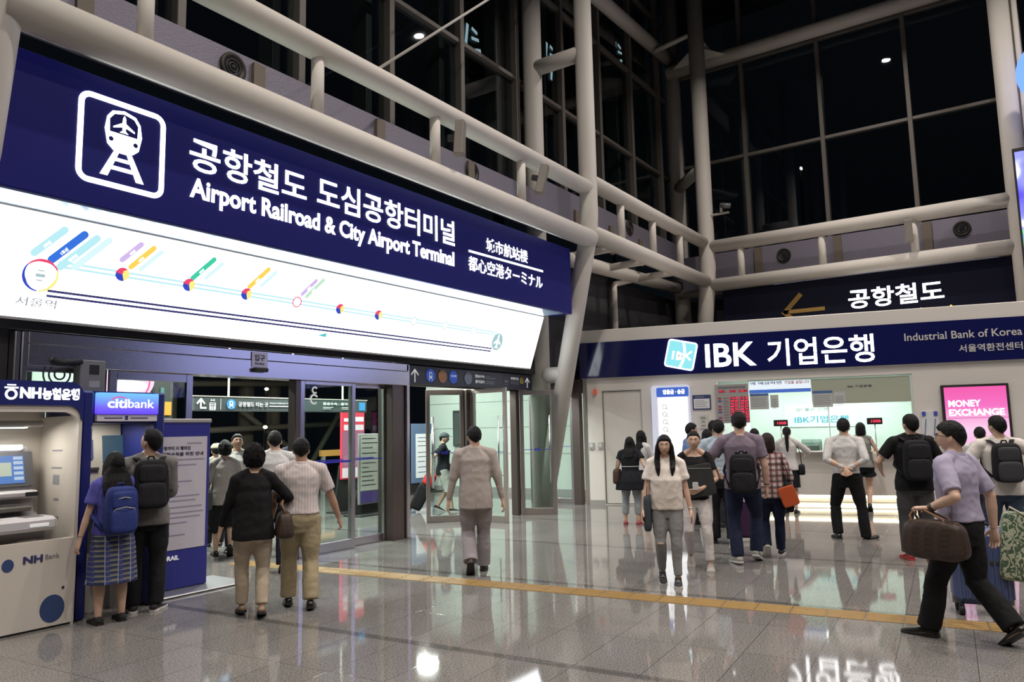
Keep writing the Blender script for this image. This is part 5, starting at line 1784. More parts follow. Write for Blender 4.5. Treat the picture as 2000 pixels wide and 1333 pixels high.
        for i, sg in enumerate((-1, 1)):
            if neck > .83:
                mb.tube([s.T(.855) + X_ * (sg * .022 * H), s.T(.84) + X_ * (sg * .055 * H), s.sh[i] + Z_ * .005 * H], [.025 * H + ease * .3, .025 * H + ease * .4, .027 * H + ease * .5], 14)
            else:
                mb.tube([s.T(.835) + X_ * (sg * .066 * H), s.sh[i] + Z_ * .005 * H], [.024 * H + ease * .4, .027 * H + ease * .5], 14)
            if sleeve > 0:
                ra = (.0300 if male else .0250) * H
                pts = s.arm_path(i, sleeve)
                m = len(pts)
                r0, r1 = ra + ease * .9, (cuff if cuff else (.027 * H + ease * 1.1 if sleeve < .6 else .019 * H + ease * .8))
                mb.tube(pts, [r0 + (r1 - r0) * (k / (m - 1)) for k in range(m)], 16)
                mb.ball(s.sh[i], ra + ease * .9, 14, 10)
            else:
                mb.ball(s.sh[i] - X_ * (sg * .012 * H), .026 * H, 14, 10)
        me = remesh(mb, vox, 'top', 5)
        return s.folds(me, amp, 6.5, 4.0, seed)

    def pants(s, end=1.0, ease=.012, hem=.034, thigh=1.0, vox=.009, amp=.005, waist=.575, seed=3.0):
        """Trousers or shorts down to end (0 hip .. 1 ankle)."""
        H = s.H
        mb = MB()
        mb.loft([s.ring(f, ease * .8 + .002) for f in (.445, .465, .49, .52, .55, waist)])
        lr = (.053, .046, .035) if s.sex == 'm' else (.055, .047, .034)
        tot = s.L1 + s.L2
        for i in range(2):
            a, b, c = s.hip[i], s.knee[i], s.ank[i]
            q = end * tot
            pts, r = [a + Z_ * .02 * H, a.lerp(b, .3)], [lr[0] * H * thigh * s.w ** .5 + ease, (lr[0] + lr[1]) / 2 * H * thigh * s.w ** .5 + ease]
            if q <= s.L1:
                pts += [a.lerp(b, q / s.L1)]; r += [hem * H]
            else:
                k = min(1.0, (q - s.L1) / s.L2)
                kr = max(lr[2] * H + ease, hem * H * .9)
                pts += [a.lerp(b, .65), b.lerp(a, .12), b, b.lerp(c, .12), b.lerp(c, k * .5) - Y_ * .006 * H, b.lerp(c, k)]
                r += [lr[1] * H * thigh + ease, kr * 1.02, kr, kr * .99, (kr + hem * H) / 2 + .003, hem * H]
            mb.tube(pts, r, 16)
        me = remesh(mb, vox, 'trousers', 2)
        return s.folds(me, amp, 8, 6, seed)

    def skirt(s, hem=.30, flare=.03, ease=.014, waist=.60, vox=.009, amp=.008, pleat=0):
        mb = MB()
        rings = []
        m = 12
        for j in range(m + 1):
            f = hem + (waist - hem) * j / m
            t = 1 - j / m
            ff = max(f, .50)
            r = s.ring(ff, ease + flare * t, 44)
            dz = s.T(f) - s.T(ff)
            c = sum(((p) for p in r), V3((0, 0, 0))) / len(r)
            rr = []
            for k, p in enumerate(r):
                d = (p - c)
                g = 1 + pleat * t * sin(k / 44 * 2 * pi * 9)
                rr.append(c + d * g + dz)
            rings.append(rr)
        mb.loft(rings)
        me = remesh(mb, vox, 'skirt', 2)
        return s.folds(me, amp, 9, 1.2, 2.0)

    def shoe(s, i, hi=.0, chunky=1.0):
        """Upper and sole meshes of one shoe."""
        H = s.H
        M = s.footM(i)
        ah = .043 * H
        st = [(-.043, .012, .012, .030), (-.034, .0215, .008, .044 + hi), (-.012, .023, .008, .050 + hi), (.018, .0235, .008, .044 + hi * .6), (.05, .0265, .008, .033), (.082, .0275, .008, .0255), (.105, .0235, .009, .021), (.119, .011, .010, .016)]
        up, so = MB(), MB()
        rings, rs = [], []
        for y, w, z0, z1 in st:
            w *= chunky
            c = (z0 + z1) / 2 * H - ah
            h = (z1 - z0) / 2 * H
            rings.append([M @ V3((w * H * (1 if abs(sin(a)) < .5 else .93) * cos(a), y * H, c + h * sin(a))) for a in [2 * pi * k / 16 for k in range(16)]])
            rs.append([M @ V3((w * 1.07 * H * cos(2 * pi * k / 16), y * 1.02 * H, -ah + (.004 + .0065 * (1 + sin(2 * pi * k / 16)) * .5 * 1.4) * H * 1.0)) for k in range(16)])
        up.loft(rings)
        for r in rs:
            pass
        sol = []
        for y, w, z0, z1 in st:
            w *= chunky * 1.06
            sol.append([M @ V3((x * w * H, y * 1.02 * H, z * H - ah)) for x, z in ((-1, .0015), (-.9, 0), (.9, 0), (1, .0015), (1, .012), (.9, .0135), (-.9, .0135), (-1, .012))])
        so.loft(sol, smooth=False)
        return up, so

    def hair(s, style='short', vol=1.0, vox=.006):
        """Hair cap over the skull plus falling hair; all one mesh."""
        zt = dict(short=((0, .50), (50, .42), (70, .18), (88, .02), (100, .12), (125, -.30), (180, -.62)),
                  bob=((0, .46), (45, .40), (62, .10), (80, -.3), (120, -.55), (180, -.7)),
                  long=((0, .52), (40, .46), (60, .16), (78, -.3), (120, -.6), (180, -.75)),
                  tied=((0, .56), (45, .48), (70, .22), (90, .06), (105, .05), (130, -.35), (180, -.60)),
                  curly=((0, .44), (45, .36), (65, .0), (85, -.40), (120, -.60), (180, -.72)))[style]
        th = dict(short=.15, bob=.20, long=.15, tied=.09, curly=.40)[style] * vol
        mb = MB()
        rings = []
        for i in range(33):
            te = pi * (.02 + .96 * i / 32)
            ring = []
            for k in range(44):
                fi = 2 * pi * k / 44
                n = V3((sin(te) * sin(fi), sin(te) * cos(fi), -cos(te)))
                az = abs(math.degrees(math.atan2(n.x, n.y)))
                z0 = interp([(a, b) for a, b in zt], az)[0]
                z0 += .05 * noise.noise(V3((n.x * 4, n.y * 4, 3.1)))
                m = sstep((n.z - z0) / .16 + .5)
                base = s.head_pt(n)
                bump = noise.noise(V3((n.x * 5 + 2, n.y * 5, n.z * 5))) * (.30 if style == 'curly' else .10)
                t = th * (1 + bump) * (1.15 if n.z > .4 else 1.0) * (1.12 if n.y < 0 else 1.0)
                ring.append(s.C + s.Rh @ (base * (.90 + (.10 + t) * m)))
            rings.append(ring)
        mb.loft(rings)

        def curtain(f0, f1, zs):
            """Arc-shaped sheet of hair; zs = [(centre offset y, z, rx, ry, thickness)] in body space around the head."""
            rg = []
            for cx, cy, cz, rx, ry, t in zs:
                out, inn = [], []
                for k in range(15):
                    a = f0 + (f1 - f0) * k / 14
                    e = 1 - .75 * abs(2 * k / 14 - 1) ** 4
                    q = V3((sin(a), cos(a), 0))
                    out.append(V3((cx + q.x * (rx + t * e), cy + q.y * (ry + t * e), cz)))
                    inn.append(V3((cx + q.x * rx, cy + q.y * ry, cz)))
                rg.append([s.C + s.Rh @ V3((p.x, p.y, 0)) * (1 if cz > -s.hc else 1) + (s.Rh @ V3((0, 0, p.z)) if p.z > -s.hc * 1.1 else s.Rh @ V3((0, 0, -s.hc * 1.1)) + Z_ * (p.z + s.hc * 1.1)) for p in out + inn[::-1]])
            mb.loft(rg)
        a, b, c = s.ha, s.hb, s.hc
        if style == 'bob':
            curtain(radians(62), radians(298), [(0, 0, .25 * c, a * .92, b * .95, .020), (0, 0, -.25 * c, a * .98, b * .98, .026), (0, -.004, -.75 * c, a * .96, b * .86, .030), (0, -.004, -1.12 * c * vol, a * .80, b * .66, .026)])
        s._curtain = curtain
        s._hmb = mb
        return mb


def smooth_hair(s, mb, vox=.006, amp=.0022):
    me = remesh(mb, vox, 'hair', 1)
    me.update()
    nr = [v.normal.copy() for v in me.vertices]
    for v, n in zip(me.vertices, nr):
        p = v.co
        v.co = p + n * amp * noise.noise(V3((p.x * 60, p.y * 60, p.z * 9)))
    me.update()
    return me


PEOPLE = {}


def place(name, label, pos, face, fig):
    r = thing('person', label, 'person', (pos[0], pos[1], 0), radians(face - 90))
    LOCAL.add(r.name)
    PEOPLE[name] = (r, fig)
    return r


def part(root, nm, me, m, label=None, parent=None):
    if isinstance(me, MB):
        mb = me
        me = mb.mesh(nm)
        fix_normals(me)
    o = bpy.data.objects.new(nm, me)
    COL.objects.link(o)
    me.materials.clear()
    for q in (m if isinstance(m, (list, tuple)) else [m]):
        me.materials.append(q)
    o.parent = parent or root
    if label:
        o['label'] = label
    return o


def shoes(r, f, m, sole, hi=0.0, chunky=1.0):
    for i in range(2):
        u, so = f.shoe(i, hi, chunky)
        o = part(r, 'shoe', u, m)
        part(r, 'sole', so, sole, parent=o)


def face(r, f, brows=True):
    """Eyes, brows and lips for a person who shows the face."""
    a, b, c, H = f.ha, f.hb, f.hc, f.H
    for sg in (-1, 1):
        n = V3((sg * .38, sqrt(1 - .38 ** 2), .02)).normalized()
        p = f.head_pt(n)
        mb = MB()
        mb.ball(f.HP(p + V3((0, -.0012 * H, 0))), (.0074 * H, .0036 * H, .0023 * H), 12, 8, 0, f.Rh)
        mb.ball(f.HP(p + V3((0, .0012 * H, 0))), (.0036 * H, .0030 * H, .0026 * H), 10, 6, 1, f.Rh)
        part(r, 'eye', mb, [EYEW, EYEI])
        mb = MB()
        pts = []
        for k in range(5):
            q = V3((sg * (.20 + .09 * k), 0, .20 + .03 * sin(k / 4 * pi)))
            q.y = sqrt(max(.01, 1 - q.x ** 2 - q.z ** 2))
            pts.append(f.HP(f.head_pt(q.normalized()) + V3((0, .0006 * H, 0))))
        mb.tube(pts, [.0012 * H, .0020 * H, .0020 * H, .0016 * H, .0008 * H], 8)
        part(r, 'eyebrow', mb, HAIR)
    mb = MB()
    for dz, h in ((.012, .0021), (-.030, .0027)):
        pts = []
        for k in range(7):
            q = V3((-.24 + .08 * k, 0, -.575 + dz - .03 * abs(k - 3) / 3 * (1 if dz < 0 else -.2)))
            q.y = sqrt(max(.01, 1 - q.x ** 2 - q.z ** 2))
            pts.append(f.HP(f.head_pt(q.normalized())))
        mb.tube(pts, [h * H * e for e in (.3, .75, 1, 1, 1, .75, .3)], 8)
    part(r, 'lips', mb, LIPS)


def collar(r, f, m, rr=None, h=.020):
    H = f.H
    n = (.0335 if f.sex == 'm' else .029) * H
    mb = MB()
    rings = []
    for dz, e in ((-.012, .016), (.004, .011), (.016, .009), (.018, .004), (.0, .002)):
        c = f.T(.848) + f.U * (dz * H / 1.7 * 1.7 * .7) + Y_ * (-.002 * H)
        rings.append([c + V3(((n + e) * cos(2 * pi * k / 24), (n + e) * 1.05 * sin(2 * pi * k / 24), -.006 * H * sin(2 * pi * k / 24))) for k in range(24)])
    mb.loft(rings, cap=False)
    part(r, 'collar', mb, m)


# ---- carried things: modelled in the carrier's own frame, then written in world space
def wmat(r):
    return Matrix.Translation(r.location) @ Matrix.Rotation(r.rotation_euler.z, 4, 'Z')


def carried(nm, label, cat, r, base, parts, group=None):
    """parts = [(name, MB or mesh in the carrier's frame, material, parent index or None, label)]"""
    Mw = wmat(r)
    t = thing(nm, label, cat, Mw @ V3(base), r.rotation_euler.z, group)
    made = []
    for q in parts:
        pn, mb, m = q[:3]
        if isinstance(mb, MB):
            me = mb.mesh(pn)
            fix_normals(me)
        else:
            me = mb
        me.transform(Mw)
        par = made[q[3]] if len(q) > 3 and q[3] is not None else t
        made.append(link(pn, me, m, par, q[4] if len(q) > 4 else None))
    return t


def soft_box(c, sx, sy, sz, rnd=.35, rot=None, puff=.12, seed=0.0, amp=.006, n=10, top=1.0):
    """Rounded, slightly slumped bag body as a closed mesh (superellipsoid)."""
    mb = MB()
    rings = []
    pw = lambda v, p: (abs(v) ** p) * (1 if v >= 0 else -1)
    m = 16
    for i in range(m + 1):
        te = pi * (.015 + .97 * i / m)
        ring = []
        for k in range(28):
            fi = 2 * pi * k / 28
            x, y, z = pw(sin(te), rnd) * pw(cos(fi), rnd), pw(sin(te), rnd) * pw(sin(fi), rnd), -pw(cos(te), rnd)
            tp = 1 + (top - 1) * (z + 1) / 2
            p = V3((x * sx * tp, y * sy * tp, z * sz))
            p *= 1 + amp * 10 * .1 * noise.noise(V3((x * 2 + seed, y * 2, z * 2)))
            ring.append(V3(c) + (rot @ p if rot else p))
        rings.append(ring)
    mb.loft(rings)
    return mb


def ribbon(pts, w, t, side):
    mb = MB()
    mb.tube(pts, w, 10, ry=t, ref=side)
    return mb


def backpack(r, f, label, m, m2, w=.155, d=.085, h=.23, zc=.695, trim=None, straps_v=False, strap_m=None):
    H = f.H
    wd, dp, yo = f.prof(min(.78, zc))
    c = f.T(zc) + Y_ * (yo - dp - d - .022)
    sm = strap_m or m
    P = [('body', soft_box(c, w, d, h, .42, seed=len(label), top=.9), m),
         ('pocket', soft_box(c + V3((0, -d * .88, -h * .42)), w * .80, d * .48, h * .50, .42, top=.95), m2),
         ('top_pocket', soft_box(c + V3((0, -d * .72, h * .42)), w * .72, d * .40, h * .38, .45), m2)]
    hb = MB()
    hb.tube([c + V3((-.03, d * .5, h * .98)), c + V3((-.02, d * .45, h * 1.12)), c + V3((.02, d * .45, h * 1.12)), c + V3((.03, d * .5, h * .98))], .009, 8)
    P.append(('handle', hb, sm))
    for i, sg in enumerate((-1, 1)):
        sh = f.sh[i] - X_ * (sg * .028 * H) + Z_ * (.031 * H)
        top = c + V3((sg * (.04 if straps_v else w * .5), d * .9, h * .92))
        fr = f.T(.72) + X_ * (sg * .085 * H) + Y_ * (dp + .045)
        lo = c + V3((sg * w * .9, d * .6, -h * .75))
        P.append(('strap', ribbon([top, top.lerp(sh, .55) + V3((0, -.004, .018)), sh + V3((0, -.01, .016)), sh + V3((0, .055, -.02)), fr + Z_ * .06, fr - Z_ * .06, (fr + lo) / 2 + X_ * (sg * .06), lo], .022 if not straps_v else .019, .006, X_), sm))
    if trim:
        for zz in (.02, .42):
            mb = MB()
            q = c + V3((0, -d * (1.30 if zz < .2 else 1.05), h * zz))
            mb.tube([q + V3((-w * .74, d * .30, -.05)), q + V3((-w * .55, d * .06, .012)), q + V3((0, -.012, .028)), q + V3((w * .55, d * .06, .012)), q + V3((w * .74, d * .30, -.05))], .0055, 8)
            P.append(('trim', mb, trim))
    return carried('backpack', label, 'backpack', r, c - Z_ * h, P)


def shoulder_bag(r, f, label, side, m, size=(.15, .06, .12), drop=.42, y=-.02, strap_m=None, name='handbag', out=.0, x=None, tuck=True, top=.92, extra=None, cat='bag'):
    """Bag hanging from the shoulder on side -1 (left) or +1 (right)."""
    i = 0 if side < 0 else 1
    sh = f.sh[i]
    hw = f.prof(.56)[0]
    cx = side * (hw + size[1] + .03 + out) if x is None else x
    c = V3((cx, y, sh.z - drop - size[2]))
    R3 = Matrix.Rotation(radians(90), 3, 'Z')
    P = [('body', soft_box(c, size[0], size[1], size[2], .40, R3, seed=drop * 9, top=top), m)]
    s0 = sh - X_ * (side * .03 * f.H) + Z_ * (.034 * f.H)
    for sy in (-1, 1):
        mb = ribbon([c + V3((0, sy * size[0] * .72, size[2] * .8)), V3((cx * .95, y + sy * size[0] * .42, (c.z + size[2] + sh.z) / 2)), s0 + V3((side * .035, sy * .028, -.03)), s0 + V3((side * .01, sy * .008, .006))], .011, .005, Y_)
        P.append(('strap', mb, strap_m or m))
    for q in (extra or []):
        P.append(q(c))
    return carried(name, label, cat, r, c - Z_ * size[2], P)


def long_hair(f, end=.66, width=1.0, front=False, tail=False):
    """Hair falling behind the shoulders (end = fraction of height), with strands in front or gathered as a tail."""
    mb = f.hair('tied' if tail else 'long')
    a, b, c, H = f.ha, f.hb, f.hc, f.H
    w, dp, yo = f.prof(.76)
    if tail:
        mb.tube([f.HP((0, -b * .9, c * .15)), f.HP((0, -b * 1.35, c * .1)), f.HP((0, -b * 1.45, -c * .6)), f.T(.82) + Y_ * (yo - dp - .03), f.T((.82 + end) / 2) + Y_ * (yo - dp - .035), f.T(end) + Y_ * (yo - dp - .02)],
                [.020, .030, .036, .034, .028, .010], 14, ry=[.02, .026, .03, .026, .02, .008], ref=X_)
        return mb
    mb.tube([f.HP((0, -b * .25, c * .35)), f.HP((0, -b * .45, -c * .35)), f.HP((0, -b * .62, -c * 1.0)), f.T(.825) + Y_ * (-dp * .75), f.T(.78) + Y_ * (yo - dp * 1.0 - .012), f.T((.78 + end) / 2) + Y_ * (yo - dp - .020), f.T(end) + Y_ * (yo - dp - .014)],
            [a * .95, a * 1.06, a * 1.12 * width, a * 1.2 * width, a * 1.25 * width, a * 1.12 * width, a * .7 * width], 20, ry=[b * .75, b * .62, b * .5, .045, .034, .028, .014], ref=X_)
    for sg in (-1, 1):
        pts = [f.HP((sg * a * .80, b * .25, c * .45)), f.HP((sg * a * 1.04, b * .22, -c * .15)), f.HP((sg * a * 1.10, b * .12, -c * .85))]
        if front:
            pts += [f.T(.83) + X_ * (sg * .052 * H) + Y_ * (.048), f.T(.78) + X_ * (sg * .05 * H) + Y_ * (yo + dp + .022), f.T(.73) + X_ * (sg * .046 * H) + Y_ * (yo + dp + .036)]
            mb.tube(pts, [.020, .026, .030, .034, .030, .010], 12, ry=[.030, .038, .036, .024, .018, .006], ref=X_)
        else:
            pts += [f.T(.835) + X_ * (sg * .045 * H) + Y_ * (-.02), f.T(.80) + X_ * (sg * .05 * H) + Y_ * (-dp * .8)]
            mb.tube(pts, [.018, .024, .028, .028, .016], 12, ry=[.030, .044, .042, .030, .018], ref=X_)
    return mb
# ------------------------------------------------------------------ the travellers
BLK_SHOE = mat('black leather', (.012, .011, .011), .28)
BLK_CAN = mat('black canvas', (.016, .016, .018), .8)
SOLEW = mat('pale sole', (.55, .53, .5), .7)
SOLEB = mat('black sole', (.015, .014, .014), .6)
FLAT = lambda a=.085, d=0.0, y=.12: [(-a, d, 0, 0, y), (a, -d, 0, 0, -y)]
ARM_DN = lambda sg, x=.035, y=.02, z=-.312: dict(to=(sg * x, y, z))
BAGB = cloth('black bag cloth', (.012, .012, .014), .8, .5)
BAGB2 = cloth('black bag pocket', (.018, .018, .021), .8, .5)


def make(name, label, pos, facing, H, sex, feet, arms=None, vox=.006, skin=SKIN, hair=None, hm=HAIR, vol=1.0, **k):
    f = Figure(H, sex, feet, arms, **k)
    r = place(name, label, pos, facing, f)
    part(r, 'body', f.body(vox), skin)
    if hair:
        mb = f.hair(hair, vol) if isinstance(hair, str) else hair(f)
        part(r, 'hair', smooth_hair(f, mb, .006 if vox < .007 else .008, .006 if hair == 'curly' else .0022), hm)
    return r, f


# --- by the cash machines
r, f = make('lady', 'long-haired woman in a blue-violet top and checked skirt wearing a blue backpack', (3.80, 7.13), 80, 1.54, 'f', FLAT(.10, .0, .05),
            [dict(to=(-.075, .03, -.31)), dict(to=(.05, .20, -.20), elbow=(.5, -1, -.6))], .0052, hair=lambda f: long_hair(f, .67, 1.5))
part(r, 'blouse', f.top(.52, .36, .022, over=.012, boxy=.5), cloth('blue violet cotton', (.085, .085, .34)))
part(r, 'skirt', f.skirt(.235, .045, .018, .60, pleat=.02), pattern('checked skirt', (.035, .045, .10), [(2, .044, .42, (.16, .16, .13)), (0, .11, .38, (.05, .06, .20)), (0, .11, .06, (.35, .37, .42)), (2, .044, .10, (.30, .30, .26))]))
shoes(r, f, BLK_CAN, SOLEB)
mb = MB(); mb.ball(f.wri[0] + (f.elb[0] - f.wri[0]) * .1, (.024, .024, .008)); part(r, 'hairband', mb, BLACK, 'black band on the wrist')
backpack(r, f, 'blue backpack with grey piping worn by the long-haired woman', cloth('bag blue', (.022, .036, .16), .7, .5), cloth('bag blue pocket', (.028, .045, .19), .7, .5), .145, .085, .215, .665, mat('grey piping', (.30, .30, .28), .6))

r, f = make('guy', 'man in a grey shirt with a black backpack looking down at the navy cash machine', (4.20, 7.26), 66, 1.75, 'm', [(-.10, .02, 0, 0, .1), (.10, -.03, 0, 0, -.5)],
            [dict(to=(-.05, .17, -.22), elbow=(-.6, -1, -.5)), dict(to=(.0, .18, -.20), elbow=(.15, -1, -.6))], .0055, hair='short', head=(.75, -.35))
face(r, f)
part(r, 'shirt', f.top(.475, .62, .022), cloth('warm grey cotton', (.165, .158, .152)))
part(r, 'trousers', f.pants(1.0, .016, .040), cloth('black trousers', (.014, .014, .016)))
shoes(r, f, BLK_CAN, SOLEW)
backpack(r, f, 'large black backpack worn by the man at the cash machine', BAGB, BAGB2, .165, .10, .235, .705)

# --- walking towards the doors
r, f = make('wblack', 'curly-haired woman in a black cardigan and cream trousers walking to the doors', (4.60, 6.14), 58, 1.56, 'f', [(-.075, .13, 0, .15, .08), (.075, -.12, 0, .28, -.12)],
            [dict(to=(-.085, .07, -.30), curl=.5), dict(to=(.05, .15, -.15), elbow=(.9, -.8, -.4), palm=(-.3, 0, 1))], .0048, hair='curly', hm=HAIRC)
part(r, 'cardigan', f.top(.455, .93, .026, over=.010, boxy=.7, cuff=.030, amp=.007), cloth('black knit', (.010, .010, .011)))
part(r, 'trousers', f.pants(.97, .012, .036), cloth('cream trousers', (.46, .38, .29)))
shoes(r, f, mat('tan leather', (.26, .17, .10), .45), SOLEB)
BROWNB = pattern('brown checked leather', (.040, .026, .020), [(0, .04, .35, (.055, .036, .028)), (2, .04, .35, (.050, .033, .025))], .45)
c0 = f.sh[1] + V3((.125, -.05, -.44))
mb = soft_box(c0, .095, .165, .125, .5, seed=3, top=.62)
P_ = [('body', mb, BROWNB)]
for sy in (-.045, .045):
    h = MB(); h.tube([c0 + V3((.0, sy - .04, .11)), c0 + V3((-.03, sy - .01, .19)), f.elb[1].lerp(f.wri[1], .35) + V3((0, 0, .035)), c0 + V3((-.03, sy + .03, .19)), c0 + V3((.0, sy + .05, .11))], .008, 8)
    P_.append(('handle', h, mat('tan strap', (.22, .12, .05), .5)))
carried('handbag', 'dark brown handbag on the right arm of the woman in the black cardigan', 'bag', r, c0 - Z_ * .125, P_)

r, f = make('mbeige', 'man in a striped white short-sleeved shirt and beige trousers walking to the doors', (5.06, 6.02), 53, 1.63, 'm', [(-.10, .12, 0, .12, .05), (.095, -.12, 0, .12, -.12)],
            [ARM_DN(-1, .06, .06), dict(to=(.115, .05, -.295), curl=.7)], .0048, SKIN_D, hair='short', w=1.06)
part(r, 'shirt', f.top(.555, .42, .024, over=.006, cuff=.066), pattern('white striped shirt', (.60, .54, .53), [(0, .028, .22, (.46, .40, .40))]))
part(r, 'trousers', f.pants(.985, .020, .047, 1.04, waist=.585), cloth('beige trousers', (.36, .30, .19)))
mb = MB(); mb.loft([f.ring(q, .022) for q in (.568, .586)]); part(r, 'belt', mb, BLK_SHOE)
collar(r, f, pattern('white striped shirt', (.6, .54, .53), []))
shoes(r, f, BLK_SHOE, SOLEB)

r, f = make('wgrey', 'woman in a grey top and wide black trousers just past the notice board', (6.60, 9.47), 62, 1.60, 'f', [(-.08, .14, 0, 0, .1), (.08, -.15, .0, .75, -.1)],
            [ARM_DN(-1, .05, .06), ARM_DN(1)], .008, hair='curly', vol=.7)
part(r, 'top', f.top(.46, .5, .024, over=.012, boxy=.7), cloth('pale grey top', (.36, .34, .32)))
part(r, 'trousers', f.pants(.62, .03, .075, 1.1), cloth('black wide trousers', (.012, .012, .014)))
shoes(r, f, BLK_SHOE, SOLEB)
shoulder_bag(r, f, 'slate grey shoulder bag of the woman beside the notice board', -1, cloth('slate bag', (.06, .065, .07), .6), (.17, .065, .14), .34, -.09)
r, f = make('cap6', 'person in a cream cap and pale green top half hidden by the notice board', (7.08, 10.38), 60, 1.56, 'f', FLAT(), None, .009, hair='short')
part(r, 'top', f.top(.47, .5, .02), cloth('pale green top', (.45, .46, .36)))
part(r, 'trousers', f.pants(), cloth('dark trousers', (.03, .03, .04)))
shoes(r, f, BLK_CAN, SOLEW)
CAPC = cloth('cream cap', (.52, .48, .36))


def cap(r, f, m, brim=True):
    rings = []
    for i in range(9):
        te = pi / 2 * (1 - i / 8) + .001
        rings.append([f.HP((sin(te) * cos(2 * pi * k / 28) * f.ha * 1.20, sin(te) * sin(2 * pi * k / 28) * f.hb * 1.17, f.hc * (.30 + .86 * cos(te)))) for k in range(28)])
    o = part(r, 'cap', MB().loft(rings), m)
    if brim:
        mb = MB()
        out = [(sin(radians(a)) * f.ha * 1.15, cos(radians(a)) * (f.hb * 1.1 + .065 * cos(radians(a)) ** .5)) for a in range(-80, 81, 10)]
        inn = [(sin(radians(a)) * f.ha * 1.1, cos(radians(a)) * f.hb * 1.05) for a in range(80, -81, -10)]
        z = f.hc * .30
        pts = out + inn
        top = [f.HP((x, y, z + .006 - .10 * max(0, y - f.hb))) for x, y in pts]
        bot = [f.HP((x, y, z - .002 - .10 * max(0, y - f.hb))) for x, y in pts]
        n = len(pts); h = n // 2
        vs = top + bot
        fs = []
        for i in range(h - 1):
            q = (i, i + 1, n - 2 - i, n - 1 - i)
            fs += [q, tuple(n + e for e in q[::-1])]
        for i in range(n):
            k = (i + 1) % n
            fs.append((i, n + i, n + k, k))
        mb.add(vs, fs)
        part(r, 'brim', mb, m, parent=o)


cap(r, f, CAPC, False)
r, f = make('facing', 'man in a white shirt facing out of the doorway behind the walking couple', (7.0, 9.75), 232, 1.69, 'm', FLAT(), None, .007, SKIN_D, hair='short', head=(.25, -.3))
face(r, f)
part(r, 'shirt', f.top(.50, .42, .02), cloth('white shirt', (.58, .57, .56)))
part(r, 'trousers', f.pants(), cloth('dark trousers', (.03, .03, .04)))
shoes(r, f, BLK_SHOE, SOLEB)
collar(r, f, cloth('white shirt', (.58, .57, .56)))
r, f = make('mwhite', 'dark-haired man in a white shirt and navy trousers ahead of the walking couple', (6.18, 7.85), 57, 1.72, 'm', [(-.10, .1, 0, 0, .1), (.10, -.1, 0, .1, -.1)],
            [ARM_DN(-1, .02, .12), ARM_DN(1, .03, .12)], .0065, hair='short', w=1.04)
part(r, 'shirt', f.top(.555, .42, .024, over=.006), cloth('white shirt', (.58, .57, .56)))
part(r, 'trousers', f.pants(.985, .018, .044), cloth('navy trousers', (.014, .016, .03)))
collar(r, f, cloth('white shirt', (.58, .57, .56)))
shoes(r, f, BLK_SHOE, SOLEB)
for i, (x, y, H, lb) in enumerate(((8.3, 11.6, 1.62, 'dim person in dark clothes standing beyond the doorway under the hanging sign'), (9.9, 12.0, 1.68, 'dim person in dark blue seen through the fixed glass door'))):
    r, f = make('dim%d' % i, lb, (x, y), 40 + 30 * i, H, 'm', FLAT(), None, .009, SKIN_D, hair='short')
    part(r, 'top', f.top(.47, .9, .02), cloth('dark top', (.03, .032, .045)))
    part(r, 'trousers', f.pants(), cloth('dark trousers', (.03, .03, .04)))
    shoes(r, f, BLK_CAN, SOLEW)

r, f = make('suit', 'man in a pale grey suit walking towards the open swing doors', (7.32, 5.57), 39, 1.735, 'm', [(-.075, -.26, .0, .85, .0), (.085, .16, 0, 0, -.12)],
            [dict(to=(-.075, .02, -.315), curl=.55), dict(to=(.075, -.01, -.315), curl=.55)], .0048, hair='short', head=(.22, 0))
SUIT = mat('linen suit', (.40, .355, .33), .8, spec=.2, bump=(16, .35, (1, 1, .5)), var=.06, vscale=60)
part(r, 'jacket', f.top(.445, .97, .024, over=.008, flare=.004, cuff=.036, neck=.865, amp=.006, boxy=.75), SUIT)
part(r, 'trousers', f.pants(1.0, .020, .050, 1.03), mat('suit trousers', (.31, .285, .30), .8, spec=.2, bump=(12, .5, (1, 1, .5)), var=.06, vscale=40))
mb = MB(); q = f.ring(.47, .062, 28)
b0 = min(q, key=lambda p: p.y)
mb.tube([f.T(.455) + Y_ * (b0.y - .006), f.T(.50) + Y_ * (b0.y + .010), f.T(.53) + Y_ * (b0.y + .026)], [.003, .003, .002], 6); part(r, 'vent', mb, mat('suit seam', (.2, .17, .15), .8))
collar(r, f, SUIT)
shoes(r, f, mat('dark brown leather', (.03, .018, .013), .35), SOLEB)

r, f = make('cap', 'man in a grey cap and pale shorts walking beyond the open swing door', (12.47, 10.33), -55, 1.66, 'm', [(-.085, -.17, 0, .35, .05), (.085, .18, 0, 0, -.05)],
            [dict(to=(-.08, .10, -.27)), dict(to=(.07, -.13, -.26))], .007, hair='short', head=(-.1, 0))
face(r, f)
part(r, 'tee', f.top(.475, .33, .024), cloth('charcoal tee', (.022, .023, .030)))
mb = MB(); mb.loft([f.ring(q, .045) for q in (.755, .78)]); part(r, 'tee_band', mb, cloth('violet print', (.05, .035, .17)), 'violet band across the tee')
part(r, 'shorts', f.pants(.56, .03, .070, 1.05), cloth('pale shorts', (.46, .45, .42)))
shoes(r, f, BLK_CAN, SOLEW)
cap(r, f, cloth('grey cap', (.10, .11, .13)))
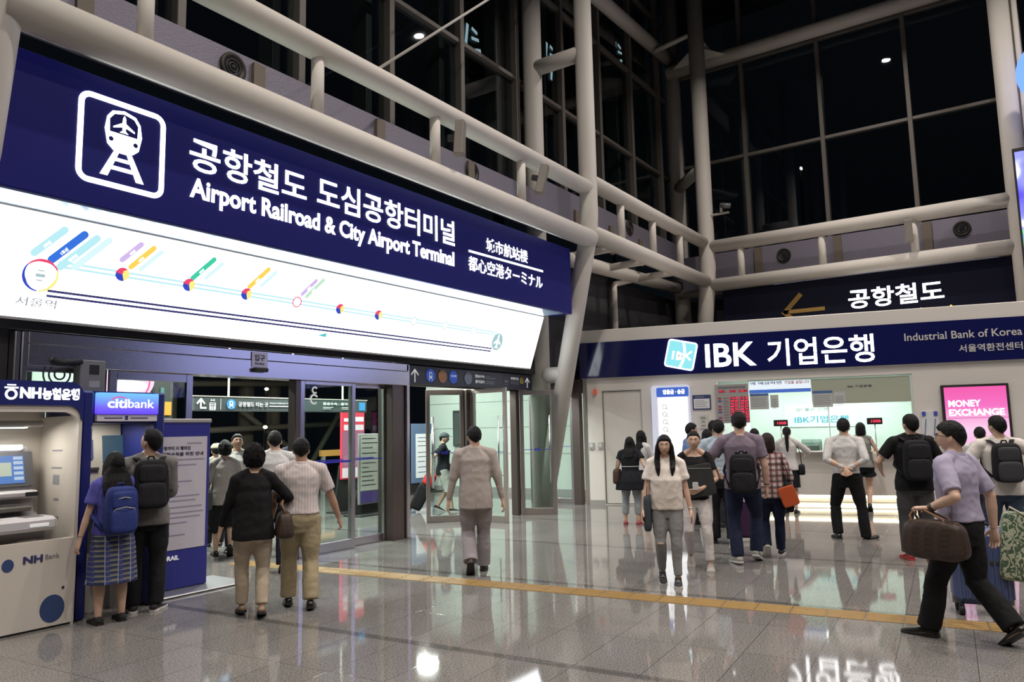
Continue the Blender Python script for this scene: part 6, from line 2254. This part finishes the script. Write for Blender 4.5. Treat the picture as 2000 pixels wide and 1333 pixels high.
# his trolley case with a red bag on top
LG = thing('trolley_case', 'black trolley case tilted on its wheels left of the open swing door', 'suitcase', (12.16, 10.85, 0), radians(-50))
R3 = Matrix.Rotation(radians(-50), 4, 'Z') @ Matrix.Rotation(radians(26), 4, 'Y')
o3 = V3((12.13, 10.86, .05))
xf = lambda mb: (setattr(mb, 'v', [tuple(o3 + (R3 @ V3(p))) for p in mb.v]), mb)[1]
xf(soft_box((0, 0, .30), .13, .20, .28, .3)).obj('shell', BAGB, LG)
xf(MB().box(.10, .135, -.12, .12, .10, .50, .01)).obj('pocket', BAGB2, LG)
xf(MB().tube([(-.10, -.09, .55), (-.10, -.09, .95), (-.10, .09, .95), (-.10, .09, .55)], .01, 8)).obj('handle', GREY, LG)
for y in (-.15, .15):
    xf(MB().tube([(-.10, y - .015, .01), (-.10, y + .015, .01)], .045, 16)).obj('wheel', BLACK, LG)
RBAG = thing('red_bag', 'bright red bag lying on the black trolley case', 'bag', (12.2, 10.8, .6))
xf(soft_box((.03, 0, .70), .12, .22, .13, .5, seed=4)).obj('body', cloth('bright red cloth', (.62, .03, .035), .6, .5), RBAG)
xf(MB().tube([(.1, -.12, .80), (.13, -.06, .86), (.13, .06, .86), (.1, .12, .80)], .012, 8)).obj('handle', cloth('bright red cloth', (.62, .03, .035)), RBAG)

# --- between the doors and the bank
r, f = make('bdress', 'woman in a short black dress over grey leggings and pink shoes with a brown bag', (12.20, 5.87), 14, 1.50, 'f', FLAT(.115, .0, .2),
            [ARM_DN(-1, .04, .10, -.27), dict(to=(.10, .02, -.27))], .0065, hair=lambda f: long_hair(f, .76, 1.05), w=1.08)
part(r, 'dress', f.top(.40, .22, .030, over=.03, flare=.03), cloth('black cotton', (.012, .013, .017)))
mb = MB(); mb.loft([f.ring(q, .036) for q in (.662, .671)]); part(r, 'waist_cord', mb, mat('white cord', (.5, .5, .5), .7))
part(r, 'leggings', f.pants(.84, .010, .042), cloth('grey leggings', (.30, .32, .34)))
shoes(r, f, mat('coral shoe', (.42, .10, .11), .6), mat('coral sole', (.30, .06, .08), .6))
shoulder_bag(r, f, 'brown two-tone shoulder bag of the woman in the black dress', -1, cloth('brown bag', (.075, .048, .034), .6), (.16, .06, .13), .26, -.02)
r, f = make('wwhite', 'woman in a white blouse and black shorts standing beyond the black-dressed woman', (13.05, 6.05), -10, 1.60, 'f', FLAT(.085),
            [dict(to=(-.02, .2, -.12), elbow=(-.5, -1, -1)), dict(to=(.0, .2, -.12), elbow=(.5, -1, -1))], .008, hair=lambda f: long_hair(f, .70, .8))
part(r, 'blouse', f.top(.555, .5, .026, over=.006), cloth('white blouse', (.56, .55, .55)))
part(r, 'shorts', f.pants(.30, .016, .085), cloth('black cotton', (.012, .013, .017)))
shoes(r, f, BLK_CAN, SOLEB)

r, f = make('girl', 'young woman in a loose white tee and grey ripped jeans walking towards the camera', (7.86, 3.36), 203, 1.585, 'f', [(-.085, .12, 0, 0, -.02), (.08, -.10, 0, .25, .05)],
            [dict(to=(-.060, .03, -.315), curl=.25), dict(to=(.062, .06, -.31), curl=.3)], .0045, hair=lambda f: long_hair(f, .70, 1.05, True))
face(r, f)
part(r, 'tee', f.top(.50, .37, .024, over=.004, cuff=.072, amp=.008, boxy=.9), cloth('white tee', (.78, .72, .66)))
part(r, 'jeans', f.pants(.955, .006, .027, .98, waist=.60), cloth('grey denim', (.235, .235, .235), .85, .45))
q = f.knee[1] + V3((0, .052, .0))
mb = MB(); mb.tube([q + V3((-.030, .0, .0)), q + V3((0, .007, .004)), q + V3((.030, .0, .0))], [.008, .013, .008], 8, ry=[.003] * 3, ref=Z_); part(r, 'knee_rip', mb, SKIN, 'bare skin at the ripped knee')
mb = MB(); mb.ball(f.wri[0] + (f.elb[0] - f.wri[0]) * .10, (.030, .026, .012)); part(r, 'bracelet', mb, mat('silver band', (.7, .7, .7), .25, .6))
shoes(r, f, BLK_CAN, SOLEW, .022)
for i in range(2):
    M = f.footM(i); mb = MB()
    for y, z in ((.045, -.010), (.06, -.017), (.075, -.022)):
        mb.tube([M @ V3((-.024, y, z)), M @ V3((0, y + .004, z + .012)), M @ V3((.024, y, z))], .004, 6)
    part(r, 'laces', mb, SOLEW)
shoulder_bag(r, f, 'slate and black tote bag on the shoulder of the woman in the white tee', 1, cloth('slate tote', (.055, .07, .085), .55), (.165, .045, .20), .33, -.03, BAGB, 'tote_bag', top=.95)

r, f = make('btop', 'woman in a black scoop-neck top and white jeans carrying a dark folder', (8.90, 3.42), 200, 1.63, 'f', [(-.13, .17, 0, 0, .0), (.10, -.16, 0, .55, .0)],
            [dict(to=(.055, .115, -.225), elbow=(-1, -.4, -.3), palm=(.6, -1, .3), thumb=(0, 0, 1), dir=(1, .35, -.35)), ARM_DN(1, .05, .03)], .0048, hair='tied', head=(.0, 0))
face(r, f)
mb = MB(); mb.ball(f.HP((0, -f.hb * 1.15, f.hc * .25)), (.035, .03, .035)); part(r, 'hair_bun', mb, HAIR)
part(r, 'top', f.top(.50, .32, .014, over=.012, neck=.818), cloth('black jersey', (.013, .012, .014)))
part(r, 'jeans', f.pants(.96, .008, .029, 1.0), cloth('white denim', (.60, .56, .55), .85, .45))
shoes(r, f, mat('beige canvas', (.34, .30, .27), .7), SOLEW)
c = f.T(.645) + V3((-.055, .155, .0))
Rt = Matrix.Rotation(radians(10), 3, 'Y')
carried('folder_bag', 'flat charcoal folder bag held in front of the woman in white jeans', 'bag', r, c - Z_ * .2,
        [('body', soft_box(c, .165, .022, .19, .22, Rt), cloth('charcoal felt', (.040, .042, .044), .8)), ('zip', MB().box(c.x - .13, c.x + .13, c.y + .018, c.y + .026, c.z + .14, c.z + .148), GREY)])
mb = MB(); w_ = f.wri[0] + V3((.07, .055, .02)); mb.box(w_.x - .035, w_.x + .03, w_.y - .005, w_.y + .005, w_.z - .03, w_.z + .06, .003)
carried('phone', 'white phone in the hand of the woman carrying the folder', 'phone', r, w_, [('shell', mb, mat('white shell', (.6, .6, .6), .3))])

# --- the queue at the bank
r, f = make('blueshirt', 'man in a blue shirt standing sideways in front of the light box', (12.68, 4.93), -50, 1.72, 'm', FLAT(), [ARM_DN(-1), dict(to=(.0, .2, -.15), elbow=(.5, -1, -1))], .0075, SKIN_D, hair='short')
face(r, f)
part(r, 'shirt', f.top(.50, .5, .02), cloth('sky blue shirt', (.16, .25, .48)))
part(r, 'trousers', f.pants(), cloth('dark trousers', (.03, .03, .04)))
shoes(r, f, BLK_SHOE, SOLEB)
r, f = make('bob', 'bob-haired woman in a dark patterned dress in the queue behind the woman with the folder', (11.85, 4.32), 22, 1.60, 'f', FLAT(), None, .0075, hair='bob')
part(r, 'top', f.top(.44, .4, .022, over=.02), pattern('dark spotted dress', (.03, .032, .038), [(0, .05, .35, (.22, .23, .25, .6)), (2, .06, .3, (.03, .032, .038))]))
part(r, 'trousers', f.pants(), cloth('dark trousers', (.03, .03, .04)))
shoes(r, f, BLK_CAN, SOLEB)
r, f = make('behind', 'dark-haired man in grey mostly hidden behind the light blue shirt in the queue', (12.46, 4.43), 15, 1.75, 'm', FLAT(), None, .0085, hair='short')
part(r, 'shirt', f.top(.48, .5, .02), cloth('mid grey shirt', (.2, .2, .22)))
part(r, 'trousers', f.pants(), cloth('dark trousers', (.03, .03, .04)))
shoes(r, f, BLK_CAN, SOLEB)
r, f = make('lblue', 'man in a light blue shirt and black trousers in the queue', (10.78, 3.76), 18, 1.75, 'm', [(-.13, .05, 0, 0, .1), (.13, -.05, 0, 0, -.1)], [dict(to=(-.08, .1, -.25)), ARM_DN(1)], .0065, hair='short')
part(r, 'shirt', f.top(.55, .5, .024, over=.006), cloth('light blue shirt', (.40, .48, .56)))
part(r, 'trousers', f.pants(1.0, .02, .05), cloth('black trousers', (.014, .014, .016)))
collar(r, f, cloth('light blue shirt', (.40, .48, .56)))
shoes(r, f, BLK_SHOE, SOLEB)
t = thing('suitcase', 'dark purple suitcase standing at the feet of the man in light blue', 'suitcase', (11.05, 3.55, 0), radians(18))
Mz = Matrix.Translation((11.05, 3.55, 0)) @ Matrix.Rotation(radians(18), 4, 'Z')
PUR = mat('purple shell', (.055, .02, .07), .4)
mb = MB(); mb.box(-.12, .12, -.2, .2, .07, .62, .04, mtx=Mz); mb.obj('shell', PUR, t)
for x in (-.08, .08):
    for y in (-.16, .16):
        MB().cyl(Mz @ V3((x, y - .015, .035)), Mz @ V3((x, y + .015, .035)), .035, 14).obj('wheel', BLACK, t)
MB().tube([Mz @ V3(q) for q in ((-.08, -.10, .6), (-.08, -.10, .9), (-.08, .10, .9), (-.08, .10, .6))], .011, 8).obj('handle', GREY, t)

r, f = make('purple', 'tall man in a mauve tee and dark jeans with a black backpack slung low', (9.43, 3.02), 20, 1.825, 'm', [(-.10, -.10, 0, .08, .35), (.12, .06, 0, .35, -.25)],
            [dict(to=(-.05, .13, -.215), elbow=(-1, -.7, -.5)), dict(to=(.045, .03, -.31), curl=.5)], .0048, hair='short', vol=1.15, w=1.04)
part(r, 'tee', f.top(.49, .36, .024, over=.014), cloth('mauve tee', (.205, .165, .215)))
part(r, 'jeans', f.pants(1.0, .016, .042), cloth('dark denim', (.016, .022, .052), .85, .5))
mb = MB(); q = f.wri[1].lerp(f.elb[1], .12); mb.ball(q, (.036, .036, .016)); part(r, 'wristwatch', mb, BLACK)
shoes(r, f, mat('grey runner', (.34, .34, .31), .7), SOLEW)
backpack(r, f, 'black backpack hanging low on the man in the mauve tee', BAGB, BAGB2, .165, .105, .235, .60, straps_v=True)

r, f = make('white20', 'person with short dark hair in a white top waiting beyond the plaid shirt', (13.03, 3.92), 14, 1.60, 'm', FLAT(), None, .0085, hair='short')
part(r, 'shirt', f.top(.48, .5, .02), cloth('white shirt', (.58, .57, .56)))
part(r, 'trousers', f.pants(), cloth('dark trousers', (.03, .03, .04)))
shoes(r, f, BLK_CAN, SOLEB)

r, f = make('plaid', 'woman in a plaid shirt and dark jeans walking to the bank counter', (10.02, 2.85), 17, 1.555, 'f', [(-.075, -.20, 0, .9, .02), (.09, .14, 0, 0, -.15)],
            [ARM_DN(-1, .05, .04), dict(to=(.07, .06, -.29))], .0052, hair='bob', hm=HAIRB, vol=1.25)
PLAID = pattern('plaid flannel', (.50, .44, .40), [(0, .072, .45, (.05, .022, .035, .72)), (2, .072, .45, (.05, .022, .035, .72)), (0, .072, .06, (.4, .05, .08)), (2, .072, .05, (.4, .05, .08))])
part(r, 'shirt', f.top(.485, .62, .024, over=.010, boxy=.7), PLAID)
part(r, 'jeans', f.pants(.985, .010, .036), cloth('dark denim', (.016, .022, .052), .85, .5))
shoes(r, f, BLK_CAN, SOLEW)
ORG = mat('orange folder', (.50, .085, .02), .5)
shoulder_bag(r, f, 'black tote bag with an orange pouch on the right side of the plaid shirt', 1, BAGB, (.15, .055, .19), .30, -.07, BAGB, 'tote_bag', top=.9,
             extra=[lambda c: ('pouch', soft_box(c + V3((-.01, -.165, .02)), .10, .018, .125, .25, Matrix.Rotation(radians(-18), 3, 'Y')), ORG, 0, 'bright orange pouch')])

r, f = make('pony', 'ponytailed woman in a white cardigan leaning at the bank counter', (14.95, 3.88), 12, 1.62, 'f', FLAT(), [dict(to=(-.04, .18, -.14), elbow=(-.6, -1, -.6)), dict(to=(.10, .20, -.14), elbow=(1, -.5, -.5))], .0075, hair=lambda f: long_hair(f, .70, 1, False, True))
part(r, 'cardigan', f.top(.50, .85, .026, over=.014), cloth('white knit', (.55, .53, .52)))
part(r, 'skirt', f.skirt(.30, .02), cloth('black cotton', (.012, .013, .017)))
shoes(r, f, BLK_CAN, SOLEB)
shoulder_bag(r, f, 'black handbag at the side of the ponytailed woman at the counter', 1, BAGB, (.15, .06, .10), .40, .02)

r, f = make('wshirt', 'man in a white shirt and black trousers standing with hands clasped behind his back', (12.02, 2.30), 9, 1.785, 'm', [(-.17, -.02, 0, 0, .35), (.21, .02, .0, -.30, -.75)],
            [dict(to=(-.012, -.095, .575), abs=True, elbow=(-1, -.25, .1), dir=(.55, -.2, -.75), palm=(.2, -1, 0), curl=.8, thumb=(0, 0, 1)), dict(to=(.020, -.085, .570), abs=True, elbow=(1, -.25, .1), dir=(-.5, -.25, -.75), palm=(-.2, -1, 0), curl=.8, thumb=(0, 0, 1))], .005, hair='short', vol=1.05)
part(r, 'shirt', f.top(.56, .97, .022, over=.004, cuff=.033, amp=.007), cloth('white shirt', (.58, .57, .56)))
part(r, 'trousers', f.pants(1.0, .012, .040), cloth('black suit trousers', (.010, .010, .011)))
mb = MB(); mb.loft([f.ring(q, .016) for q in (.570, .584)]); part(r, 'belt', mb, BLK_SHOE)
collar(r, f, cloth('white shirt', (.58, .57, .56)))
shoes(r, f, BLK_SHOE, SOLEB)

r, f = make('sleeveless', 'woman in a grey sleeveless top and black shorts standing at the bank counter', (15.80, 2.72), 8, 1.66, 'f', [(-.06, .06, 0, 0, .05), (.07, -.12, 0, .55, .0)], [dict(to=(-.02, .18, -.14), elbow=(-.6, -1, -.6)), dict(to=(.02, .18, -.14), elbow=(.6, -1, -.6))], .0065, hair='bob')
part(r, 'top', f.top(.50, 0, .024, over=.02), cloth('grey sleeveless', (.22, .22, .21)))
part(r, 'shorts', f.pants(.24, .018, .085), cloth('black cotton', (.012, .013, .017)))
shoes(r, f, BLK_SHOE, SOLEB)
shoulder_bag(r, f, 'pale shoulder bag of the woman in the grey sleeveless top', 1, cloth('ivory bag', (.55, .54, .48), .6), (.11, .04, .10), .22, -.02)

r, f = make('tall', 'man in a black polo, grey trousers and red trainers with a black backpack', (10.54, 1.25), 22, 1.755, 'm', [(-.11, .03, 0, 0, .15), (.11, -.03, 0, 0, -.3)],
            [dict(to=(-.06, .15, -.20), elbow=(-1, -.6, -.6)), dict(to=(.02, .16, -.2), elbow=(.8, -.6, -.6))], .0055, hair='short', head=(.35, -.3), w=1.05)
face(r, f)
part(r, 'polo', f.top(.48, .38, .026), cloth('black polo', (.010, .010, .011)))
part(r, 'trousers', f.pants(.98, .022, .048), cloth('grey trousers', (.075, .075, .078)))
collar(r, f, cloth('black polo', (.010, .010, .011)))
shoes(r, f, mat('red mesh', (.48, .035, .05), .6), mat('red sole', (.5, .06, .05), .6))
backpack(r, f, 'black backpack on the man in the black polo', BAGB, BAGB2, .165, .085, .245, .69)

r, f = make('boy', 'dark-haired person in a white shirt standing in front of the pink exchange screen', (13.50, .66), 0, 1.56, 'm', FLAT(), None, .0085, hair='short')
part(r, 'shirt', f.top(.48, .4, .02), cloth('white shirt', (.58, .57, .56)))
part(r, 'trousers', f.pants(), cloth('dark trousers', (.03, .03, .04)))
shoes(r, f, BLK_CAN, SOLEW)

r, f = make('wtee', 'man in a white tee and blue jeans with a dark backpack near the right edge', (10.40, .33), 18, 1.715, 'm', [(-.16, .05, 0, 0, .2), (.14, -.05, 0, 0, -.2)],
            [dict(to=(-.05, .12, -.22), elbow=(-1, -.6, -.4)), dict(to=(.10, .12, -.17), elbow=(1, -.35, -.5))], .0055, hair='short', head=(.45, -.15))
face(r, f)
part(r, 'tee', f.top(.485, .36, .026), cloth('bright white tee', (.64, .60, .57)))
part(r, 'jeans', f.pants(1.0, .016, .044), cloth('blue denim', (.045, .065, .105), .85, .5))
shoes(r, f, BLK_CAN, SOLEW)
backpack(r, f, 'rounded dark backpack worn by the man in the white tee at the right', BAGB, cloth('charcoal pocket', (.045, .047, .052), .8), .15, .10, .22, .70)

# --- the striding man in front on the right, with his bag
WP = V3((6.93, .52, 0))
WF = 68
r, f = make('walker', 'man in a lilac short-sleeved shirt and glasses striding left with a brown travel bag', (WP.x, WP.y), WF, 1.70, 'm',
            [(-.13, .25, 0, 0, .15), (.03, -.36, .0, .62, -.25)],
            [dict(to=(-.045, .055, -.195), elbow=(-.45, -1, -.3), dir=(-.1, .9, .05), palm=(0, 0, -1), curl=1.15, thumb=(1, 0, 0)), dict(to=(.06, -.06, -.30))], .0045, hair='short', head=(.35, -.05), w=1.04, vol=1.2)
face(r, f)
part(r, 'shirt', f.top(.555, .46, .026, over=.006, cuff=.068, amp=.008), cloth('lilac shirt', (.37, .335, .455)))
part(r, 'trousers', f.pants(1.0, .020, .050, 1.03), cloth('black suit trousers', (.010, .010, .011)))
mb = MB(); mb.loft([f.ring(q, .022) for q in (.566, .585)]); part(r, 'belt', mb, BLK_SHOE)
collar(r, f, cloth('lilac shirt', (.37, .335, .455)))
shoes(r, f, BLK_SHOE, SOLEB)
mb = MB()
for sg in (-1, 1):
    mb.tube([f.HP((sg * f.ha * 1.02, -.01 * f.H, .03 * f.hc)), f.HP((sg * f.ha * 1.03, f.hb * .55, .07 * f.hc)), f.HP((sg * f.ha * .78, f.hb * .98, .07 * f.hc))], .0022, 6)
    mb.tube([f.HP((sg * f.ha * (.42 + .34 * cos(2 * pi * k / 16)), f.hb * (.99 + .03 * (1 - abs(cos(2 * pi * k / 16)))), f.hc * (.02 + .17 * sin(2 * pi * k / 16)))) for k in range(17)], .0020, 6)
part(r, 'glasses', mb, mat('spectacle frame', (.02, .015, .015), .3))
mb = MB(); q = f.wri[0].lerp(f.elb[0], .12); mb.ball(q, (.036, .036, .034)); part(r, 'wristwatch', mb, mat('watch strap', (.05, .04, .03), .4))
h0 = f.wri[0] + f.hd[0][0] * .085 + V3((0, 0, -.012))
c = h0 + V3((-.02, -.125, -.222))
TAN = mat('tan leather handle', (.20, .10, .045), .45)
P_ = [('body', soft_box(c, .10, .255, .15, .5, None, seed=6, top=.86), BROWNB)]
for sx in (-.045, .045):
    mb = MB(); mb.tube([c + V3((sx, -.115, .095)), c + V3((sx * .9, -.09, .16)), h0 + V3((sx * .25, -.035, .002)), h0 + V3((sx * .25, .02, .004)), c + V3((sx * .9, .16, .17)), c + V3((sx, .115, .095))], .0085, 10)
    P_.append(('handle', mb, TAN))
for sy in (-.115, .115):
    for sx in (-.06, .06):
        P_.append(('handle_tab', MB().box(c.x + sx - .012, c.x + sx + .012, c.y + sy - .02, c.y + sy + .02, c.z + .055, c.z + .115, .006), TAN))
mb = MB(); mb.box(c.x - .006, c.x + .006, c.y - .19, c.y + .19, c.z + .128, c.z + .138, .003); P_.append(('zip', mb, TAN))
carried('travel_bag', 'dark brown checked travel bag with tan handles in the hand of the striding man', 'bag', r, c - Z_ * .135, P_)

# --- right edge: big blue suitcase, patterned bag and its owner
t = thing('suitcase', 'big steel-blue ribbed suitcase standing behind the striding man', 'suitcase', (7.95, .50, 0), radians(15))
Mz = Matrix.Translation((7.93, .48, 0)) @ Matrix.Rotation(radians(12), 4, 'Z')
BLUS = mat('steel blue shell', (.075, .105, .24), .38)
mb = MB(); mb.box(-.15, .15, -.23, .23, .09, .74, .06, mtx=Mz); mb.obj('shell', BLUS, t)
for k in range(9):
    y = -.18 + .045 * k
    for sx in (-.154, .154):
        MB().box(sx - .009, sx + .009, y - .008, y + .008, .14, .70, .006, mtx=Mz).obj('rib', BLUS, t)
mb = MB(); mb.box(-.158, .158, -.238, .238, .44, .475, .004, mtx=Mz); mb.obj('strap', mat('dark strap', (.03, .032, .03), .7), t)
mb = MB(); mb.box(-.01, .01, -.235, .235, .08, .75, .004, mtx=Mz); mb.obj('seam', GREY, t)
for x in (-.11, .11):
    for y in (-.18, .18):
        MB().cyl(Mz @ V3((x, y - .02, .042)), Mz @ V3((x, y + .02, .042)), .042, 16).obj('wheel', BLACK, t)
        MB().box(x - .02, x + .02, y - .02, y + .02, .05, .10, .004, mtx=Mz).obj('wheel_fork', BLACK, t)
MB().tube([Mz @ V3(q) for q in ((-.0, -.09, .74), (-.0, -.08, .77), (.0, .08, .77), (.0, .09, .74))], .011, 8).obj('handle', BLACK, t)
r, f = make('edge', 'person in pale clothes almost wholly outside the right edge holding a patterned bag', (8.02, -.20), 100, 1.62, 'f', FLAT(), [dict(to=(-.04, .06, -.31), curl=1.0), ARM_DN(1)], .008, hair='bob')
part(r, 'top', f.top(.48, .5, .02), cloth('pale top', (.45, .43, .40)))
part(r, 'skirt', f.skirt(.30, .02), cloth('pale skirt', (.40, .38, .36)))
shoes(r, f, BLK_CAN, SOLEW)
pm = bpy.data.materials.new('green leaf print'); pm.use_nodes = True
nt = pm.node_tree
tc = nt.nodes.new('ShaderNodeTexCoord'); wv = nt.nodes.new('ShaderNodeTexWave'); wv.inputs['Scale'].default_value = 24; wv.inputs['Distortion'].default_value = 14; wv.inputs['Detail Scale'].default_value = .7
nt.links.new(tc.outputs['Object'], wv.inputs['Vector'])
rp = nt.nodes.new('ShaderNodeValToRGB')
rp.color_ramp.elements[0].position, rp.color_ramp.elements[0].color = .38, (.06, .11, .07, 1)
rp.color_ramp.elements[1].position, rp.color_ramp.elements[1].color = .58, (.42, .46, .34, 1)
e = rp.color_ramp.elements.new(.48); e.color = (.22, .20, .11, 1)
nt.links.new(wv.outputs['Fac'], rp.inputs[0]); nt.links.new(rp.outputs[0], nt.nodes['Principled BSDF'].inputs['Base Color']); nt.nodes['Principled BSDF'].inputs['Roughness'].default_value = .7
w0 = wmat(r) @ (f.wri[0] + f.hd[0][0] * .08)
bc = V3((7.86, .16, .60))
t = thing('shopping_bag', 'green and cream leaf-printed bag at the right edge beside the blue suitcase', 'bag', (bc.x, bc.y, .30))
Rb = Matrix.Rotation(radians(12), 3, 'Z') @ Matrix.Rotation(radians(4), 3, 'X')
soft_box(bc, .055, .17, .29, .25, Rb, seed=2, top=.82).obj('body', pm, t)
for s in (-.04, .04):
    MB().tube([bc + V3((s, -.08, .26)), bc + V3((s * .6, -.05, .33)), w0 + V3((0, 0, -.01)), bc + V3((s * .6, .06, .33)), bc + V3((s, .08, .26))], .007, 8).obj('handle', cloth('cream strap', (.4, .38, .3)), t)
